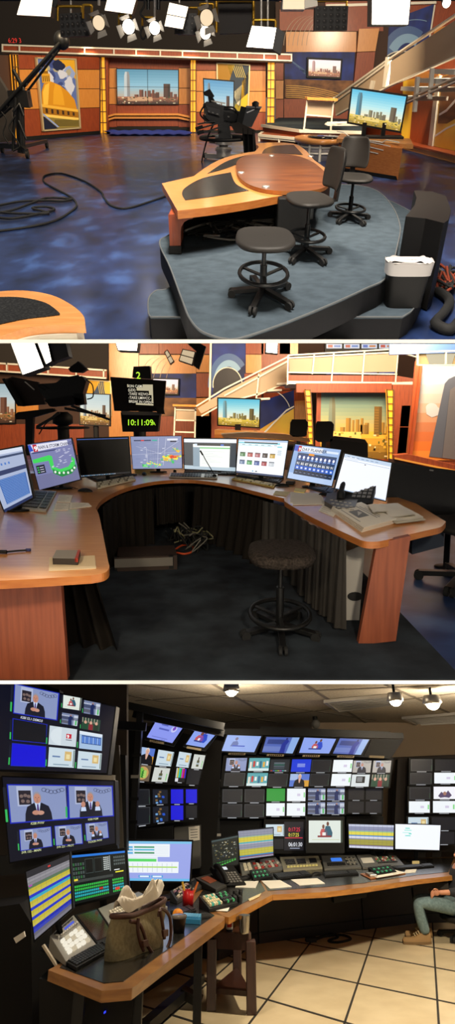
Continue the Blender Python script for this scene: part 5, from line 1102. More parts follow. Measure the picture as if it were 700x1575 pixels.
g = MB(H('#191412', .6)); A = front(R2, 536, 690, 11); g.px(A, [(508, 675), (566, 682), (566, 770), (508, 768)], -.5, 0); g.px(A, [(508, 675), (566, 682), (562, 676), (515, 671)], -.5, -.02, H('#241c18', .5)); solo(R2, 'black_cabinet', 'low black cabinet beyond the desk under the golden skyline picture', 'cabinet', g)
# ---- monitors
WHT = '#eaf0fb'
def monitor(room, quad, by, name, lab, art, bez, base=None, lean=0, grp=None, yaw=0, ly=None, zt=ZT, chin=0):
    """quad of the whole front; base = picture point where its foot stands"""
    c = room.g(base[0], base[1], zt + .01); pl = front(room, *base, c.y - .02, yaw, lean)
    def st(s, q0):
        s.lathe(c + V((0, .06, 0)), [(0, .0), (.13, 0), (.125, .012), (0, .016)], 'bezel', 20, sy=.8); s.bar(c + V((0, .07, .01)), (q0.p(.5, .35, -.04)), .06, .02, 'bezel')
    d, q = display(room, name, lab, 'monitor', pl, quad, art, bez, .035, grp, stand=(c, st)); return d, pl, q
def ui_blue(m, q, n):
    rc(m, q, 0, 0, 1, 1, n, E('#a9b6d4')); rc(m, q, 0, .93, 1, 1, n + .001, E('#d8e0f0')); rc(m, q, 0, .86, 1, .9, n + .001, E('#3b4a6c')); rc(m, q, 0, .58, 1, .66, n + .001, E('#2f3c66')); rc(m, q, .15, .1, .95, .52, n + .001, E('#1f57a8'))
    for i in range(16): rc(m, q, .17, .11 + .026 * i, .93, .118 + .026 * i, n + .002, E('#8fb4e6'))
    for i in range(6): rc(m, q, .06 + .1 * i, .74, .1 + .1 * i, .78, n + .002, E('#4a7ac8'))
    rc(m, q, 0, .0, 1, .05, n + .001, E('#1a2c5a'))
L = [((-14, 700), (35, 683), (51, 762), (7, 790), (14, 780), 'monitor with pale blue document list at the far left end')]
monitor(R2, ((-30, 697), (35, 684), (53, 766), (7, 791)), 0, 'monitor', 'monitor with blue document window at the far left end of the desk', ui_blue, .012, (25, 786), 5)
def ui_rain(m, q, n):
    rc(m, q, 0, 0, 1, 1, n, E('#7f83b4', .95)); rc(m, q, 0, .0, 1, .3, n + .0005, E('#75779f', .95))
    fl(m, q, [(.03, .82), (.9, .86), (.9, .98), (.06, .98)], n + .001, E('#e6e6f4')); fl(m, q, [(0, .84), (.1, .84), (.06, .98), (0, .98)], n + .0015, E('#2f4fc0')); fl(m, q, [(.1, .82), (.2, .82), (.19, .98), (.1, .98)], n + .002, E('#c02438')); tx(m, q, '9', .12, .84, .14, n + .003, E('#ffffff'), bold=.03)
    tx(m, q, 'RAIN & STORM CHANCES', .22, .865, .105, n + .002, E('#23264a'), bold=.012, k=.62); rc(m, q, .05, .785, .6, .81, n + .002, E('#3a3e6a'))
    fl(m, q, [(.02, .66), (.42, .7), (.48, .66), (.47, .42), (.6, .34), (.8, .36), (.9, .46), (.92, .58), (.98, .5), (.96, .38), (.84, .28), (.58, .26), (.4, .36), (.38, .58), (.02, .58)], n + .002, E('#3fd65c'))
    fl(m, q, [(.42, .38), (.6, .27), (.84, .29), (.98, .38), (.98, .3), (.84, .18), (.6, .16), (.42, .28)], n + .0025, E('#1f8a42'))
    rc(m, q, .06, .33, .26, .52, n + .002, E('#2a2c3c'))
    for i in range(3): rc(m, q, .08, .36 + .05 * i, .12, .38 + .05 * i, n + .003, E('#3fd65c')); rc(m, q, .14, .36 + .05 * i, .23, .375 + .05 * i, n + .003, E('#c8c8d8'))
    rnd = random.Random(2)
    for i in range(26): u, v = .4 + rnd.random() * .5, .4 + rnd.random() * .38; rc(m, q, u, v, u + .05, v + .012, n + .003, E('#d4d6ea'))
    for u, v in ((.47, .3), (.56, .26), (.66, .24), (.76, .22), (.86, .25), (.93, .3)): fl(m, q, arc(u, v, .025, .03, 0, 330, 10), n + .004, E('#e8f0e8'))
monitor(R2, ((41, 683), (110.5, 673), (125, 738), (60, 755)), 0, 'monitor', 'monitor showing the rain and storm chances map', ui_rain, .01, (92, 752), 5)
def ui_dark(m, q, n):
    rc(m, q, 0, 0, 1, 1, n, 'screen_off'); rc(m, q, 0, .965, 1, .985, n + .001, E('#3c63b4', .8)); rc(m, q, 0, 0, 1, .045, n + .001, E('#10131c'))
    for i in range(20): rc(m, q, .02 + .035 * i, .008, .035 + .035 * i, .03, n + .002, E(['#9fc0e8', '#d8e4f4', '#6ab0d8'][i % 3], .9))
monitor(R2, ((117, 673.5), (198, 671), (202, 729), (123, 735)), 0, 'monitor', 'wide monitor with an empty dark desktop', ui_dark, .012, (165, 740), 4)
def ui_radar(m, q, n):
    rc(m, q, 0, 0, 1, 1, n, E('#8b95bb')); rnd = random.Random(12)
    for i in range(40):
        u, v = rnd.random() * .9, rnd.random() * .9; rc(m, q, u, v, u + .03 + .1 * rnd.random(), v + .004 + .02 * rnd.random(), n + .0005, E(rnd.choice(['#969fc2', '#828cb2', '#9aa2c0'])))
    for a in ((.3, .2, .3, .65), (.0, .44, .9, .5), (.5, .05, .55, .95), (.1, .7, .6, .45), (.55, .45, .95, .85), (.35, .3, .8, .3), (.62, .1, .7, .95)):
        d = V((a[2] - a[0], a[3] - a[1])); k = V((-d.y, d.x)).normalized() * .004; fl(m, q, [(a[0] + k.x, a[1] + k.y), (a[2] + k.x, a[3] + k.y), (a[2] - k.x, a[3] - k.y), (a[0] - k.x, a[1] - k.y)], n + .001, E('#c9cde0'))
    for i in range(9): rc(m, q, .3 + .05 * i, .25, .302 + .05 * i, .62, n + .001, E('#5c658c')); rc(m, q, .3, .25 + .045 * i, .72, .253 + .045 * i, n + .001, E('#5c658c'))
    for cu, cv, R_, cs in ((.82, .35, .17, ('#35c86a', '#f2e24a', '#f08a24', '#e03a20')), (.68, .28, .1, ('#35c86a', '#f2e24a', '#f0a83a')), (.92, .55, .08, ('#35c86a', '#f2e24a', '#f0a83a')), (.24, .1, .1, ('#2bb45a', '#7fe08a')), (.36, .16, .09, ('#5cd0a0', '#f2e24a')), (.52, .12, .07, ('#5cd0a0', '#f2e24a')), (.86, .62, .05, ('#35c86a', '#f2e24a'))):
        for j, c in enumerate(cs):
            for k in range(9):
                u, v = cu + rnd.gauss(0, R_ * .55 * (1 - j * .22)), cv + rnd.gauss(0, R_ * .35 * (1 - j * .2)); r_ = R_ * .22 * (1 - .12 * j); fl(m, q, [(min(.995, max(.005, u + r_ * rnd.uniform(.6, 1.3) * cos(a))), min(.99, max(.01, v + r_ * rnd.uniform(.6, 1.5) * sin(a)))) for a in [i * .785 for i in range(8)]], n + .0015 + .0006 * j + .00005 * k, E(c))
    rc(m, q, .06, .86, .4, .9, n + .004, E('#3f4768')); rc(m, q, .2, .86, .26, .9, n + .0045, E('#d83a3a')); rc(m, q, .42, .86, .52, .9, n + .004, E('#3ab0a0')); rc(m, q, .72, .87, .93, .93, n + .004, E('#e6e8f2')); rc(m, q, .78, .82, .9, .86, n + .004, E('#2a2e44'))
    for i in range(12): u, v = .1 + rnd.random() * .7, .12 + rnd.random() * .6; rc(m, q, u, v, u + .045, v + .014, n + .004, E('#eef0f8'))
monitor(R2, ((200, 671), (279.5, 670), (281, 721), (204, 722)), 0, 'monitor', 'monitor showing a radar weather map with storm colours', ui_radar, .008, (243, 727), 3)
def ui_doc(m, q, n):
    rc(m, q, 0, 0, 1, 1, n, E('#3d4650')); rc(m, q, 0, .0, 1, .12, n + .0005, E('#b8ccd8')); rc(m, q, 0, .87, 1, .98, n + .001, E(WHT, 1.05)); rc(m, q, .17, .1, .88, .82, n + .001, E('#f4f8f4', 1.05)); rc(m, q, .17, .1, .3, .72, n + .002, E('#8ea4b4')); rc(m, q, .2, .77, .88, .83, n + .002, E('#2a3038')); rc(m, q, .3, .68, .88, .72, n + .002, E('#7fd08a'))
    rc(m, q, .2, .77, .25, .83, n + .003, E('#d8e8f8')); rc(m, q, .7, .78, .76, .82, n + .003, E('#4a7ae0'))
    for i in range(8): rc(m, q, .34, .2 + .055 * i, .5 + .3 * ((i * 37) % 10) / 10, .208 + .055 * i, n + .002, E('#c9d2d0'))
monitor(R2, ((282, 673), (365, 674), (363, 726), (283, 722)), 0, 'monitor', 'monitor with a white document window on grey behind the gooseneck microphone', ui_doc, .01, (322, 727), 3)
def ui_web(m, q, n):
    rc(m, q, 0, 0, 1, 1, n, E('#f2f6fe', 1.05)); rc(m, q, 0, .0, 1, .05, n + .001, E('#27406c')); rc(m, q, 0, .95, 1, 1, n + .001, E('#a8c0e0')); rc(m, q, 0, .88, .85, .93, n + .001, E('#7cd0e0')); rc(m, q, .12, .9, .8, .935, n + .002, E('#2d3a4c')); rc(m, q, .8, .8, .9, .84, n + .001, E('#8ad8e4')); rc(m, q, 0, .82, .7, .85, n + .001, E('#c4ecf2'))
    cs = ['#3f7a4a', '#b04a4a', '#a85a66', '#2c2024', '#c8a040', '#5c78a0', '#3f9a5a', '#3c5aa0', '#a03040', '#c8d0d8']
    for i in range(10):
        u, v = .05 + .155 * (i % 5), .5 - .23 * (i // 5); rc(m, q, u, v, u + .11, v + .13, n + .001, E(cs[i])); rc(m, q, u + .02, v + .02, u + .06, v + .08, n + .002, E(mix(cs[i], '#ffffff', .4))); rc(m, q, u, v + .1, u + .11, v + .13, n + .002, E(mix(cs[i], '#202838', .5)))
    for i in range(6): rc(m, q, .08 + .13 * i, .845, .14 + .13 * i, .86, n + .003, E('#6a8aa0'))
    for i in range(3): rc(m, q, .82, .6 + .05 * i, .9, .62 + .05 * i, n + .001, E('#9ab8c8'))
    rc(m, q, .33, .08, .36, .11, n + .001, E('#4aa0c8')); rc(m, q, .4, .08, .44, .11, n + .001, E('#3a4a5c'))
monitor(R2, ((366, 674), (444.5, 677), (436, 736), (362, 728)), 0, 'monitor', 'monitor with a web page of small picture tiles', ui_web, .012, (402, 738), 4)
def ui_plan(m, q, n):
    rc(m, q, 0, 0, 1, 1, n, E('#9fbce8')); fl(m, q, [(0, 0), (.5, 0), (.25, 1), (0, 1)], n + .0005, E('#8fb2e4')); rc(m, q, 0, 0, 1, .18, n + .0006, E('#b8d0f4')); rc(m, q, .0, .82, .12, .98, n + .001, E('#2f4fc0')); rc(m, q, .12, .83, .62, .97, n + .001, E('#f0f4fc')); fl(m, q, [(.08, .8), (.15, .82), (.15, .98), (.09, .98)], n + .0015, E('#c02438')); tx(m, q, '9', .095, .84, .12, n + .003, E('#fff'+'fff'), bold=.03)
    tx(m, q, 'DAY PLANNER', .17, .85, .12, n + .002, E('#1f2a44'), bold=.012, k=.9); rc(m, q, .7, .86, .97, .92, n + .001, E('#e0ecfc'))
    rc(m, q, .1, .15, .96, .78, n + .001, E('#30486c')); rc(m, q, .34, .73, .46, .79, n + .002, E('#f09a28'))
    for i in range(9):
        u = .115 + .094 * i; rc(m, q, u, .56, u + .08, .72, n + .002, E('#1c3f8c')); fl(m, q, arc(u + .04, .66, .025, .045, 0, 330, 10), n + .003, E('#f0f2fa')); rc(m, q, u + .01, .58, u + .07, .61, n + .003, E('#8ab0e8'))
        tx(m, q, ['91', '85', '87', '88', '82', '84', '86', '90', '91'][i], u + .005, .44, .1, n + .003, E('#ffffff'), bold=.01, k=.9); rc(m, q, u, .3, u + .08, .42, n + .002, E('#2a66d8')); rc(m, q, u + .02, .33, u + .06, .38, n + .003, E('#dfe8fa')); rc(m, q, u, .17, u + .08, .28, n + .002, E('#1c1f2c')); rc(m, q, u + .015, .2, u + .065, .24, n + .003, E('#5a6a88'))
monitor(R2, ((453.5, 682), (526, 691), (511, 749), (440.5, 736)), 0, 'monitor', 'monitor showing a blue nine column day planner forecast', ui_plan, .01, (482, 750), 4)
def ui_blank(m, q, n):
    rc(m, q, 0, 0, 1, 1, n, E('#f2f6fe', 1.05)); rc(m, q, 0, .9, 1, 1, n + .001, E('#c6d8ee')); rc(m, q, .05, .86, .3, .95, n + .002, E('#e6eefa')); rc(m, q, .02, .0, .98, .02, n + .001, E('#a8c0e0')); rc(m, q, .02, .84, .98, .85, n + .002, E('#9ab0cc')); rc(m, q, .45, .8, .48, .82, n + .002, E('#2a2a30'))
    for i in range(7): rc(m, q, .06 + .1 * i, .93, .12 + .1 * i, .95, n + .003, E('#8fa6c4'))
monitor(R2, ((529.5, 696), (604, 711), (594, 772), (514, 752)), 0, 'monitor', 'monitor with an almost empty white document behind the telephone', ui_blank, .01, (556, 772), 4)
def ui_off(m, q, n): rc(m, q, 0, 0, 1, 1, n, 'screen_off'); tx(m, q, 'SONY', .3, .955, .035, n + .01, H('#b8b8b8'))
monitor(R2, ((604, 711), (790, 735), (790, 838), (592, 790)), 0, 'monitor', 'large switched off black monitor at the right end', ui_off, .012, (690, 874), 4, zt=0)

# ---- things on the weather desk
def keyb(room, quad, z, name, lab, base='black', keys='key_black', rows=5, cols=14, h=.016, group=None, tilt=0, extra=None):
    c = [room.g(x, y, z) for x, y in quad]       # tl tr br bl
    cc = sum(c, V((0, 0, 0))) / 4; t = thing(room, name, lab, 'keyboard', cc); g = MB(base); bt = (0, 0, h)
    up = [p + V((0, 0, h + (tilt if i < 2 else 0))) for i, p in enumerate(c)]
    g.add(c + up, [(0, 1, 2, 3), (4, 7, 6, 5), (0, 4, 5, 1), (1, 5, 6, 2), (2, 6, 7, 3), (3, 7, 4, 0)], base); part(t, 'case', g, bev=.003)
    g = MB(keys); P_ = lambda u, v: (up[3] * (1 - u) + up[2] * u) * (1 - v) + (up[0] * (1 - u) + up[1] * u) * v
    for j in range(rows):
        for i in range(cols):
            if i in (int(cols * .72),): continue
            u0, u1 = .03 + .94 * i / cols, .03 + .94 * (i + .84) / cols; v0, v1 = .08 + .84 * j / rows, .08 + .84 * (j + .8) / rows
            g.ext([P_(u0, v0), P_(u1, v0), P_(u1, v1), P_(u0, v1)], (0, 0, .009), keys if not extra or (i * 7 + j * 3) % 5 else extra)
    part(t, 'keys', g, kind='stuff'); return t
def mouse(room, px, py, z, lab, yaw=0, s=1.0, cord=None):
    c = room.g(px, py, z); g = MB('black'); n = 12
    def f(u, v): a = 2 * pi * u; r_ = sin(min(1, v * 1.02) * pi / 2 + 0); r2 = cos(v * pi / 2); return (.032 * s * cos(a) * r2, .09 * s * sin(a) * r2, .035 * s * sin(v * pi / 2))
    g.M = Matrix.Translation(c) @ Matrix.Rotation(yaw, 4, 'Z'); g.grid(f, 20, 6); g.M = None
    t = solo(room, 'mouse', lab, 'mouse', g)
    if cord: g = MB('rubber'); g.tube(smoothpts([room.g(x, y, z + .006) for x, y in cord], 5), .004, n=5); part(t, 'cord', g)
    return t
def sheet_(room, quad, z, name, lab, col='paper', h=.003, lines=0, cat='paper', curl=0, group=None, ink='#8c8a84'):
    c = [room.g(x, y, z) for x, y in quad]; g = MB(col); g.ext(c[::-1], (0, 0, h), col)
    for i in range(lines):
        v = .15 + .7 * i / max(1, lines - 1); P_ = lambda u: (c[0] * (1 - u) + c[1] * u) * (1 - v) + (c[3] * (1 - u) + c[2] * u) * v
        d = (c[3] - c[0]) * .03; a, b = P_(.1), P_(.55 + .35 * ((i * 37) % 10) / 10); g.add([a + V((0, 0, h + .001)), b + V((0, 0, h + .001)), b + d + V((0, 0, h + .001)), a + d + V((0, 0, h + .001))], [(0, 1, 2, 3)], H(ink))
    return solo(room, name, lab, cat, g, group)
Zd = ZT + .004
keyb(R2, ((51, 756), (87, 758), (71, 789), (28, 785)), Zd, 'keyboard', 'dark keyed keyboard with silver case at the left end of the desk', H('#9a9488', .4), 'key_black', 6, 15, .02)
keyb(R2, ((148, 743), (205, 733), (209, 739), (150, 753)), Zd, 'keyboard', 'pale cream edit keyboard before the dark monitor', H('#cfc6ae'), H('#e9e2cc', .5), 3, 20, .015, extra=H('#8d846c'))
keyb(R2, ((130, 731), (178, 728), (211, 731), (150, 741)), Zd, 'keyboard', 'black keyboard half under the dark monitor', 'black', 'key_black', 4, 16)
keyb(R2, ((284, 723), (364, 725), (364, 731), (283, 729)), Zd, 'keyboard', 'black keyboard below the monitor with the grey document window', 'black', 'key_black', 4, 18)
keyb(R2, ((372, 727), (437, 736), (430, 744), (363, 733)), Zd, 'keyboard', 'black keyboard below the web page monitor', 'black', 'key_black', 5, 18)
keyb(R2, ((362, 735), (425, 746), (421, 751), (356, 738)), Zd, 'keyboard', 'yellowed long edit keyboard near the desk edge', H('#c8b268'), H('#e6d79a', .5), 2, 22, .014, extra=H('#8d7c3c'))
keyb(R2, ((480, 745), (520, 754), (514, 763), (472, 751)), Zd, 'keyboard', 'black keyboard in front of the day planner monitor', 'black', 'key_black', 5, 16)
keyb(R2, ((262, 729), (335, 731), (334, 737), (260, 735)), Zd, 'switch_panel', 'silver panel of black switches under the gooseneck microphone', 'steel', 'key_black', 2, 16, .02)
mouse(R2, 131, 756, Zd, 'black mouse with curved cord beside the rain map monitor', 1.2, 1.1, [(120, 752), (105, 748), (92, 750), (85, 752)])
mouse(R2, 222, 730, Zd, 'black mouse left of the radar monitor stand', .2, 1.1); mouse(R2, 269, 725, Zd, 'small black mouse right of the radar monitor', .1, .8); mouse(R2, 349, 730, Zd, 'black mouse between the document and web page monitors', 0, .9); mouse(R2, 434, 748, Zd, 'black mouse below the web page monitor', 1.2, 1.0)
mouse(R2, 500, 762, Zd, 'black mouse beside the conference telephone', .8, .9)
for q_, lab in ((((91, 761), (112, 762), (108, 773), (87, 772)), 'small white printed card, topmost of the three on the desk'), (((86, 774), (107, 774), (105, 785), (83, 785)), 'small white printed card nearest the left keyboard'), (((108, 773), (136, 774), (141, 779), (107, 783)), 'wide white printed card right of the other two')): sheet_(R2, q_, Zd + .001, 'note_card', lab, lines=4, cat='card')
sheet_(R2, ((424, 755), (447, 757), (441, 763), (420, 761)), Zd, 'note_card', 'cream note card near the desk joint', H('#e8d8a0'), lines=2, cat='card'); sheet_(R2, ((454, 752), (471, 754), (468, 759), (452, 757)), Zd, 'sticky_note', 'yellow sticky note pad below the day planner monitor', H('#ecd780'), .012, cat='note')
for i, q_ in enumerate((((447, 757), (492, 759), (500, 772), (446, 774)), ((452, 762), (497, 765), (500, 776), (450, 777)))): sheet_(R2, q_, Zd + .004 * i, 'paper_sheet', ('white sheet lying under another at the desk joint', 'white sheet lying on top at the desk joint')[i], lines=0)
g = MB('black'); c = R2.g(447, 745, Zd); g.box(c + V((0, 0, .02)), (.1, .12, .04), 'black', -.3); solo(R2, 'small_box', 'small black box beside the mouse at the web page monitor', 'box', g, bev=.005)
# little handset at rain monitor
t = thing(R2, 'desk_phone', 'small black cordless telephone beside the left keyboard', 'telephone', R2.g(73, 751, Zd)); g = MB('black'); c = R2.g(73, 751, Zd); g.box(c + V((0, 0, .02)), (.13, .2, .04), 'black', .5); part(t, 'cradle', g, bev=.01); g = MB('bezel'); g.box(c + V((0.01, 0, .055)), (.05, .22, .03), 'bezel', .5); part(t, 'handset', g, bev=.01); g = MB('white_paint'); g.box(c + V((.0, -.02, .0715)), (.03, .06, .002), H('#b8c8c8', .5), .5); part(t, 'keypad', g)
# gooseneck microphone
b = R2.g(330, 733, Zd + .02); A = front(R2, 330, 733, b.y); t = thing(R2, 'gooseneck_microphone', 'thin black gooseneck microphone leaning left over the desk', 'microphone', b); g = MB('black'); g.lathe(b, [(.03, 0), (.028, .02), (.01, .03)], n=14); part(t, 'base', g); g = MB('black'); g.tube([A.hit(330, 731), A.hit(325, 722), A.hit(316, 707), A.hit(311, 697)], .006, n=6); part(t, 'gooseneck', g); g = MB('rubber'); g.tube([A.hit(312, 700), A.hit(308, 693)], .011, n=8); part(t, 'capsule', g)
# telephones
A = front(R2, 548, 778, R2.g(548, 778, Zd).y); c = R2.g(550, 772, Zd)
t = thing(R2, 'desk_phone', 'black desk telephone with handset and small display', 'telephone', c); g = MB('black'); rot = Matrix.Rotation(radians(-25), 3, 'Z')
bp = [c + rot @ V(p) for p in ((-.17, -.18, .02), (.17, -.18, .02), (.17, .2, .3), (-.17, .2, .3))]; g.ext(bp, rot @ V((0, .05, -.03))); part(t, 'body', g, bev=.006)
pp = Pl(R2, bp[0], bp[1] - bp[0], bp[3] - bp[0]); g = MB(H('#9fb0b8', .3)); g.on(pp, [(.17, .34), (.31, .34), (.31, .42), (.17, .42)], .0, .004); part(t, 'display', g)
g = MB(H('#6a6a6c'))
for i in range(4):
    for j in range(5): g.on(pp, [(.14 + .048 * i, .07 + .048 * j), (.175 + .048 * i, .07 + .048 * j), (.175 + .048 * i, .1 + .048 * j), (.14 + .048 * i, .1 + .048 * j)], 0, .006)
part(t, 'keypad', g, kind='stuff'); g = MB('black'); g.tube(smoothpts([pp.p(.05, .0, .03), pp.p(.045, .08, .07), pp.p(.045, .23, .09), pp.p(.045, .38, .07), pp.p(.05, .46, .03)], 5), [.04] * 5 + [.026] * 11 + [.04] * 5, n=10); part(t, 'handset', g)
t = thing(R2, 'conference_phone', 'grey conference telephone with many keys at the desk joint', 'telephone', R2.g(525, 778, Zd)); cp2 = [R2.g(x, y, Zd) for x, y in ((503, 765), (530, 762), (551, 774), (546, 787), (520, 790), (499, 778))]; g = MB(); g.prism(cp2, Zd, Zd + .045, H('#4d4a48', .5)); part(t, 'body', g, bev=.012)
g = MB(H('#a8a49a'))
for i in range(5):
    for j in range(3): p = R2.g(510 + 7 * i + 2 * j, 769 + 5 * j + 1.2 * i, Zd + .046); g.box(p, (.025, .03, .006))
part(t, 'keypad', g, kind='stuff')
sheet_(R2, ((497, 776), (522, 783), (513, 795), (490, 786)), Zd + .001, 'note_card', 'white printed card tucked beside the conference telephone', lines=4, cat='card')
# booklet and papers on the right wing
c = [R2.g(x, y, Zd) for x, y in ((508, 786), (553, 778), (606, 805), (556, 819))]
t = thing(R2, 'booklet', 'thick white stapled booklet with dark printed block near the desk edge', 'booklet', sum(c, V((0, 0, 0))) / 4); g = MB('paper')
for k in range(4): g.ext([p + V((.004 * k, -.006 * k, .011 * k)) for p in c[::-1]], (0, 0, .006), 'paper')
part(t, 'pages', g); g = MB(); Pq = lambda u, v: (c[3] * (1 - u) + c[2] * u) * (1 - v) + (c[0] * (1 - u) + c[1] * u) * v + V((.012, -.018, .04))
for u0, u1, v0, v1, k in ((.22, .55, .34, .66, '#6e6c68'), (.62, .66, .2, .85, '#a09c94'), (.7, .74, .2, .8, '#a09c94'), (.78, .81, .25, .7, '#a09c94'), (.1, .13, .2, .8, '#a09c94')): g.add([Pq(u0, v0), Pq(u1, v0), Pq(u1, v1), Pq(u0, v1)], [(0, 1, 2, 3)], H(k))
g.add([Pq(.28, .42) + V((0, 0, .001)), Pq(.5, .5) + V((0, 0, .001)), Pq(.45, .6) + V((0, 0, .001))], [(0, 1, 2)], H('#c8c4bc')); part(t, 'print', g)
rnd = random.Random(9)
for k, (q_, lab) in enumerate(((((560, 782), (600, 776), (656, 800), (610, 806)), 'white paper bundle at the bottom of the loose pile'), (((575, 780), (612, 774), (652, 797), (604, 803)), 'white paper bundle in the middle of the loose pile'), (((582, 776), (615, 776), (640, 793), (600, 796)), 'folded white paper on top of the loose pile'), (((565, 777), (590, 776), (596, 787), (574, 789)), 'white sheet peeking from the left of the loose pile'))):
    c = [R2.g(x, y, Zd + .01 + .014 * k) for x, y in q_]; g = MB('paper')
    g.grid(lambda u, v: (c[3] * (1 - u) + c[2] * u) * (1 - v) + (c[0] * (1 - u) + c[1] * u) * v + V((0, 0, .006 * sin(5 * u + k * 2) * sin(4 * v + k))), 10, 6, 'paper', (0, 0, .006)); solo(R2, 'paper_bundle', lab, 'papers', g, 'loose paper pile on the right wing')
# calculator on paper, plug cable
sheet_(R2, ((76, 858), (146, 855), (148, 875), (75, 879)), Zd, 'paper_sheet', 'white sheet under the small device on the left wing', H('#d9c19a'), .003)
c = [R2.g(x, y, Zd + .004) for x, y in ((87, 855), (124, 855), (120, 869), (81, 868))]; t = thing(R2, 'handheld_device', 'small grey and red handheld device on the left wing', 'device', sum(c, V((0, 0, 0))) / 4); g = MB(); g.prism(c, Zd + .004, Zd + .04, H('#8d8478', .5), H('#3a3430', .5)); part(t, 'body', g, bev=.008)
g = MB(); c2 = [c[0] * .1 + c[1] * .9, c[1], c[2], c[3] * .12 + c[2] * .88]; g.prism(c2, Zd + .02, Zd + .042, H('#a83a2c', .5)); part(t, 'red_end', g, 'red end cap')
g = MB('rubber'); g.tube([R2.g(-20, 848, Zd + .012), R2.g(10, 849, Zd + .012)], .012); g.tube([R2.g(8, 849, Zd + .008), R2.g(28, 847, Zd + .008), R2.g(47, 846, Zd + .008)], .006); g.tube([R2.g(40, 846, Zd + .008), R2.g(47, 846, Zd + .008)], .011, H('#3a3c6a')); solo(R2, 'plug_cable', 'black cable with plug lying on the left wing', 'cable', g)
# ---- studio cameras seen from behind the desk
YQ = 9.0
def blk2(par, name, pts, Y, th, mat='black_metal', lab=None, bev=.008): g = MB(mat); g.px(front(R2, 100, 640, Y), pts, 0, th); return part(par, name, g, lab, bev=bev)
cb = R2.g(97, 790); A = front(R2, 97, 640, 12.0); t = thing(R2, 'studio_camera', 'large black studio camera with prompter hood facing left', 'camera', V((A.hit(97, 640).x, 12.0, 0)))
blk2(t, 'prompter_hood', [(10, 584), (22, 580), (61, 588), (72, 622), (36, 625)], 12.0, .1, H('#3a2c26', .5)); blk2(t, 'hood_frame', [(10, 584), (14, 583), (40, 625), (34, 625)], 11.9, .25, 'black')
l = front(R2, 100, 640, 11.95); g = MB('paper'); g.px(l, [(39, 587.5), (41, 587), (55, 599), (54, 600.5)], 0.06, .07); part(t, 'lettering', g)
blk2(t, 'camera_body', [(64, 592), (92, 590), (104, 582), (132, 580), (138, 588), (133, 606), (112, 612), (78, 616), (70, 606)], 12.1, .3, 'black_metal'); blk2(t, 'viewfinder', [(109, 568), (124, 557), (137, 569), (128, 574), (112, 573)], 11.9, .2, 'black'); blk2(t, 'viewfinder_arm', [(95, 582), (122, 577), (122, 581), (96, 587)], 12.0, .08)
blk2(t, 'camera_plate', [(75, 616), (110, 610), (132, 614), (130, 622), (84, 626)], 12.0, .3, 'black'); blk2(t, 'lens', [(116, 606), (132, 606), (134, 622), (120, 624)], 11.9, .2, 'bezel'); blk2(t, 'pan_bar', [(100, 626), (163, 638), (163, 641), (100, 630)], 11.8, .05); blk2(t, 'pan_bar', [(110, 622), (170, 644), (169, 647), (110, 626)], 11.75, .05)
blk2(t, 'pan_bar', [(56, 655), (92, 634), (93, 637), (58, 659)], 11.8, .04); blk2(t, 'accessory_arm', [(26, 638), (30, 634), (84, 628), (88, 632), (54, 642), (52, 700), (42, 700), (42, 645), (28, 645)], 11.9, .12, 'black')
g = MB('black'); g.tube([V((A.hit(97, 640).x, 12.0, 0)), A.hit(97, 655)], .12); g.lathe(A.hit(97, 655), [(.1, 0), (.2, .05), (.2, .2), (.1, .28)], 'black', 16); part(t, 'pedestal', g)
g = MB('black'); c = A.hit(97, 658); g.tube([c + V((.5 * cos(a), .6 * sin(a), 0)) for a in [k * pi / 14 for k in range(28)]], .02, closed=True); part(t, 'steering_ring', g)
g = MB('rubber'); A_ = front(R2, 100, 640, 11.8)
for pts in ([(132, 584), (142, 592), (143, 610), (134, 614)], [(70, 600), (60, 594), (66, 592), (76, 598)], [(60, 668), (72, 650), (90, 640)]): g.tube(smoothpts([A_.hit(*p) for p in pts], 5), .012)
part(t, 'cable', g)
# prompter with text and clock
A = front(R2, 215, 640, 12.4); t = thing(R2, 'prompter_camera', 'studio camera with dark prompter screen showing cue text and a green clock', 'camera', V((A.hit(215, 640).x, 12.4, 0)))
def onA(name, pts, n0, n1, mat, lab=None, bev=0): g = MB(mat); g.px(A, pts, n0, n1); return part(t, name, g, lab, bev=bev)
onA('prompter_hood', [(171, 580), (256, 586), (252, 633), (177, 632)], 0, .1, H('#17110e', .5), None, .01)
sq = Q(A, (197, 591.5), (236, 592), (237, 624), (199, 622)); g = MB(); rc(g, sq, 0, 0, 1, 1, .105, H('#0e0c0b')); gl = E('#c9bd9c', .9)
rc(g, sq, .6, .86, 1, 1, .107, gl); rc(g, sq, .0, .86, .05, 1, .107, gl); rc(g, sq, .36, .7, 1, .86, .107, gl); rc(g, sq, .84, .5, 1, .7, .107, gl); rc(g, sq, .3, .0, 1, .08, .107, gl); rc(g, sq, .94, .12, 1, .5, .107, gl)
for i, s_ in enumerate(('-ON CAM-', '(LEX)', '-TAKE VIZ/VO-', '-TAKE LMWCC-', 'BREAK IN OPEN -')): tx(g, sq, s_, .02, .85 - .19 * i, .19, .11, E('#e8dfc8', 1), bold=.005, k=.85)
part(t, 'screen', g); onA('hood_bracket', [(206, 564), (231, 563), (233, 583), (204, 581)], -.2, .05, 'black_metal', None, .01)
g = MB(E('#b8e838', 1.3)); g.text(A, '2', *A.uv(210, 583), .2, E('#b8e838', 1.3), .07, bold=.01); part(t, 'tally_number', g, 'green tally number')
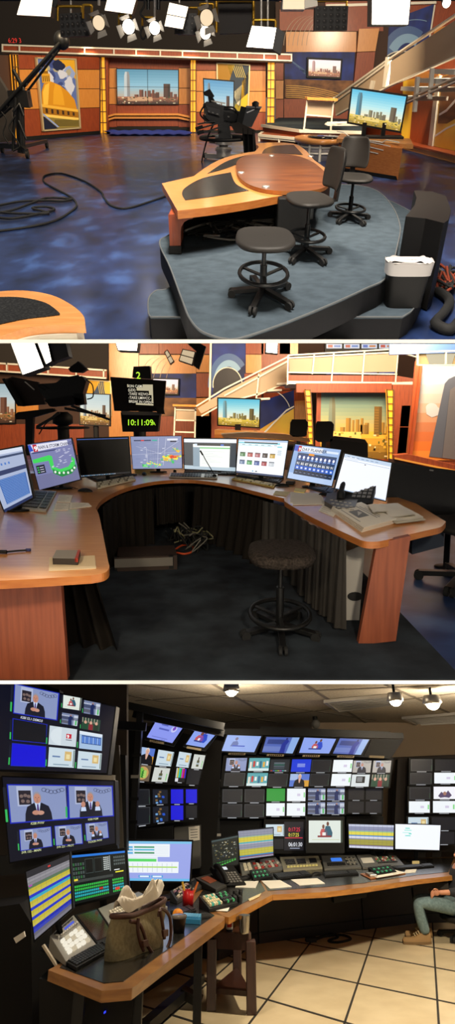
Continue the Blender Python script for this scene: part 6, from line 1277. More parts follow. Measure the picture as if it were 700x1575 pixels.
onA('clock_case', [(186, 634), (246, 634), (243, 664), (189, 664)], -.3, .04, 'black', None, .01); g = MB(); cq = Q(A, (193, 642), (241, 642), (241, 657), (193, 657)); tx(g, cq, '10:11:09', .05, .2, .85, .05, E('#9fd82c', 1.4), bold=.012, k=.95); tx(g, cq, 'A', .87, .2, .5, .05, E('#9fd82c', 1.4), bold=.01); part(t, 'clock_digits', g, 'green clock digits', kind='stuff')
onA('top_bar', [(187, 632), (250, 634), (247, 639), (190, 638)], -.1, .1, 'grey_plastic'); onA('side_grip', [(240, 625), (252, 628), (254, 637), (243, 636)], 0, .12, 'rubber', None, .01)
g = MB('black'); g.tube([V((A.hit(215, 640).x, 12.4, 0)), A.hit(215, 664)], .13); part(t, 'pedestal', g)
# ---- lamps at the top
softlight([(16, 524), (54, 524), (70, 566), (36, 578)], 7.0, 'bulb_hot', 'soft_light', 'blazing white box light at the upper left, left pane', .2, room=R2, stemy=524, group=None)
softlight([(57, 524), (75, 524), (82, 556), (72, 562)], 7.0, 'bulb_hot', 'soft_light', 'blazing white box light at the upper left, narrow right pane', .2, [(75, 524), (100, 524), (106, 548), (84, 556)], room=R2, stemy=524)
softlight([(177, 524), (214, 524), (212, 541), (182, 540)], 9.0, 'bulb_hot', 'soft_light', 'glaring lamp at the top above the prompter', .2, room=R2, stemy=524)
softlight([(281, 537), (301, 541), (296, 562), (275, 555)], 10, 'bulb_dim', 'soft_light', 'two-pane light with folded black flaps', .15, [(284, 524), (300, 524), (317, 533), (306, 568), (297, 562), (302, 540)], 2, room=R2, stemy=524)
softlight([(253, 542), (258, 538), (268, 556), (262, 561)], 10, 'bulb_dim', 'soft_light', 'small tilted two-pane light left of the folded flaps', .1, None, 2, room=R2, stemy=524)
softlight([(409, 524), (428, 524), (427, 545), (408, 543)], 12, 'bulb_hot', 'soft_light', 'small bright square light above the stairs', .15, room=R2, stemy=524)

# ================================================================ ROOM 3: the control room
noisy('tile_beige', '#c9b694', '#d6c4a2', 4, .28, detail=6, coat=.2); P('joint', '#1c1712', .8); noisy('ceiling_tile', '#a39a8c', '#b5ac9c', 30, .9, detail=4, spec=.1)
P('wall_taupe', '#a08c74', .8); P('dark_wall', '#3a322b', .85); noisy('desk_granite', '#171614', '#55524a', 90, .25, detail=8, lo=.5, hi=.75, coat=.3); P('cab_dark', '#1d1712', .5); P('panel_grey', '#8f8c84', .45); P('rack_grey', '#5b5a56', .5)
YW, ZC = 13.5, 3.2
f = MB('tile_beige'); f.prism([(-9, 1.2), (9, 1.2), (9, YW + .5), (-9, YW + .5)], -.06, 0)
def fl3(a, b, w_=.035, ext=3.0):
    A, B = R3.g(*a), R3.g(*b); d = (B - A).normalized(); A, B = A - d * ext, B + d * ext
    nn = V((-d.y, d.x, 0)) * w_ / 2; f.ext([A + nn, B + nn, B - nn, A - nn], (0, 0, .003), 'joint')
for a, b in (((384, 1574), (485, 1440)), ((530, 1574), (579, 1427)), ((675, 1574), (666, 1432)), ((250, 1574), (390, 1450)), ((850, 1574), (760, 1432))): fl3(a, b, .02)
for a, b in (((392, 1532), (535, 1574)), ((395, 1480), (700, 1544)), ((485, 1454), (700, 1494)), ((560, 1440), (700, 1463)), ((260, 1560), (340, 1585)),): fl3(a, b, .035)
struct(R3, 'floor', f)
m = MB('ceiling_tile'); m.prism([(-9, 7.5), (9, 7.5), (9, YW + .3), (-9, YW + .3)], ZC, ZC + .08)
def cl3(a, b):
    A, B = R3.g(*a, ZC), R3.g(*b, ZC); d = (B - A).normalized(); A, B = A - d * .5, B + d * .5; nn = V((-d.y, d.x, 0)) * .03; m.ext([A + nn, B + nn, B - nn, A - nn], (0, 0, -.008), H('#6f675c'))
for a, b in (((220, 1053), (560, 1105)), ((330, 1053), (395, 1090)), ((470, 1053), (560, 1110)), ((250, 1075), (480, 1062)), ((350, 1110), (700, 1066)), ((180, 1066), (420, 1110)), ((610, 1060), (700, 1100)), ((480, 1062), (700, 1053))): cl3(a, b)
struct(R3, 'ceiling', m)
m = MB('wall_taupe'); m.bx(-9, 9, YW, YW + .15, 0, ZC + .1, 'wall_taupe'); B3 = front(R3, 600, 1200, YW - .01)
m.px(B3, [(600, 1165), (760, 1158), (760, 1370), (590, 1370)], 0, .02, 'dark_wall'); m.px(B3, [(-60, 1040), (470, 1040), (480, 1122), (540, 1136), (560, 1370), (-60, 1370)], 0, .02, 'dark_wall'); struct(R3, 'wall_back', m)
# ceiling soffit band from left
def vent(quad, lab):
    c = [R3.g(x, y, ZC) for x, y in quad]; t = thing(R3, 'ceiling_vent', lab, 'vent', sum(c, V((0, 0, 0))) / 4); g = MB('steel'); Pq = lambda u, v: (c[3] * (1 - u) + c[2] * u) * (1 - v) + (c[0] * (1 - u) + c[1] * u) * v
    for k in range(4): a, b = [(0, 0), (1, 0), (1, 1), (0, 1)][k], [(1, 0), (1, 1), (0, 1), (0, 0)][k]; g.bar(Pq(*a) - V((0, 0, .03)), Pq(*b) - V((0, 0, .03)), .06, .05)
    part(t, 'frame', g); g = MB(H('#3b352e'))
    g.add([Pq(0, 0) - V((0, 0, .012)), Pq(1, 0) - V((0, 0, .012)), Pq(1, 1) - V((0, 0, .012)), Pq(0, 1) - V((0, 0, .012))], [(0, 1, 2, 3)]); part(t, 'backing', g)
    g = MB('steel')
    for i in range(1, 8): g.bar(Pq(.03, i / 8) - V((0, 0, .03)), Pq(.97, i / 8) - V((0, 0, .03)), .05, .02)
    part(t, 'slats', g)
vent(((500, 1076), (600, 1067), (618, 1078), (520, 1091)), 'slatted ceiling vent beside the two glaring lamps'); vent(((620, 1102), (705, 1095), (718, 1108), (640, 1112)), 'slatted ceiling vent nearest the right edge')
for x, y, r_, lab in ((356, 1062, .1, 'small glaring ceiling lamp alone at the left'), (608, 1077, .11, 'glaring ceiling lamp, left of the close pair'), (665, 1081, .13, 'glaring ceiling lamp, right of the close pair')):
    c = R3.g(x, y, ZC - .22); t = thing(R3, 'ceiling_lamp', lab, 'lamp', c + V((0, 0, .22)), 'glaring track lamps on the control room ceiling'); g = MB('black'); g.tube([c + V((0, .02, .22)), c + V((0, .02, .05))], .02); g.lathe(c, [(r_ * .9, .1), (r_ * 1.1, 0), (r_ * .9, -.02)], 'steel', 16); part(t, 'housing', g); g = MB('bulb_hot'); g.ball(c + V((0, -.02, 0)), r_ * .8, 'bulb_hot', 8); part(t, 'bulb', g, 'glowing bulb')
g = MB('black'); c = R3.g(485, 1110, ZC - .1); g.tube([c + V((0, 0, .1)), c], .05); g.ball(c + V((0, -.05, -.05)), .09, 'grey_plastic', 8); solo(R3, 'ceiling_camera', 'small dome shaped device hanging from the ceiling', 'device', g)
# dark rails and cable trays at upper left, vertical pole
t = None
for (x0, y0), (x1, y1), Y_ in (((195, 1085), (345, 1118), 9.0), ((205, 1098), (345, 1128), 9.2), ((175, 1115), (225, 1118), 8.0), ((340, 1125), (620, 1132), 11.6), ((400, 1122), (600, 1130), 11.8)):
    A = front(R3, x0, y0, Y_); g = MB('black_metal'); g.bar(A.hit(x0, y0), A.hit(x1, y1), .08, .1); t = t or thing(R3, 'rail_frame', 'dark steel mounting rails running above the monitor wall', 'rails', A.hit(x0, y0)); part(t, 'rail', g)
for x0, x1, ytop, Y_, lab in ((197, 207, 1086, 9.0, 'black steel column left of the angled monitors'), (331, 338, 1200, 11.4, 'black steel column between the two monitor banks'), (577, 588, 1232, 11.9, 'black steel column behind the right of the monitor wall')):
    A = front(R3, x0, 1300, Y_); a, b = A.hit(x0, 1300), A.hit(x1, 1300); zt = R3.zat(a, ytop); g = MB('black_metal'); g.bx(a.x, b.x, Y_, Y_ + .15, 0, zt)
    for k in range(8): g.bx(a.x - .02, b.x + .02, Y_ - .02, Y_, .3 + k * .28, .34 + k * .28, 'steel' if k % 3 == 0 else 'black')
    solo(R3, 'steel_column', lab, 'column', g)
g = MB(H('#4c463f')); A = front(R3, 178, 1300, 7.2); g.px(A, [(176, 1145), (183, 1146), (190, 1306), (182, 1310)], -.08, 0, H('#4d483f')); g.px(A, [(183, 1160), (192, 1161), (194, 1310), (189, 1310)], -.2, -.05, 'black'); solo(R3, 'steel_upright', 'pale metal upright at the right side of the stacked televisions', 'upright', g)
# ---- display picture kinds
def pic(m, q, k, n, d=.0012):
    S = .95
    if k == 'off': rc(m, q, 0, 0, 1, 1, n, E('#10131c', 1))
    elif k == 'line':
        rc(m, q, 0, 0, 1, 1, n, E('#4a4e55', .7)); rc(m, q, .025, .035, .975, .965, n + d, E('#12151d', 1)); rc(m, q, .955, .1, .97, .5, n + 2 * d, E('#2c6a3a', .8))
    elif k == 'blue': rc(m, q, 0, 0, 1, 1, n, E('#1414d8', S))
    elif k == 'bluetext': rc(m, q, 0, 0, 1, 1, n, E('#1a3cd8', S)); [rc(m, q, .3, .4 + .1 * i, .7, .44 + .1 * i, n + d, E('#b8c8f0', S)) for i in range(3)]
    elif k == 'green': rc(m, q, 0, 0, 1, 1, n, E('#2f9a3c', S))
    elif k == 'white': rc(m, q, 0, 0, 1, 1, n, E('#f0f6fa', 1)); rc(m, q, .9, .3, .97, .7, n + d, E('#8ae08a', S)); rc(m, q, .55, .4, .72, .6, n + d, E('#d8d0e8', S))
    elif k == 'card': rc(m, q, 0, 0, 1, 1, n, E('#cfe0ea', S)); rc(m, q, .15, .5, .45, .58, n + d, E('#6a86b0', S)); rc(m, q, .62, .35, .88, .85, n + d, E('#d8b878', S)); rc(m, q, .68, .45, .82, .7, n + 2 * d, E('#f0e0a8', S)); rc(m, q, .2, .1, .8, .16, n + d, E('#8fa6b8', S)); rc(m, q, .95, .05, .98, .95, n + d, E('#3a5a3c', S))
    elif k == 'logo': rc(m, q, 0, 0, 1, 1, n, E('#cfdce4', S)); fl(m, q, arc(.45, .5, .4, .48, 90, 270, 12), n + d, E('#dde8ee', S)); rc(m, q, .63, .42, .82, .68, n + 2 * d, E('#c8283c', S)); tx(m, q, '9', .66, .44, .26, n + 4 * d, E('#ffffff', S), bold=.04); rc(m, q, .62, .32, .84, .36, n + 2 * d, E('#6a6a78', S))
    elif k in ('man', 'man2', 'manp'): studio_bg(m, q, n, d, .9, '#8e9cc8' if k != 'manp' else '#b9b4ae'); person_art(m, q, n + 4 * d, d, .9, hands={'man': 1, 'man2': 2, 'manp': 0}[k], sc_=.95, cx=.5)
    elif k == 'girl': rc(m, q, 0, 0, 1, 1, n, E('#5a7ad0', S)); rc(m, q, .0, .5, .4, 1, n + d, E('#a8c0e8', S)); rc(m, q, .6, 0, 1, .5, n + d, E('#d8a03c', S)); person_art(m, q, n + 2 * d, d, S, suit='#14141c', skin='#e0b09a', shirt='#e0b09a', tie='#e0b09a', hair='#e8dcc8', sc_=1.15)
    elif k == 'salad': rc(m, q, 0, 0, 1, 1, n, E('#6a5a48', S)); fl(m, q, arc(.5, .5, .4, .42, 0, 345, 20), n + d, E('#c8a060', S)); [fl(m, q, arc(.3 + .12 * (i % 4), .3 + .14 * (i // 4), .11, .12, 0, 330, 8), n + (2 + i * .1) * d, E(['#4a9a3c', '#7ac04a', '#2f7a2c', '#a8d068'][i % 4], S)) for i in range(14)]
    elif k == 'bars':
        for i, c in enumerate(('#c8c8c8', '#c8c020', '#20c0c0', '#20c020', '#c020c0', '#c02020', '#2020c0')): rc(m, q, i / 7, .3, (i + 1) / 7, 1, n, E(c, .9))
        rc(m, q, 0, 0, 1, .3, n, E('#101018', 1)); rc(m, q, .0, 0, .3, .26, n + d, E('#e8e8f0', .9))
    elif k == 'scene': rc(m, q, 0, 0, 1, 1, n, E('#7a86a8', S)); rc(m, q, 0, .45, 1, .7, n + d, E('#454e6c', S)); rc(m, q, 0, .1, .5, .35, n + d, E('#5c5f70', S)); rc(m, q, .75, 0, 1, .9, n + d, E('#c8d0e0', S)); rc(m, q, .85, .05, .95, .45, n + 2 * d, E('#5ac06a', S)); fl(m, q, [(.42, 0), (.66, 0), (.62, .45), (.7, .7), (.52, .85), (.42, .6)], n + 2 * d, E('#1a2a5c', S)); fl(m, q, arc(.56, .86, .05, .08, 0, 330, 8), n + 3 * d, E('#a87a68', S)); [rc(m, q, .1 * i, .75, .1 * i + .06, .82, n + 2 * d, E('#dfe4f0', S)) for i in range(5)]
    elif k == 'kitchen': rc(m, q, 0, 0, 1, 1, n, E('#5aa8b0', S)); [rc(m, q, .05 + .16 * i, .2 + .1 * (i % 3), .15 + .16 * i, .7 + .06 * (i % 2), n + d, E(['#e8e0d0', '#c83a34', '#f4f4f0', '#2a6a8a', '#e8b04a', '#f0f0f0'][i], S)) for i in range(6)]; rc(m, q, 0, 0, 1, .2, n + 2 * d, E('#d8ecec', S))
    elif k == 'group': rc(m, q, 0, 0, 1, 1, n, E('#2a4a3c', S)); [(fl(m, q, arc(.2 + .3 * i, .62, .08, .14, 0, 330, 10), n + 2 * d, E('#d8a890', S)), rc(m, q, .08 + .3 * i, 0, .32 + .3 * i, .5, n + d, E(['#1c4a34', '#8a2a34', '#24382c'][i], S))) for i in range(3)]; [rc(m, q, .02 + .16 * i, .6, .05 + .16 * i, 1, n + d, E('#c8b8a8', S)) for i in range(6)]
    elif k in ('duo', 'duob'):
        bg = '#e3ece4' if k == 'duo' else '#8fa8f4'; rc(m, q, 0, 0, 1, 1, n, E(bg, S)); a = q.asp
        for cx, s_, h_, cl, sk in ((.43, 1, .62, '#c85a5a', '#7a4a38'), (.56, 1.1, .75, '#2a5f74' if k == 'duo' else '#2a4cc8', '#6a3c2c')):
            fl(m, q, [(cx - .14 * a * s_, .25), (cx + .2 * a * s_, .25), (cx + .22 * a * s_, .45), (cx + .1 * a * s_, h_), (cx - .1 * a * s_, h_), (cx - .17 * a * s_, .45)], n + d, E(cl, S)); fl(m, q, arc(cx, h_ + .1, .065 * a * 1.0, .1, 0, 335, 12), n + 2 * d, E(sk, S))
        rc(m, q, .4, .3, .5, .46, n + 3 * d, E('#f4f0ec', S)); rc(m, q, .26, .24, .66, .32, n + 4 * d, E('#8a2a34' if k == 'duo' else '#2a3c8c', S)); rc(m, q, .1, .12, .9, .14, n + d, E('#c8cfa0' if k == 'duo' else '#8ea8e8', S)); rc(m, q, .94, 0, 1, 1, n + 4 * d, E('#2a3a30' if k == 'duo' else bg, S))
    elif k == 'figb': rc(m, q, 0, 0, 1, 1, n, E('#93b0f0', S)); a = q.asp; fl(m, q, [(.2, .3), (.42, .3), (.42, .5), (.36, .66), (.24, .6)], n + d, E('#5a6fb0', S)); fl(m, q, arc(.32, .78, .045, .1, 0, 340, 10), n + 2 * d, E('#6f6a90', S)); rc(m, q, .26, .3, .64, .38, n + 3 * d, E('#2f55c8', S)); rc(m, q, .22, .18, .7, .2, n + d, E('#7f9ae0', S))
    elif k == 'sceneb': rc(m, q, 0, 0, 1, 1, n, E('#4e66b8', S)); rc(m, q, .08, .55, .7, .85, n + d, E('#2c3f84', S)); rc(m, q, 0, .1, .6, .4, n + d, E('#6a7fc4', S)); rc(m, q, .78, 0, 1, 1, n + d, E('#8fb2e8', S)); fl(m, q, [(.55, 0), (.72, 0), (.68, .5), (.74, .75), (.62, .88), (.54, .55)], n + 2 * d, E('#1c2f94', S)); fl(m, q, arc(.64, .9, .03, .07, 0, 340, 8), n + 3 * d, E('#20285c', S))
    elif k == 'cardb': rc(m, q, 0, 0, 1, 1, n, E('#8f9cf4', S)); rc(m, q, .32, .84, .64, .95, n + d, E('#1c2454', S)); rc(m, q, .36, .78, .6, .83, n + d, E('#3a4690', S)); tx(m, q, 'a', .28, .52, .2, n + d, E('#8f9cf4', S)) if False else None; rc(m, q, .26, .6, .5, .68, n + d, E('#5a66c0', S)); rc(m, q, .24, .42, .62, .49, n + d, E('#5a66c0', S)); fl(m, q, arc(.76, .55, .1, .14, 0, 345, 14), n + d, E('#c8ccfa', S)); fl(m, q, arc(.76, .58, .05, .09, 0, 345, 12), n + 2 * d, E('#7a4ac0', S)); rc(m, q, .15, .08, .75, .11, n + d, E('#6f7ad0', S))
    elif k == 'slide': rc(m, q, 0, 0, 1, 1, n, E('#dfe6e8', S)); rc(m, q, .25, .3, .75, .85, n + d, E('#16181c', S)); [rc(m, q, .3, .42 + .1 * i, .6, .46 + .1 * i, n + 2 * d, E('#c8ccd0', S)) for i in range(4)]
    elif k == 'menu': rc(m, q, 0, 0, 1, 1, n, E('#20262e', S)); [rc(m, q, .2, .25 + .14 * i, .75, .3 + .14 * i, n + d, E(['#4a5a6a', '#6a7a8a', '#3f8a7a', '#8a9aa8'][i], S)) for i in range(4)]; [rc(m, q, .12 * i + .05, .06, .12 * i + .15, .12, n + d, E(['#c83a3a', '#3a6ac8', '#3ac86a', '#c8c03a', '#c83ac8', '#3ac8c8', '#c8c8c8'][i], S)) for i in range(7)]
    elif k == 'boxes':
        rc(m, q, 0, 0, 1, 1, n, E('#0e1524', 1)); rnd = random.Random(3)
        for i in range(10): u, v = rnd.random() * .7, rnd.random() * .85; rc(m, q, u, v, u + .15, v + .12, n + d, E(rnd.choice(['#2a5ad0', '#3a8ae0', '#7ab0e8', '#8a6a3c']), .8))
    elif k == 'bottle': rc(m, q, 0, 0, 1, 1, n, E('#d4d8d2', S)); rc(m, q, .38, .15, .6, .6, n + d, E('#5a5a3c', S)); rc(m, q, .45, .6, .54, .82, n + d, E('#4a3a34', S)); rc(m, q, .38, .3, .6, .42, n + 2 * d, E('#a8b8c0', S)); rc(m, q, .85, .1, .9, .6, n + d, E('#6ad06a', S))
    elif k == 'plan': rc(m, q, 0, 0, 1, 1, n, E('#a8c4e4', S)); rc(m, q, 0, .82, 1, 1, n + d, E('#e0ecf8', S)); rc(m, q, .1, .3, .95, .78, n + d, E('#2c4a88', S)); [rc(m, q, .12 + .092 * i, .34, .19 + .092 * i, .72, n + 2 * d, E(['#5a8ae0', '#8ab0f0'][i % 2], S)) for i in range(9)]
    elif k == 'arms': rc(m, q, 0, 0, 1, 1, n, E('#f4f4fa', 1)); fl(m, q, [(.2, .25), (.35, .6), (.5, .35), (.65, .7), (.82, .3), (.7, .1), (.5, .15), (.3, .1)], n + d, E('#5a4a6c', S)); fl(m, q, arc(.5, .45, .08, .16, 0, 330, 8), n + 2 * d, E('#a87a68', S))
    elif k == 'clock':
        rc(m, q, 0, 0, 1, 1, n, E('#0c0f1c', 1))
        for s_, v, h_, c, kk in (('0:17:25', .66, .2, '#e0344c', .8), ('0:17:25', .48, .18, '#e8d84a', .8), ('06:01:30', .14, .2, '#e8ecf4', .8)): tx(m, q, s_, .22, v, h_, n + 2 * d, E(c, 1), bold=.01, k=kk)
        rc(m, q, .05, .42, .95, .45, n + d, E('#d83a4a', .9)); rc(m, q, .3, .06, .8, .09, n + d, E('#aab4cc', .8))
def sheetgrid(m, q, n, d=.001, rows=(('#8f93a8', 5), ('#9cb89a', 1), ('#e0cf3c', 4), ('#3cb8c8', 1), ('#b8b4c0', 1), ('#8f93a8', 4), ('#c9c03c', 5), ('#2c8ac8', 1), ('#7a4a6c', 1), ('#a8a4b8', 1)), cols=10):
    tot = sum(r_[1] for r_ in rows); v = 1.0
    for c, k in rows:
        for i in range(k):
            v0 = v - 1 / tot; rc(m, q, 0, v0, 1, v, n, E(mix(c, '#ffffff', .12 * (i % 2)), .9)); 
            if k > 2: rc(m, q, 0, v0, 1, v0 + .12 / tot, n + d, E(mix(c, '#303040', .35), .9))
            v = v0
    for i in range(cols): rc(m, q, .05 + i / cols, 0, .053 + i / cols, 1, n + d, E('#6c6a74', .8))
def quad4(x0, y0, x1, y1, sh=0): h_ = (y1 - y0) * sh; return ((x0 + h_, y0), (x1 + h_, y0), (x1, y1), (x0, y1))
def multiview(Y, frame, cells, name, lab, group=None, tilt=0, depth=.08, caps=1):
    pl = front(R3, frame[3][0], frame[3][1], Y, 0, tilt); c = (pl.hit(*frame[2]) + pl.hit(*frame[3])) / 2; t = thing(R3, name, lab, 'monitor', c, group)
    g = MB('bezel'); g.px(pl, frame, -depth, 0); part(t, 'housing', g, bev=.006)
    for qd, k in cells:
        g = MB(); q = Q(pl, *qd); pic(g, q, k, .006)
        if caps: rc(g, q, .28, -.09, .72, -.035, .008, E('#c8ccd4', .7))
        part(t, 'picture', g)
    return t, pl
GW = 'monitors of the right hand control wall'
def cells4(x0, y0, x1, y1, kinds, sh=.12, gx=.08, gy=.1):
    w_, h_ = (x1 - x0) / 2, (y1 - y0) / 2; out = []
    for i, k in enumerate(kinds):
        a, b = x0 + (i % 2) * w_, y0 + (i // 2) * h_; s_ = sh * (y1 - b - h_) ; out.append((quad4(a + w_ * gx + s_, b + h_ * .04, a + w_ * (1 - gx * .3) + s_, b + h_ * (1 - gy), sh), k))
    return out
# row of tilted top monitors
for i, (fr, k, lab, pt) in enumerate((
    (((348, 1129), (405, 1131), (394, 1160), (337, 1157)), 'figb', 'tilted top monitor with pale blue figure, first of the right bank', (352, 1158)),
    (((408, 1132), (464, 1133), (453, 1162), (399, 1159)), 'sceneb', 'tilted top monitor with dark blue studio scene, second from left in the right bank', (411, 1160)),
    (((466, 1133), (520, 1135), (509, 1162), (456, 1160)), 'duob', 'tilted top monitor with blue couple, right of the first blue studio scene', (466, 1161)),
    (((521, 1134), (571, 1136), (558, 1164), (508, 1161)), 'sceneb', 'tilted top monitor with blue studio scene beside the black one', (519, 1162)))):
    t, pl = multiview(11.0, fr, [(((fr[0][0] + 2, fr[0][1] + 1.5), (fr[1][0] - 3, fr[1][1] + 1.5), (fr[2][0] - 3, fr[2][1] - 3), (fr[3][0] + 4, fr[3][1] - 2)), k)], 'angled_monitor', lab, 'tilted monitors along the top of the control wall', 0, .12, 0)
    g = MB(H('#b8a888')); g.px(pl, [pt, (pt[0] + 26, pt[1] + .6), (pt[0] + 25, pt[1] + 3.6), (pt[0] - 1, pt[1] + 3)], .0, .03)
    for j in range(7): g.px(pl, [(pt[0] + 3 + 3 * j, pt[1] + 1), (pt[0] + 5 + 3 * j, pt[1] + 1), (pt[0] + 4.6 + 3 * j, pt[1] + 2.8), (pt[0] + 2.6 + 3 * j, pt[1] + 2.8)], .03, .034, H('#2a2620'))
    part(t, 'name_plate', g, 'pale name plate')
t, pl = multiview(11.0, ((572, 1136), (621, 1137), (602, 1166), (559, 1164)), [], 'angled_monitor', 'tilted black unlit monitor at the right end of the top row', None, 0, .12); g = MB(H('#8d8064')); g.px(pl, [(568, 1162), (591, 1163), (590, 1166.5), (567, 1165.5)], 0, .03); part(t, 'name_plate', g, 'pale name plate')
for i, (fr, k, lab, pt) in enumerate(((((243, 1096), (291, 1108), (267, 1148), (221, 1137)), 'cardb', 'tilted top monitor with lavender card, left of the pair', (231, 1138)), (((301, 1115), (337, 1126), (316, 1155), (281, 1148)), 'duob', 'tilted top monitor with couple, right of the pair above colour bars', (288, 1148)))):
    t, pl = multiview(9.4, fr, [(((fr[0][0] + 3, fr[0][1] + 2.5), (fr[1][0] - 3, fr[1][1] + 1.5), (fr[2][0] - 2, fr[2][1] - 5), (fr[3][0] + 5, fr[3][1] - 3)), k)], 'angled_monitor', lab, None, 0, .12, 0)
    g = MB(H('#b8a888')); g.px(pl, [pt, (pt[0] + 22, pt[1] + 4), (pt[0] + 21, pt[1] + 7), (pt[0] - 1, pt[1] + 3)], 0, .03)
    if i == 0: g.text(pl, 'DIRECTV', *pl.uv(pt[0] + 2, pt[1] + 4), .05, H('#2a2620'), .034)
    part(t, 'name_plate', g, 'pale name plate')
# right bank rows
rows = (((341, 1163, 411, 1211), ('man2', 'kitchen', 'line', 'kitchen'), 'four-way monitor with suited man top left and two kitchen scenes'),
        ((409, 1165, 475, 1212), ('menu', 'bluetext', 'line', 'girl'), 'four-way monitor with grey menu, blue text and fair haired presenter'),
        ((473, 1166, 539, 1211), ('line', 'white', 'line', 'white'), 'four-way monitor with two white pictures on its right side'),
        ((537, 1167, 598, 1212), ('manp', 'manp', 'slide', 'group'), 'four-way monitor with two suited men, slide and group'))
for (x0, y0, x1, y1), ks, lab in rows: multiview(11.2, quad4(x0 - 3, y0 - 1, x1 + 2, y1, .12), cells4(x0, y0 + 2, x1, y1, ks), 'wall_monitor', lab)
rows = (((339, 1212, 407, 1259), ('line', 'line', 'line', 'line'), 'four-way monitor with four empty outlined pictures at left of the middle row'),
        ((407, 1211, 470, 1257), ('green', 'white', 'white', 'white'), 'four-way monitor with bright green picture and three white ones'),
        ((471, 1211, 530, 1254), ('scene', 'scene', 'scene', 'scene'), 'four-way monitor repeating a busy studio scene'),
        ((533, 1211, 587, 1252), ('off', 'off', 'off', 'off'), 'four-way monitor with four dark navy pictures, beside the taupe wall'))
for (x0, y0, x1, y1), ks, lab in rows: multiview(11.3, quad4(x0 - 1, y0 - 1, x1 + 2, y1, .02), cells4(x0, y0 + 1, x1, y1, ks, .02), 'wall_monitor', lab)
multiview(11.3, quad4(405, 1260, 469, 1313, .02), [(quad4(409, 1268, 437, 1286, 0), 'card'), (quad4(410, 1290, 436, 1306), 'off'), (quad4(437, 1264, 467, 1308), 'clock')], 'wall_monitor', 'wall monitor with red, yellow and white clock digits', caps=0)
multiview(10.6, quad4(471, 1256, 530, 1312, 0), [(quad4(475, 1262, 527, 1296, 0), 'duo')], 'picture_monitor', 'picture monitor of a couple in red and teal with a button row', caps=0)
A = front(R3, 475, 1310, 10.58); g = MB('steel')
g.px(A, [(352, 1262), (352.1, 1262), (352.1, 1262.1)], 0, .001) if False else None
multiview(11.5, quad4(338, 1262, 403, 1313), [], 'wall_monitor', 'dark unlit wall monitor behind the yellow spreadsheet monitor')
multiview(11.6, quad4(533, 1256, 590, 1310), [], 'equipment_rack', 'dark equipment rack behind the right spreadsheet monitor')
# far right bank
rows = (((629, 1166, 668, 1208), ('line', 'line'), 'two stacked outlined empty pictures in the far right bank'), ((666, 1166, 706, 1207), ('off', 'white'), 'dark picture over white one at the far right edge'),
        ((627, 1209, 665, 1252), ('line', 'white'), 'outlined picture over a white one in the far right bank'), ((664, 1208, 704, 1252), ('arms', 'white'), 'white picture with raised arms over a blank white one'),
        ((625, 1255, 662, 1300), ('card', 'off'), 'small white card picture half hidden behind the white monitor'), ((661, 1255, 703, 1300), ('off', 'off'), 'two dark stacked pictures at the far right bottom'))
for (x0, y0, x1, y1), ks, lab in rows:
    h_ = (y1 - y0) / 2; multiview(11.6, quad4(x0, y0, x1, y1, 0), [(quad4(x0 + 3, y0 + 2, x1 - 3, y0 + h_ - 1), ks[0]), (quad4(x0 + 2, y0 + h_ + 2, x1 - 4, y1 - 2), ks[1])], 'wall_monitor', lab)
g = MB('black'); A = front(R3, 620, 1300, 11.9); g.px(A, [(612, 1168), (720, 1160), (720, 1310), (605, 1310)], -.2, 0, 'void_grey'); solo(R3, 'monitor_rack', 'dark rack carrying the far right monitor bank', 'rack', g)
g = MB('black'); A = front(R3, 460, 1300, 11.9); g.px(A, [(336, 1140), (600, 1150), (588, 1210), (588, 1335), (330, 1335)], -.2, 0, H('#100e0d', .8)); solo(R3, 'monitor_rack', 'dark rack carrying the large right bank of monitors', 'rack', g)
# left bank
multiview(9.6, ((214, 1145), (271, 1152), (262, 1207), (201, 1204)), [(((218, 1149), (239, 1152), (234, 1176), (212, 1173)), 'girl'), (((244, 1153), (268, 1157), (263, 1179), (239, 1177)), 'card'), (((211, 1176), (233, 1178), (229, 1202), (205, 1200)), 'salad'), (((238, 1180), (262, 1182), (257, 1203), (233, 1202)), 'bottle')], 'wall_monitor', 'four-way monitor with fair haired woman and green salad')
multiview(9.6, ((272, 1153), (318, 1159), (305, 1211), (262, 1207)), [(((276, 1156), (295, 1159), (290, 1181), (271, 1179)), 'card'), (((299, 1160), (316, 1162), (311, 1183), (294, 1182)), 'bottle'), (((272, 1181), (287, 1183), (284, 1203), (269, 1202)), 'bars'), (((290, 1183), (310, 1185), (305, 1207), (286, 1206)), 'off')], 'wall_monitor', 'four-way monitor with colour bars at lower left')
multiview(9.6, ((202, 1212), (262, 1213), (262, 1266), (205, 1275)), [(((205, 1214), (230, 1214), (231, 1238), (206, 1239)), 'line'), (((235, 1214), (258, 1215), (258, 1236), (235, 1237)), 'boxes'), (((206, 1242), (231, 1241), (231, 1267), (207, 1270)), 'line'), (((235, 1241), (259, 1240), (259, 1263), (236, 1266)), 'boxes')], 'wall_monitor', 'four-way monitor of dark pictures with small blue boxes')
multiview(9.6, ((261, 1212), (305, 1211), (304, 1262), (262, 1266)), [(quad4(263, 1214, 282, 1236), 'blue'), (quad4(286, 1214, 303, 1235), 'blue'), (quad4(263, 1239, 282, 1261), 'blue'), (quad4(286, 1239, 303, 1258), 'off')], 'wall_monitor', 'four-way monitor with three plain blue pictures')
multiview(9.5, ((203, 1277), (266, 1270), (266, 1320), (205, 1322)), [], 'wall_monitor', 'dark unlit monitor behind the blue and white desk monitor')
g = MB('rack_grey'); A = front(R3, 290, 1310, 9.7); g.px(A, [(268, 1273), (308, 1270), (308, 1335), (268, 1340)], -.3, 0, 'rack_grey'); g.px(A, [(290, 1272), (307, 1270), (307, 1292), (291, 1294)], .002, .01, 'paper'); 
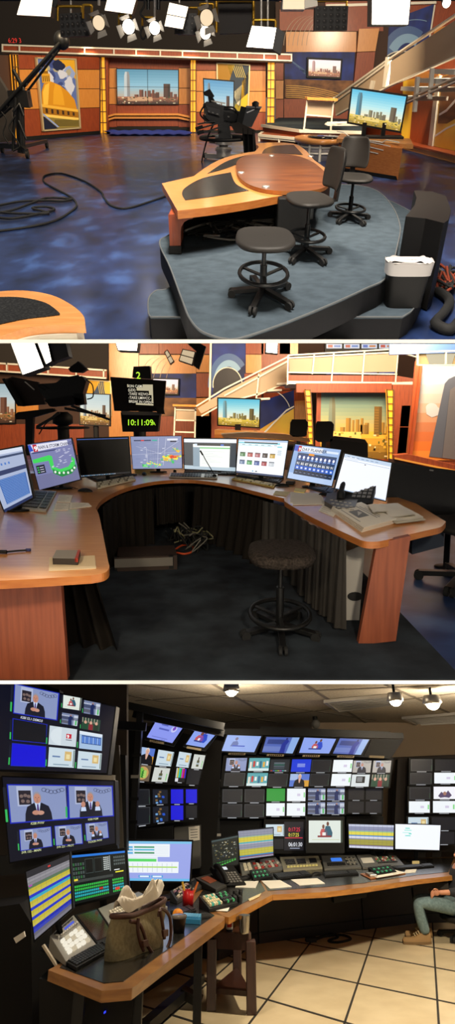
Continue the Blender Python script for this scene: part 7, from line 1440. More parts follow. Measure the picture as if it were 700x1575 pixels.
for k in range(4): g.px(A, [(293, 1276 + 4 * k), (304, 1275 + 4 * k), (304, 1276 + 4 * k), (293, 1277 + 4 * k)], .01, .012, H('#55534f'))
solo(R3, 'equipment_cabinet', 'grey equipment cabinet with a paper notice, right of the dark unlit monitor', 'cabinet', g)
g = MB('void_grey'); A = front(R3, 250, 1300, 10.0); g.px(A, [(196, 1110), (342, 1140), (330, 1345), (196, 1345)], -.2, 0, H('#100e0d', .8)); solo(R3, 'monitor_rack', 'dark rack carrying the left bank of monitors', 'rack', g)
# ---- two stacked big televisions
def bigtv(quad, Y, lab, cells, text, brand=None):
    pl = front(R3, quad[3][0], quad[3][1], Y, -6); c = (pl.hit(*quad[2]) + pl.hit(*quad[3])) / 2; t = thing(R3, 'television', lab, 'television', c); g = MB('bezel'); g.px(pl, quad, -.12, 0, 'bezel'); part(t, 'housing', g, bev=.006)
    ins = [(x + (2 if i in (0, 3) else -2), y + (2 if i < 2 else -3)) for i, (x, y) in enumerate(quad)]; g = MB(); q = Q(pl, *ins); rc(g, q, 0, 0, 1, 1, .003, E('#0a0d1e', 1)); part(t, 'panel', g)
    for qd, k in cells:
        g = MB(); q = Q(pl, *qd); rc(g, q, -.025, -.035, 1.025, 1.035, .005, E('#2030c8', .8) if k in ('man', 'man2', 'off', 'blue', 'manp') else E('#20242c', .8)); pic(g, q, k, .007); rc(g, q, -.1, .05, -.05, .95, .006, E('#1c2230', .9)); rc(g, q, -.095, .02, -.055, .35, .008, E('#38c060', .9))
        part(t, 'picture', g)
    g = MB()
    for (x, y), (x2, y2), s_, c_ in text: a, b = V(pl.uv(x, y)), V(pl.uv(x2, y2)); p2 = Pl(R3, pl.p(a.x, a.y), pl.u * (b - a).x + pl.v * (b - a).y, pl.v); n_ = (b - a).length; h_ = n_ / len(s_) * 1.35; g.text(p2, s_, 0, 0, h_, E(c_, .9), .012, bold=.015)
    part(t, 'caption', g, 'pale captions', kind='stuff'); return t, pl
bigtv(((-12, 1041), (179, 1086), (166, 1192), (-12, 1186)), 6.0, 'upper large television with many pictures and a suited man top left', [
    (((24, 1053), (90, 1067), (87, 1107), (22, 1096)), 'man'), (((98, 1069), (126, 1074), (124, 1093), (97, 1089)), 'duo'), (((130, 1077), (155, 1082), (153, 1101), (129, 1097)), 'scene'), (((96, 1096), (121, 1100), (119, 1117), (95, 1113)), 'scene'), (((127, 1103), (155, 1108), (153, 1125), (126, 1121)), 'group'),
    (((21, 1106), (72, 1115), (71, 1143), (20, 1138)), 'off'), (((77, 1116), (119, 1122), (117, 1149), (75, 1145)), 'logo'), (((123, 1124), (158, 1130), (157, 1155), (122, 1151)), 'plan'),
    (((20, 1144), (70, 1149), (69, 1179), (18, 1177)), 'blue'), (((76, 1149), (116, 1153), (114, 1181), (74, 1179)), 'card'), (((121, 1155), (157, 1159), (155, 1184), (119, 1182)), 'card')],
    [((32, 1105), (82, 1114), 'KSBI 52.1 DEMO3', '#e0e4f0')])
bigtv(((2, 1193), (177, 1200), (179, 1300), (14, 1329)), 6.2, 'lower large television with two suited men and three small pictures', [
    (((13, 1208), (101, 1209), (104, 1259), (18, 1265)), 'man'), (((106, 1209), (172, 1210), (174, 1254), (108, 1258)), 'man2'), (((31, 1277), (78, 1272), (80, 1301), (33, 1308)), 'man'), (((85, 1271), (125, 1268), (127, 1297), (87, 1300)), 'man'), (((132, 1267), (165, 1264), (167, 1288), (134, 1293)), 'man2')],
    [((48, 1268.5), (76, 1266.5), 'KSBI PVW', '#d8e0a8'), ((136, 1262), (158, 1259.5), 'KSBI PGM', '#d8e0a8'), ((34, 1313), (80, 1306), 'SVR 152 - MAIN', '#d8e0a8'), ((88, 1304.5), (128, 1299.5), 'SVR 221 - PROT', '#d8e0a8'), ((136, 1297), (164, 1292), 'TICKER PVW', '#d8e0a8')])
g = MB('black_metal'); A = front(R3, 90, 1330, 6.5); g.px(A, [(-20, 1186), (175, 1192), (175, 1200), (-20, 1194)], -.1, 0, H('#6d665c')); g.px(A, [(60, 1050), (90, 1060), (96, 1400), (70, 1400)], -.2, -.05); g.px(A, [(-30, 1320), (180, 1300), (186, 1330), (-30, 1350)], -.1, -.02, 'black_metal')
solo(R3, 'television_stand', 'dark steel stand behind the two stacked televisions', 'stand', g)
m = MB('dark_wall'); A = front(R3, 50, 1500, 8.2); m.px(A, [(-90, 1050), (195, 1050), (195, 1470), (-90, 1520)], -.15, 0, 'dark_wall'); struct(R3, 'wall_left', m)

# ---- granite topped desks with wooden edges
Z3 = .75
def gtop(t, wood, gran, z=Z3, th=.055, n=0):
    w = [R3.g(x, y, z) for x, y in wood]; g = MB(); g.prism(w, z - th, z, 'wood_gold', 'wood_gold'); part(t, 'wood_edge', g, bev=.008)
    w = [R3.g(x, y, z + .003) for x, y in gran]; g = MB(); g.prism(w, z - .01, z + .004, 'desk_granite'); part(t, 'granite_top', g)
t1 = thing(R3, 'console_desk', 'near console desk with dark granite top and chamfered wooden edge', 'desk', R3.g(220, 1560))
gtop(t1, [(74, 1492), (95, 1480), (150, 1430), (230, 1385), (290, 1380), (330, 1400), (346, 1411), (344, 1416), (203, 1520), (157, 1524)], [(92, 1488), (150, 1436), (232, 1388), (288, 1384), (318, 1401), (330, 1408), (190, 1509), (160, 1512)])
t2_ = thing(R3, 'console_desk', 'middle console desk turned towards the small wooden table', 'desk', R3.g(360, 1465))
gtop(t2_, [(284, 1396), (300, 1370), (330, 1342), (400, 1345), (419, 1372), (419, 1376), (352, 1411)], [(296, 1392), (310, 1372), (335, 1345), (396, 1348), (408, 1370), (349, 1403)])
t3_ = thing(R3, 'console_desk', 'long right console desk with golden wooden front edge', 'desk', R3.g(560, 1440))
gtop(t3_, [(419, 1376), (398, 1345), (440, 1326), (560, 1320), (700, 1318), (700, 1342), (695, 1347), (640, 1353), (560, 1365), (500, 1372)], [(412, 1370), (400, 1346), (442, 1328), (560, 1322), (698, 1320), (690, 1341), (640, 1346), (560, 1358), (500, 1364)])
# fronts and cabinets under the desks
def cabinet(t, pts, z1, mat, name='cabinet_front', th=.4):
    for i in range(len(pts) - 1):
        a, b = R3.g(*pts[i]), R3.g(*pts[i + 1]); d = (b - a).normalized(); nn = V((-d.y, d.x, 0)); g = MB(mat); L = (b - a).length; K = max(1, int(L / 1.1))
        for k in range(K):
            p, q_ = a + d * (L * k / K + .012), a + d * (L * (k + 1) / K - .012); g = MB(mat); g.ext([p, q_, q_ + nn * th, p + nn * th], (0, 0, z1)); g.ext([p + V((0, 0, .12)) - nn * .01, q_ + V((0, 0, .12)) - nn * .01, q_ + V((0, 0, .12)) + nn * .01, p + V((0, 0, .12)) + nn * .01], (0, 0, .01), 'black'); part(t, name, g, bev=.006)
cabinet(t3_, [(398, 1452), (560, 1430), (640, 1420), (720, 1418)], .69, 'cab_dark'); cabinet(t2_, [(335, 1478), (398, 1452)], .69, 'cab_dark'); cabinet(t1, [(205, 1540), (300, 1480), (330, 1462)], .66, H('#26221e', .6))
g = MB('cab_dark'); A = front(R3, 530, 1400, 9.0); g.px(A, [(512, 1367), (565, 1363), (564, 1380), (514, 1390)], -.2, 0, 'black'); g.px(A, [(515, 1375), (562, 1369), (562, 1372), (516, 1378)], .0, .03, H('#4a4642', .3)); part(t3_, 'shelf_unit', g)
g = MB('rack_grey'); A = front(R3, 650, 1400, 9.6); g.px(A, [(625, 1358), (690, 1358), (690, 1368), (625, 1364)], -.3, 0, H('#2c2824')); part(t3_, 'keyboard_tray', g)
# near desk frame: black metal legs
for pts, lab in ((((122, 1524), (125, 1600)), ''), (((212, 1508), (214, 1590)), ''), (((305, 1440), (307, 1520)), '')):
    A = front(R3, pts[0][0], 1540, R3.g(pts[0][0], pts[0][1], Z3 - .06).y + .25); g = MB('black_metal'); a = A.hit(*pts[0]); g.bx(a.x - .035, a.x + .035, A.o.y, A.o.y + .07, 0, Z3 - .05); part(t1, 'leg', g)
g = MB('black_metal'); g.bar(R3.g(222, 1580, .1), R3.g(308, 1505, .1), .09, .07); g.bar(R3.g(280, 1525, .12), R3.g(308, 1540, .06), .12, .07); g.bar(R3.g(120, 1580, .35), R3.g(215, 1530, .35), .06, .06); part(t1, 'foot_rail', g)
g = MB('black'); A = front(R3, 170, 1540, 4.9); g.px(A, [(60, 1505), (206, 1536), (200, 1600), (60, 1600)], -.5, 0, H('#141210', .6)); part(t1, 'lower_housing', g)
A2 = A.shift(.01); g = MB('steel'); g.lathe(A2.hit(171, 1533), [(0, 0), (.02, 0), (.02, .02), (0, .02)], n=12); solo(R3, 'power_button', 'round metal button on the dark housing under the near desk', 'button', g); g = MB(E('#2a3cf0', 1.5)); g.px(A2, [(160, 1556), (163, 1554), (163, 1557), (160, 1559)], 0, .01, E('#2a3cf0', 1.5)); solo(R3, 'status_light', 'tiny blue status light under the near desk', 'light', g)
# ---- consoles on desks
def wedge(quad, z, h0, h1, mat):                  # sloping console: quad tl tr br bl on the desk, back height h0, front height h1
    h0, h1 = min(h0, .1), .03
    up = [R3.g(x, y, z + (h0 if i < 2 else h1)) for i, (x, y) in enumerate(quad)]; c = [V((p.x, p.y, z)) for p in up]
    g = MB(mat); g.add(c + up, [(0, 1, 2, 3), (4, 7, 6, 5), (0, 4, 5, 1), (1, 5, 6, 2), (2, 6, 7, 3), (3, 7, 4, 0)], mat)
    return g, c, up
class SQ:                                         # sloping face as unit square
    def __init__(s, up): s.u = up; s.n = (up[2] - up[3]).cross(up[0] - up[3]).normalized()
    def p(s, u, v, n=0): q = (s.u[3] * (1 - u) + s.u[2] * u) * (1 - v) + (s.u[0] * (1 - u) + s.u[1] * u) * v; return q + s.n * n
def console(quad, h0, h1, mat, name, lab, btns, z=Z3 + .004, cat='control panel', bmat=None, face=None):
    g, c, up = wedge(quad, z, h0, h1, mat); t = thing(R3, name, lab, cat, sum(c, V((0, 0, 0))) / 4); part(t, 'case', g, bev=.005); q = SQ(up)
    for nm, u0, v0, u1, v1, nx, ny, m_, hh in btns:
        if nx * ny == 1: g = MB(m_); g.ext([q.p(u0, v0), q.p(u1, v0), q.p(u1, v1), q.p(u0, v1)], q.n * hh); part(t, nm, g); continue
        g = MB(m_ if isinstance(m_, str) else m_[0])
        for i in range(nx):
            for j in range(ny):
                a, b = u0 + (u1 - u0) * (i + .12) / nx, u0 + (u1 - u0) * (i + .88) / nx; e, f_ = v0 + (v1 - v0) * (j + .14) / ny, v0 + (v1 - v0) * (j + .86) / ny
                g.ext([q.p(a, e), q.p(b, e), q.p(b, f_), q.p(a, f_)], q.n * hh, m_ if isinstance(m_, str) else m_[(i * 5 + j * 3 + i * j) % len(m_)])
        part(t, nm, g, kind='stuff' if nx * ny > 12 else None)
    return t, q
W_ = E('#f4ecd8', .95)
console(((77, 1439), (113, 1407), (148, 1452), (101, 1478)), .2, .05, 'panel_grey', 'button_panel', 'grey switch panel with four rows of lit square buttons', [('lit_buttons', .12, .1, .9, .62, 5, 4, (W_, W_, E('#d8c8a8', .8)), .015), ('small_knobs', .1, .68, .9, .74, 10, 1, H('#c8c4bc'), .02), ('lit_display', .45, .8, .85, .86, 1, 1, E('#4a58d8', .9), .004), ('small_switches', .1, .9, .9, .95, 6, 1, H('#3a3836'), .01)])
console(((115, 1407), (149, 1397), (176, 1440), (150, 1451)), .2, .05, 'black', 'touch_panel', 'blank brown touch panel between the grey switch panels', [('glass', .05, .06, .95, .94, 1, 1, H('#3a2016', .15), .004)])
console(((151, 1397), (213, 1371), (258, 1394), (180, 1439)), .2, .05, 'panel_grey', 'switcher_panel', 'grey video switcher with rows of cream buttons behind the tote bag', [('cream_buttons', .1, .45, .9, .72, 16, 3, (H('#e8e0cc'), H('#d0c8b0'), H('#e8e0cc')), .018), ('lever', .04, .2, .1, .4, 1, 1, 'black', .06), ('small_keys', .15, .1, .9, .35, 12, 2, H('#6c6a64'), .012)])
g = MB('wood_dark'); A = front(R3, 75, 1490, 4.8); g.px(A, [(64, 1455), (67, 1453), (88, 1486), (85, 1488)], -.03, 0, H('#c9bda8')); solo(R3, 'board_edge', 'pale thin board leaning left of the lit button panel', 'board', g)
def keyb3(quad, name, lab, rows=5, cols=17, base='black', keys='key_black', **k): return keyb(R3, quad, Z3 + .006, name, lab, base, keys, rows, cols, .02, **k)
keyb3(((96, 1482), (172, 1446), (181, 1457), (117, 1494)), 'keyboard', 'black keyboard in front of the lit button panel')
keyb3(((262, 1404), (290, 1396), (302, 1403), (272, 1412)), 'keyboard', 'black keyboard behind the orange')
keyb3(((420, 1346), (470, 1341), (480, 1348), (428, 1354)), 'keyboard', 'black keyboard above the two white sheets on the right desk'); keyb3(((497, 1344), (548, 1341), (552, 1346), (500, 1350)), 'keyboard', 'black keyboard before the panel with the blue display'); keyb3(((600, 1335), (664, 1330), (668, 1334), (610, 1339)), 'keyboard', 'long black keyboard below the white monitor')
for px, py, lab in ((313, 1412, 'black mouse right of the blue pill box'), (377, 1352, 'black mouse left end of the right desk'), (487, 1346, 'black mouse between two keyboards on the right desk')): mouse(R3, px, py, Z3 + .006, lab, -.8, 1.2)
DK = ('key_black', H('#c03a2c', .4), H('#d8d0c0'), H('#3a8a4a', .4), H('#8a867c'))
console(((368, 1326), (424, 1318), (440, 1336), (372, 1345)), .22, .06, 'rack_grey', 'audio_console', 'grey panel with red and white buttons at the start of the right desk', [('buttons', .3, .2, .95, .75, 8, 3, (H('#b83a30', .4), H('#d8d0c0'), H('#b83a30', .4), H('#8a867c')), .015), ('pale_keys', .06, .2, .26, .8, 2, 3, H('#d8cfb8'), .015)])
console(((430, 1318), (490, 1316), (496, 1334), (436, 1338)), .24, .06, H('#8e8872', .5), 'control_panel', 'olive grey control panel with two black key blocks', [('key_block', .1, .35, .35, .75, 6, 3, 'key_black', .012), ('key_block', .4, .35, .62, .75, 6, 3, 'key_black', .012), ('knobs', .1, .12, .9, .22, 10, 1, H('#d8cf8a'), .015), ('display', .72, .4, .9, .75, 1, 1, 'black', .01)])
console(((494, 1316), (546, 1315), (556, 1333), (499, 1336)), .24, .06, 'rack_grey', 'control_panel', 'grey control panel with a glowing blue display', [('lit_display', .25, .5, .55, .75, 1, 1, E('#3c7ce8', 1), .006), ('keys', .1, .15, .6, .38, 10, 2, 'key_black', .012), ('keys', .65, .15, .93, .8, 5, 5, ('key_black', H('#8a867c')), .012)])
console(((548, 1315), (606, 1312), (622, 1330), (558, 1334)), .22, .06, 'rack_grey', 'control_panel', 'grey control panel at the right with a pale paper label', [('keys', .4, .2, .9, .7, 10, 4, DK, .012), ('label', .06, .3, .34, .7, 1, 1, 'paper', .004), ('monitor_slot', .5, .76, .8, .92, 1, 1, 'black', .006)])
GK = (E('#38a868', .8), 'key_black', E('#2f8a5a', .7), 'key_black')
console(((384, 1338), (410, 1335), (420, 1348), (390, 1352)), .07, .03, 'black', 'key_panel', 'black key panel with green lit keys at the left of the right desk', [('lit_keys', .08, .1, .92, .9, 8, 4, GK, .012)]); console(((566, 1334), (600, 1330), (610, 1340), (580, 1345)), .07, .03, 'black', 'key_panel', 'black key panel with green lit keys beside the clipboard', [('lit_keys', .08, .1, .92, .9, 8, 4, GK, .012)])
console(((262, 1370), (298, 1350), (316, 1360), (272, 1386)), .18, .05, H('#34322f', .5), 'audio_mixer', 'dark mixer with pink and cream keys left of the red cup', [('keys', .05, .1, .6, .9, 6, 6, (H('#b8a89a'), 'key_black', H('#a87a8a'), H('#d8c8a8'), 'key_black'), .014), ('display', .66, .35, .94, .8, 1, 1, H('#14161a', .2), .006)])
console(((300, 1350), (335, 1340), (366, 1352), (332, 1368)), .18, .06, H('#3a3834', .5), 'audio_mixer', 'dark mixer behind the red cup with a copper display', [('display', .1, .4, .4, .85, 1, 1, H('#8a4a34', .3), .006), ('keys', .5, .1, .95, .85, 6, 4, ('key_black', H('#a8a49a'), 'key_black'), .014)])
console(((306, 1378), (344, 1370), (366, 1388), (322, 1398)), .1, .03, 'black', 'effects_switcher', 'black effects switcher with cream and green keys right of the red cup', [('keys', .06, .1, .5, .85, 6, 4, (H('#d8c8a0'), H('#e0d4b4'), E('#3ab08a', .7)), .02), ('keys', .55, .1, .95, .85, 6, 4, ('key_black', E('#4ac06a', .6), 'key_black'), .02)])
g = MB('black'); rnd = random.Random(5)
for k in range(14): p = R3.g(345 + rnd.random() * 26, 1378 + rnd.random() * 14, Z3); g.lathe(p, [(.02, 0), (.022, .05), (.018, .06)], rnd.choice(['black', 'rubber', H('#3a3a3a')]), 8)
solo(R3, 'knob_cluster', 'cluster of black joystick knobs at the right of the effects switcher', 'knobs', g, kind='stuff')
# phone on middle desk
c = R3.g(352, 1362, Z3); t = thing(R3, 'desk_phone', 'black desk telephone with lit display on the middle desk', 'telephone', c); rot = Matrix.Rotation(.5, 3, 'Z'); g = MB('black'); bp = [c + rot @ V(p) for p in ((-.16, -.16, .02), (.16, -.16, .02), (.16, .18, .2), (-.16, .18, .2))]; g.ext(bp, rot @ V((0, .05, -.04))); part(t, 'body', g, bev=.006)
pp = Pl(R3, bp[0], bp[1] - bp[0], bp[3] - bp[0]); g = MB(E('#e8ecf0', .9)); g.on(pp, [(.1, .3), (.2, .3), (.2, .35), (.1, .35)], .0, .006); part(t, 'lit_display', g); g = MB('grey_plastic')
for i in range(4):
    for j in range(5): g.on(pp, [(.12 + .045 * i, .05 + .042 * j), (.15 + .045 * i, .05 + .042 * j), (.15 + .045 * i, .075 + .042 * j), (.12 + .045 * i, .075 + .042 * j)], 0, .008)
part(t, 'keypad', g, kind='stuff'); g = MB('black'); g.tube(smoothpts([pp.p(.04, .0, .03), pp.p(.035, .08, .07), pp.p(.035, .25, .07), pp.p(.04, .34, .03)], 5), .032, n=10); part(t, 'handset', g)
# ---- desk monitors
def mon3(quad, base, art, bez, name, lab, yaw=0, zt=Z3 + .004): 
    c = R3.g(base[0], base[1], zt); pl = front(R3, *base, c.y - .03, yaw)
    def st(s, q0): s.lathe(c + V((0, .05, 0)), [(0, 0), (.16, 0), (.15, .015), (0, .02)], 'bezel', 20, sy=.9); s.bar(c + V((0, .08, .01)), q0.p(.5, .4, -.05), .07, .025, 'bezel')
    return display(R3, name, lab, 'monitor', pl, quad, art, bez, .045, None, stand=(c, st))
def a_yel(m, q, n):
    sheetgrid(m, q, n, .001, (('#8c8a90', 5), ('#5c7a5a', 1), ('#c9bb3c', 2), ('#2438c8', 1), ('#3cb0c8', 1), ('#c9bb3c', 2), ('#2438c8', 1), ('#c9bb3c', 2), ('#2438c8', 1), ('#c9bb3c', 2), ('#1c2cb0', 2), ('#6c6a78', 2)), 8); rc(m, q, 0, .9, 1, 1, n + .002, E('#2a2a30', 1)); rc(m, q, .02, .76, .1, .78, n + .002, E('#c03ac0', .9)); rc(m, q, .5, .93, .56, .96, n + .003, E('#c83a34', 1))
mon3(((38, 1340), (108, 1310), (113, 1398), (52, 1450)), (92, 1462), a_yel, .012, 'monitor', 'tall slanted monitor with yellow and blue striped rows at left')
def a_grn(m, q, n):
    rc(m, q, 0, 0, 1, 1, n, E('#0c1414', 1)); rc(m, q, 0, .95, 1, 1, n + .001, E('#2c78d8', 1)); d = .001
    for i in range(5):
        for j in range(4): rc(m, q, .02 + .045 * i, .5 + .09 * j, .05 + .045 * i, .56 + .09 * j, n + d, E('#4a5654' if (i + j) % 3 else '#2f6a3c', .9))
    for x0, y0, x1, y1 in ((.25, .58, .4, .9), (.42, .58, .57, .9)): rc(m, q, x0, y0, x1, y1, n + d, E('#3c4848', 1)); rc(m, q, x0 + .006, y0 + .012, x1 - .006, y1 - .012, n + 2 * d, E('#0a0f10', 1))
    for i in range(3):
        for j in range(7): rc(m, q, .59 + .035 * i, .6 + .045 * j, .62 + .035 * i, .63 + .045 * j, n + d, E('#c8d0cc', .8))
    rc(m, q, .7, .56, .715, .92, n + d, E('#b8c0c0', .8))
    for i in range(6):
        for j in range(3): rc(m, q, .78 + .036 * i, .68 + .08 * j, .805 + .036 * i, .73 + .08 * j, n + d, E('#5c6664', .9))
    for i in range(26):
        rc(m, q, .03 + .028 * i, .42, .052 + .028 * i, .48, n + d, E('#4a504e', .8))
        for j, c in enumerate(('#32b44a', '#2cb8c0', '#2cb8c0', '#38c24c', '#38c24c')):
            if 12 < i < 15 and j == 2: c = '#e03a2c'
            if (i > 17 and i < 20): continue
            rc(m, q, .03 + .036 * i * .98, .06 + .065 * j, .055 + .036 * i * .98, .105 + .065 * j, n + d, E(c, .95))
    rc(m, q, .8, .5, .95, .53, n + d, E('#e8e03a', 1)); rc(m, q, .78, .56, .88, .58, n + d, E('#e8ecec', 1)); rc(m, q, .78, .1, .86, .16, n + 3 * d, E('#e03a2c', 1)); rc(m, q, .03, .46, .1, .5, n + 3 * d, E('#e8d43a', 1))
mon3(((106, 1313), (195, 1304), (200, 1374), (111, 1396)), (158, 1408), a_grn, .02, 'monitor', 'monitor with dense green and cyan switcher controls')
def a_mid(m, q, n):
    d = .001; rc(m, q, 0, 0, 1, 1, n, E('#9aa6e8', 1)); rc(m, q, 0, .94, 1, 1, n + d, E('#7ac0e8', 1)); rc(m, q, 0, 0, 1, .06, n + d, E('#6ab8e8', 1)); rc(m, q, 0, .6, .68, .93, n + d, E('#eef4fa', 1)); rc(m, q, 0, .42, .5, .6, n + 2 * d, E('#e4ecf4', 1)); rc(m, q, 0, .2, .82, .48, n + 3 * d, E('#eef4fa', 1))
    for v, c in ((.83, '#3c9a6a'), (.76, '#4ab8d8'), (.68, '#2f8a4c')): rc(m, q, .15, v, .45, v + .04, n + 2 * d, E(c, 1)); rc(m, q, 0, v - .01, .13, v + .04, n + 2 * d, E('#5ab0e0', 1))
    rc(m, q, 0, .48, .48, .55, n + 3 * d, E('#5ad86a', 1)); rc(m, q, 0, .33, .8, .36, n + 4 * d, E('#a8d84a', 1)); rc(m, q, .2, .08, .38, .14, n + 2 * d, E('#4aa0e0', 1)); rc(m, q, .4, .08, .58, .14, n + 2 * d, E('#4aa0e0', 1)); rc(m, q, .22, .09, .36, .13, n + 3 * d, E('#e0ecfa', 1)); rc(m, q, .42, .09, .56, .13, n + 3 * d, E('#e0ecfa', 1))
    for i in range(10): rc(m, q, .04 + .075 * i, .22, .045 + .075 * i, .44, n + 4 * d, E('#a8b8c8', 1))
    for i in range(6): rc(m, q, .02, .64 + .045 * i, .66, .643 + .045 * i, n + 3 * d, E('#8fa8c0', 1))
mon3(((188, 1291), (297, 1292), (294, 1358), (192, 1357)), (240, 1384), a_mid, .016, 'monitor', 'monitor with white and green windows on lavender blue')
def a_blk(m, q, n):
    rc(m, q, 0, 0, 1, 1, n, E('#0e1613', 1)); rnd = random.Random(7); rc(m, q, 0, .94, 1, 1, n + .001, E('#3a4a4c', 1))
    for i in range(70): u, v = rnd.random() * .93, .3 + rnd.random() * .6; rc(m, q, u, v, u + .02 + .05 * rnd.random(), v + .03, n + .001, E(rnd.choice(['#4a5a48', '#8a7a4a', '#3a4a5c', '#6a6a5c', '#c8c8b8', '#2c3c34']), .8))
    for i in range(9): rc(m, q, .04 + .1 * i, .08 + .01 * i, .11 + .1 * i, .13 + .01 * i, n + .001, E('#4ab84a', .8)); rc(m, q, .04 + .1 * i, .2, .11 + .1 * i, .24, n + .001, E('#38803c', .8))
mon3(((324, 1292), (367, 1283), (368, 1330), (327, 1342)), (345, 1352), a_blk, .012, 'monitor', 'dark cluttered monitor between the two desk banks')
mon3(((365, 1277), (421, 1272), (422, 1317), (368, 1324)), (398, 1338), lambda m, q, n: sheetgrid(m, q, n), .014, 'monitor', 'monitor with yellow spreadsheet rows beside the clock digits')
mon3(((535, 1266), (607, 1268), (606, 1308), (536, 1305)), (578, 1326), lambda m, q, n: sheetgrid(m, q, n, rows=(('#c8cfe8', 2), ('#8f95b8', 4), ('#9cc8a0', 1), ('#f0e24a', 3), ('#3c8ad8', 1), ('#e0e4f0', 2), ('#8f93a8', 1), ('#a8a03c', 5), ('#7a6a8c', 1), ('#d8dcf0', 2))), .014, 'monitor', 'monitor with yellow bands in front of the taupe wall')
def a_wht(m, q, n):
    rc(m, q, 0, 0, 1, 1, n, E('#f2f6ff', 1.05)); 
    for u, v, w_, c in ((.22, .82, .1, '#7ae0d0'), (.2, .74, .16, '#a8ece0'), (.16, .64, .18, '#c4f0e8'), (.22, .52, .12, '#7ae0d0'), (.3, .6, .06, '#5ad8c4')): rc(m, q, u, v, u + w_, v + .04, n + .001, E(c, 1))
mon3(((607, 1266), (679, 1268), (677, 1309), (607, 1307)), (642, 1326), a_wht, .014, 'monitor', 'almost blank white monitor at the right end of the desk')
# ---- papers
for q_, lab in ((((366, 1356), (398, 1355), (393, 1366), (362, 1365)), 'white sheet at the left corner of the right desk'), (((402, 1355), (431, 1354), (449, 1364), (415, 1367)), 'white sheet in the middle of the three along the desk'), (((447, 1353), (488, 1351), (500, 1359), (461, 1362)), 'white sheet below the two keyboards')): sheet_(R3, q_, Z3 + .006, 'paper_sheet', lab)
c = [R3.g(x, y, Z3 + .006) for x, y in ((563, 1345), (600, 1338), (624, 1344), (580, 1352))]; t = thing(R3, 'clipboard', 'clipboard with white sheet and metal clip on the right desk', 'clipboard', sum(c, V((0, 0, 0))) / 4); g = MB('wood_cab'); g.ext([c[0] + V((-.08, 0, 0)), c[1], c[2], c[3] + V((-.1, -.05, 0))][::-1], (0, 0, .01), 'wood_cab'); part(t, 'board', g); g = MB('paper'); g.ext([p + V((0, 0, .011)) for p in c][::-1], (0, 0, .006), 'paper'); part(t, 'sheet', g); g = MB('steel'); k = (c[0] + c[3]) / 2; g.box(k + V((0, 0, .025)), (.1, .3, .03), 'steel'); part(t, 'clip', g, bev=.006)
sheet_(R3, ((624, 1338), (641, 1337), (639, 1342), (622, 1343)), Z3 + .006, 'note_card', 'small white note near the long keyboard', cat='card'); sheet_(R3, ((382, 1383), (402, 1374), (399, 1379), (384, 1386)), Z3 + .006, 'note_card', 'cream note near the corner of the middle desk', H('#e0cfa0'), cat='card'); sheet_(R3, ((335, 1396), (354, 1394), (350, 1402), (332, 1401)), Z3 + .006, 'note_card', 'small printed card at the tip of the middle desk', lines=3, cat='card')
for x, y, lab in ((648, 1315, 'dark grey note pinned below the white monitor, left'), (672, 1315, 'grey note standing at the back of the right desk')): A = front(R3, x, y, 12.3); g = MB(H('#6c675e')); g.px(A, [(x - 7, y - 6), (x + 7, y - 6), (x + 6, y + 6), (x - 7, y + 5)], 0, .01, H('#6c675e')); solo(R3, 'pinned_note', lab, 'note', g)
A = front(R3, 640, 1325, 11.2); g = MB(H('#d8c890')); g.px(A, [(634, 1324), (645, 1324), (645, 1331), (634, 1330)], 0, .01, H('#d8c890')); solo(R3, 'sticky_note', 'yellow sticky note standing near the long keyboard', 'note', g)
# ---- tote bag
p0, p1 = R3.g(170, 1484, Z3 + .005), R3.g(252, 1456, Z3 + .005); bp = Pl(R3, p0, p1 - p0, (0, 0, 1)); BL, BR, TR, TL = [V(bp.uv(*p)) for p in ((178, 1487), (258, 1452), (263, 1384), (186, 1411))]
BL.y = BR.y = 0; t = thing(R3, 'tote_bag', 'olive canvas tote bag with brown leather handles and white cloth on top', 'bag', (p0 + p1) / 2)
noisy('canvas', '#857a5e', '#978c6e', 40, .9, bump=.2, spec=.1); P('bag_leather', '#4a281c', .5); D_ = .15
def bagf(a, v):                                    # closed section around
    a = a * 2 * pi; e = 3.0; cx = abs(cos(a)) ** (2 / e) * (1 if cos(a) > 0 else -1); sy = abs(sin(a)) ** (2 / e) * (1 if sin(a) > 0 else -1)
    L = BL * (1 - v) + TL * v; R_ = BR * (1 - v) + TR * v; k = (cx + 1) / 2; bul = 1 + .06 * sin(pi * v)
    u = L.x * (1 - k) + R_.x * k; h = L.y * (1 - k) + R_.y * k; dep = D_ * (1 - .55 * v) * bul
    return bp.p(u + .02 * sin(pi * v) * (2 * k - 1), max(0, h + .03 * (v ** 3) * sin(pi * k) * -1), -D_ / 2 + dep / 2 * sy + .012 * sin(9 * k + 6 * v) * (1 if sy > 0 else 0))
g = MB('canvas'); g.grid(bagf, 64, 20, 'canvas'); g.grid(lambda u, v: (V(bagf(u, 0)) * v + V(bagf(0.25, 0)) * (1 - v) * .5 + V(bagf(.75, 0)) * (1 - v) * .5), 40, 2, 'canvas'); part(t, 'body', g, sub=0)
g = MB('bag_leather'); g.tube([bagf(i / 48, 1) for i in range(48)], .018, closed=True, n=8); part(t, 'rim', g, 'brown leather rim')
for n_, lab, pts in ((.03, 'front handle', ((200, 1417), (213, 1420), (220, 1432), (228, 1456), (240, 1470), (252, 1466), (262, 1445), (262, 1415), (256, 1402), (247, 1398), (244, 1410))), (.05, 'front strap', ((213, 1412), (212, 1430), (216, 1450), (221, 1462))), (.05, 'rear strap', ((246, 1400), (250, 1420), (253, 1444)))):
    g = MB('bag_leather'); g.tube([bp.shift(n_ - .01).hit(*p) for p in smoothpts([V(p) for p in pts], 4)], .012, n=8); part(t, 'handle', g)
g = MB('bag_leather'); b3 = bp.shift(.05)
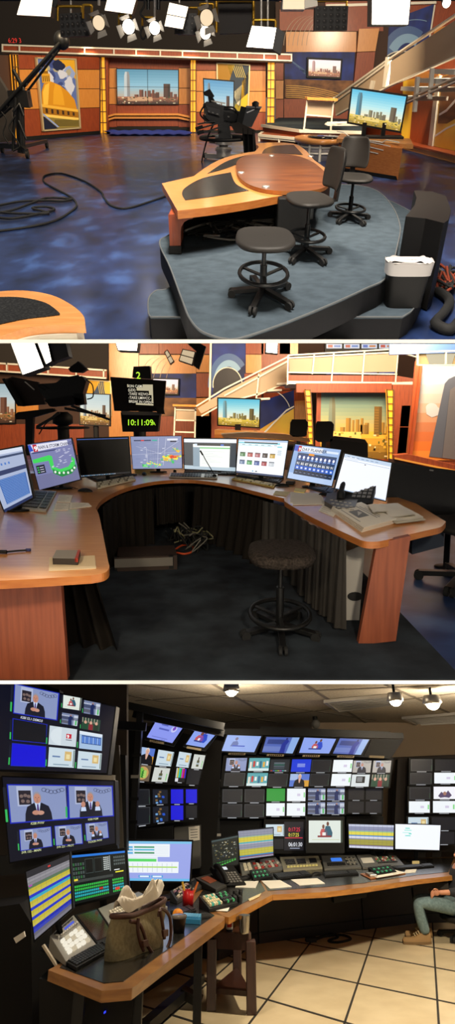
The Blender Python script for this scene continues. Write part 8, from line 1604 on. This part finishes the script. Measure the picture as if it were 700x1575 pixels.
for x, y in ((221, 1453), (252, 1437)): g.px(b3, [(x - 4, y - 6), (x + 4, y - 8), (x + 4, y + 2), (x - 3, y + 4)], 0, .02)
part(t, 'tab', g)
g = MB(); cm = [bagf(k / 24, .98) for k in range(24)]; cc = sum([V(p) for p in cm], V((0, 0, 0))) / 24
g.M = None; rnd = random.Random(2); noisy('white_cloth', '#d8cdbc', '#efe8da', 6, .9)
def clo(u, v):
    a = 2 * pi * u; q = V(bagf(u, 1)); r_ = 1 - v; h = .13 * (sin(pi * min(1, v * .9 + .1)) ** .6) * (1 + .2 * sin(2 * a + 1) + .07 * sin(5 * a)) ; p = cc + (q - cc) * (.95 * r_ ** .8); return V((p.x, p.y, p.z + h * (.8 + .2 * sin(5 * a + 9 * v)) + .02 * sin(17 * u + 11 * v)))
g.grid(clo, 40, 14, 'white_cloth'); solo(R3, 'white_cloth', 'crumpled white cloth stuffed in the top of the tote bag', 'cloth', g)
# ---- small things
c = R3.g(273, 1418, Z3 + .004); g = MB(); r_ = px_w(R3, 264, 282, 1412, Z3 + .08) / 2; noisy('orange_skin', '#e07a10', '#f09a20', 40, .45, bump=.3); g.ball(c + V((0, .02, r_)), r_, 'orange_skin', 14); g.lathe(c + V((0, .02, 2 * r_ - .004)), [(.012, 0), (.008, .006)], H('#5a6a2a'), 8); solo(R3, 'orange', 'single orange on the granite desk beside the tote bag', 'fruit', g)
c = R3.g(275, 1434, Z3 + .004); r_ = px_w(R3, 264, 287, 1428, Z3 + .05) / 2; t = thing(R3, 'food_container', 'dark round edged food container with clear lid below the orange', 'container', c); g = MB(); g.lathe(c, [(0, 0), (r_ * .75, 0), (r_ * .95, .09), (r_, .1)], H('#2c2420', .3), 28, sy=1.2); part(t, 'bowl', g); g = MB(); g.lathe(c + V((0, 0, .1)), [(r_ * 1.04, 0), (r_ * 1.04, .015), (r_ * .9, .02), (0, .02)], H('#6c645c', .2), 28, sy=1.2); part(t, 'lid', g)
c = [R3.g(x, y, Z3 + .006) for x, y in ((282, 1412), (310, 1414), (308, 1422), (281, 1420))]; t = thing(R3, 'pill_box', 'translucent blue weekly pill box on the granite desk', 'box', sum(c, V((0, 0, 0))) / 4); g = MB(); g.prism(c, Z3 + .006, Z3 + .04, H('#3c8ab8', .3)); part(t, 'tray', g, bev=.004)
for i in range(7): u = (i + .5) / 7; p = (c[0] * (1 - u) + c[1] * u + c[3] * (1 - u) + c[2] * u) / 2; g = MB(); g.box(p + V((0, 0, .042)), ((c[1] - c[0]).length / 8.5, .16, .012), H('#5aa8d0', .3)); part(t, 'lid', g)
c = R3.g(289, 1394, Z3); r_ = px_w(R3, 280, 299, 1370, Z3 + .2) / 2; zt_c = R3.zat(c, 1369); t = thing(R3, 'pen_cup', 'red round cup with pens behind the granite desk corner', 'cup', c); g = MB(); g.lathe(c, [(0, .005), (r_ * .93, .005), (r_, zt_c - Z3), (r_ * .92, zt_c - Z3), (r_ * .88, .02), (0, .02)], H('#b01c1c', .3), 28, sy=1.2); part(t, 'cup', g)
for k, (dx, col_) in enumerate(((-.04, '#c89a2c'), (.03, '#2a2a2c'), (.06, '#c86a2c'))): g = MB(); g.tube([c + V((dx * .5, 0, .05)), c + V((dx * 1.6, .02, zt_c - Z3 + .07))], .012, H(col_), n=6); part(t, 'pen', g)
# ---- triangular wooden table
bl, br, bb = R3.g(325, 1553), R3.g(387, 1559), R3.g(365, 1516); zt3 = R3.zat(bl, 1442); t = thing(R3, 'corner_table', 'dark wooden three-legged corner table with low triangular shelf', 'table', (bl + br + bb) / 3)
cen = (bl + br + bb) / 3; tri = [cen + (p - cen) * 1.12 for p in (bl, br, bb)]; tri_ = []
for i in range(3):
    for f_ in (.08, .92): q_ = tri[i] * (1 - f_) + tri[(i + 1) % 3] * f_; tri_.append(q_)
g = MB('wood_dark'); g.prism(tri_, zt3, zt3 + .05, 'wood_dark'); part(t, 'table_top', g, bev=.01)
for p in (bl, br, bb): g = MB('wood_dark'); g.bx(p.x - .045, p.x + .045, p.y - .06, p.y + .06, 0, zt3, 'wood_dark'); part(t, 'leg', g, bev=.008)
zs_ = R3.zat(bl, 1528); g = MB('wood_dark'); g.prism([bl, br, bb], zs_, zs_ + .04, 'wood_dark'); part(t, 'shelf', g)
g = MB('wood_dark')
for a, b in ((bl, br), (br, bb), (bb, bl)): g.bar(V((a.x, a.y, zt3 - .04)), V((b.x, b.y, zt3 - .04)), .04, .08)
part(t, 'apron', g)
zz = zt3 + .05; c = R3.g(353, 1432, zz); zc = R3.zat(c, 1410) - zz; r_ = px_w(R3, 347, 359, 1418, zz + zc * .6) / 2; t = thing(R3, 'paper_cup', 'white paper cup with red lettering on the corner table', 'cup', c); g = MB(); g.lathe(c, [(0, 0), (r_ * .8, 0), (r_, zc), (r_ * .9, zc), (r_ * .72, .01)], H('#e0d8d0', .5), 24); part(t, 'cup', g); g = MB(); g.lathe(c, [(r_ * .88, zc * .3), (r_ * .97, zc * .75)], H('#b02a24', .5), 24, a0=radians(230), a1=radians(310)); g.lathe(c, [(r_ * .84, 0), (r_ * .86, zc * .14)], H('#1c1a1a'), 24); part(t, 'print', g)
c = R3.g(376, 1436, zz); zc = R3.zat(c, 1407) - zz; r_ = px_w(R3, 367, 385, 1418, zz + zc * .6) / 2; t = thing(R3, 'steel_tumbler', 'brushed steel tumbler right of the paper cup', 'tumbler', c); g = MB('chrome'); g.lathe(c, [(0, 0), (r_ * .78, 0), (r_ * .8, zc * .1), (r_, zc * .92), (r_, zc)], 'chrome', 28); part(t, 'body', g); g = MB(); g.lathe(c + V((0, 0, zc * .9)), [(r_ * .98, 0), (r_ * .9, .005), (0, .005)], H('#2a2a2c', .3), 28); part(t, 'lid', g)
# ---- cables on floor, small floor objects
g = MB('rubber'); g.tube(smoothpts([R3.g(*p, .015) for p in ((470, 1446), (490, 1442), (508, 1436), (520, 1441), (505, 1447), (520, 1449), (540, 1444), (525, 1438), (500, 1440), (480, 1448))], 5), .015, n=5); g.box(R3.g(478, 1445, .03), (.14, .12, .04), 'black'); solo(R3, 'floor_cable', 'tangled black cable and adapter on the beige tiles under the right desk', 'cable', g)
# ---- left background clutter
g = MB('black'); A = front(R3, 20, 1420, 5.6); g.px(A, [(-40, 1400), (30, 1390), (48, 1420), (50, 1600), (-40, 1600)], -.6, 0, H('#110f0e', .7)); solo(R3, 'equipment_cabinet', 'black equipment cabinet at the far left edge', 'cabinet', g)
g = MB('paper'); A = front(R3, 30, 1440, 5.4); g.px(A, [(22, 1442), (38, 1432), (40, 1440), (26, 1450)], 0, .02, 'paper'); solo(R3, 'paper_sheet', 'pale paper on the black cabinet at far left', 'paper', g)
# ---- person seated at the right
noisy('denim', '#5c6f74', '#6f8388', 30, .9, bump=.15, spec=.1); P('skin', '#b07a5e', .55); P('shirt_dark', '#16181f', .85); P('suede', '#8f7048', .8); P('sole', '#6e5636', .7); P('hair', '#2a1d16', .8)
ft = R3.g(650, 1452); YP = ft.y; A = front(R3, 650, 1452, YP)
K = lambda x, y, dy=0: V((A.uv(x, y)[0] + A.o.x, YP + dy, A.hit(x, y).z))
kn = K(640, 1388, -.05); an = K(656, 1440); hp = K(700, 1398, .1)
t = thing(R3, 'person', 'seated person in jeans, dark shirt and tan suede shoes at the right edge', 'person', V((hp.x, YP, 0)))
def skin(name, verts, edges, radii, mat, root=0, sub=2, par=None, lab=None):
    me = bpy.data.meshes.new(name); o = ORG[t.name]; me.from_pydata([V(v) - o for v in verts], edges, []); ob = bpy.data.objects.new(name, me); COL.objects.link(ob); me.materials.append(MATS[mat]); ob.parent = t
    ORG[ob.name] = o; ROOM[ob.name] = R3
    md = ob.modifiers.new('skin', 'SKIN'); md.use_smooth_shade = True
    for i, r_ in enumerate(radii): v = me.skin_vertices[0].data[i]; v.radius = (r_, r_) if not isinstance(r_, tuple) else r_; v.use_root = (i == root)
    md = ob.modifiers.new('sub', 'SUBSURF'); md.levels = sub; md.render_levels = sub
    if lab: ob['label'] = lab
    return ob
s3 = (kn - K(640, 1452)).z / .52                     # body scale from the knee height
hp2 = hp + V((0, .42 * s3, 0)); kn2 = kn + V((.1, .45 * s3, 0)); an2 = an + V((.12, .45 * s3, 0)); pel = (hp + hp2) / 2 + V((.12 * s3, 0, 0)); U = lambda z, x=0: pel + V((x * s3, 0, z * s3))
sh, nk, hd = U(.5, .2), U(.57, .22), U(.66, .22)
el = pel + V((.06, -.34 * s3, .22 * s3)); hnd = A.hit(672, 1372) + V((0, -.05, 0)); shl = sh + V((0, -.24 * s3, -.03)); shr = sh + V((0, .24 * s3, -.03)); el2 = shr + V((-.1 * s3, .06, -.28 * s3)); hn2 = el2 + V((-.28 * s3, 0, .02))
skin('body', [pel, U(.18, .05), U(.36, .13), sh, nk, hd + V((0, 0, -.06 * s3)), hd + V((-.02, 0, .1 * s3)), shl, el, hnd + V((.06, 0, 0)), hnd, shr, el2, hn2], [(0, 1), (1, 2), (2, 3), (3, 4), (4, 5), (5, 6), (3, 7), (7, 8), (8, 9), (9, 10), (3, 11), (11, 12), (12, 13)], [.14 * s3, .14 * s3, .16 * s3, .14 * s3, .06 * s3, .075 * s3, .1 * s3, .07 * s3, .05 * s3, .035 * s3, .035 * s3, .07 * s3, .05 * s3, .035 * s3], 'skin')
skin('shirt', [pel + V((0, 0, .02)), U(.18, .05), U(.36, .13), sh, shl, el, el * .35 + hnd * .65, shr, el2], [(0, 1), (1, 2), (2, 3), (3, 4), (4, 5), (5, 6), (3, 7), (7, 8)], [.17 * s3, .165 * s3, .18 * s3, .16 * s3, .1 * s3, .075 * s3, .055 * s3, .1 * s3, .075 * s3], 'shirt_dark', lab='dark shirt')
skin('jeans', [pel, hp + V((.0, 0, 0)), (hp + kn) / 2 + V((0, 0, .02)), kn, kn * .5 + an * .5 + V((-.01, 0, 0)), an + V((0, 0, .02)), hp2, (hp2 + kn2) / 2, kn2, an2], [(0, 1), (1, 2), (2, 3), (3, 4), (4, 5), (0, 6), (6, 7), (7, 8), (8, 9)], [.15 * s3, .115 * s3, .105 * s3, .088 * s3, .085 * s3, .08 * s3, .115 * s3, .1 * s3, .085 * s3, .075 * s3], 'denim', lab='faded blue jeans')
for k, (a_, dy) in enumerate(((an, 0), (an2, .45 * s3))):
    tipx = K(619, 1440).x; heel = K(664, 1452).x; dx = 0 if k == 0 else .14; g = MB('suede'); n_ = 12
    L0 = heel - tipx
    def shoe(u, v):
        x = tipx + dx + L0 * u; wv = .055 * s3 * (sin(pi * min(1, u * .93 + .06)) ** .45); hh = (.06 + .06 * min(1, max(0, (u - .3) / .4))) * s3 * (1 if u > .04 else .6) * (1 - .15 * max(0, (u - .85) / .15)); b = pi * v
        return (x, a_.y + wv * cos(b) * 1.2, .028 * s3 + hh * sin(b))
    g.grid(shoe, 24, 12, 'suede'); sh_ = part(t, 'shoe', g, 'tan suede shoe')
    g = MB('sole'); pts = [(tipx + dx + L0 * u, a_.y + .063 * s3 * 1.2 * (sin(pi * min(1, u * .93 + .06)) ** .45)) for u in [i / 16 for i in range(17)]]; pts += [(x, 2 * a_.y - y) for x, y in pts[::-1]]; g.prism(pts, .002, .034 * s3, 'sole'); part(sh_, 'sole', g)
    g = MB('paper')
    for i in range(3): xx = tipx + dx + L0 * (.42 + .08 * i); g.tube([(xx, a_.y - .05 * s3, .11 * s3 + .012 * i), (xx, a_.y, .13 * s3 + .014 * i), (xx, a_.y + .05 * s3, .11 * s3 + .012 * i)], .008, H('#c8b48c'), n=5)
    part(sh_, 'laces', g)
for h_, sg in ((hnd, -1), (hn2, -1)):
    hs = .17 * s3; fv = []
    g = MB('skin'); g.ball(h_ + V((-.02, 0, 0)), (.05 * s3, .022 * s3, .045 * s3), 'skin', 8)
    for i in range(4):
        b = h_ + V((-.06 * s3, 0, (.03 - .02 * i) * s3)); L = (.075, .085, .08, .062)[i] * s3; g.tube([b, b + V((-L * .45, -.01 * s3, -L * .15)), b + V((-L * .7, .0, -L * .55)), b + V((-L * .55, .015 * s3, -L * .9))], [.011 * s3, .0105 * s3, .0095 * s3, .007 * s3], n=8)
    g.tube([h_ + V((-.01, -.01, .035 * s3)), h_ + V((-.035 * s3, -.03 * s3, .055 * s3)), h_ + V((-.07 * s3, -.03 * s3, .045 * s3))], [.014 * s3, .012 * s3, .009 * s3], n=8); part(t, 'hand', g, sub=1)
fc = hd + V((-.1 * s3, 0, .02 * s3)); g = MB('skin'); g.ball(fc + V((-.01 * s3, 0, 0)), (.024 * s3, .013 * s3, .028 * s3), 'skin', 6); g.ball(fc + V((.1 * s3, -.095 * s3, .01 * s3)), (.02 * s3, .012 * s3, .033 * s3), 'skin', 6); g.ball(fc + V((.1 * s3, .095 * s3, .01 * s3)), (.02 * s3, .012 * s3, .033 * s3), 'skin', 6)
for y_ in (-.035, .035): g.ball(fc + V((.012 * s3, y_ * s3, .035 * s3)), (.01 * s3, .015 * s3, .009 * s3), H('#e8e4de', .3), 6); g.ball(fc + V((.004 * s3, y_ * s3, .035 * s3)), .007 * s3, H('#2a1c14', .3), 6)
g.ball(fc + V((.01 * s3, 0, -.045 * s3)), (.01 * s3, .028 * s3, .008 * s3), H('#8a4a40', .5), 6); part(t, 'face', g)
g = MB('hair'); hc = hd + V((.015 * s3, 0, .06 * s3)); g.ball(hc + V((.02 * s3, 0, .03 * s3)), (.115 * s3, .1 * s3, .12 * s3), 'hair', 10); part(t, 'hair', g)
# chair under the person
b = V((pel.x + .06, pel.y, 0)); chair(R3, b, .78 * s3 * .8, (pel.z - .13 * s3), 'office_chair', 'dark office chair on casters under the seated person', yaw=radians(-90), back=(.6 * s3, .5 * s3, .1, .05), st=1.25, ring=False, rot0=2.6)

bpy.context.view_layer.update()
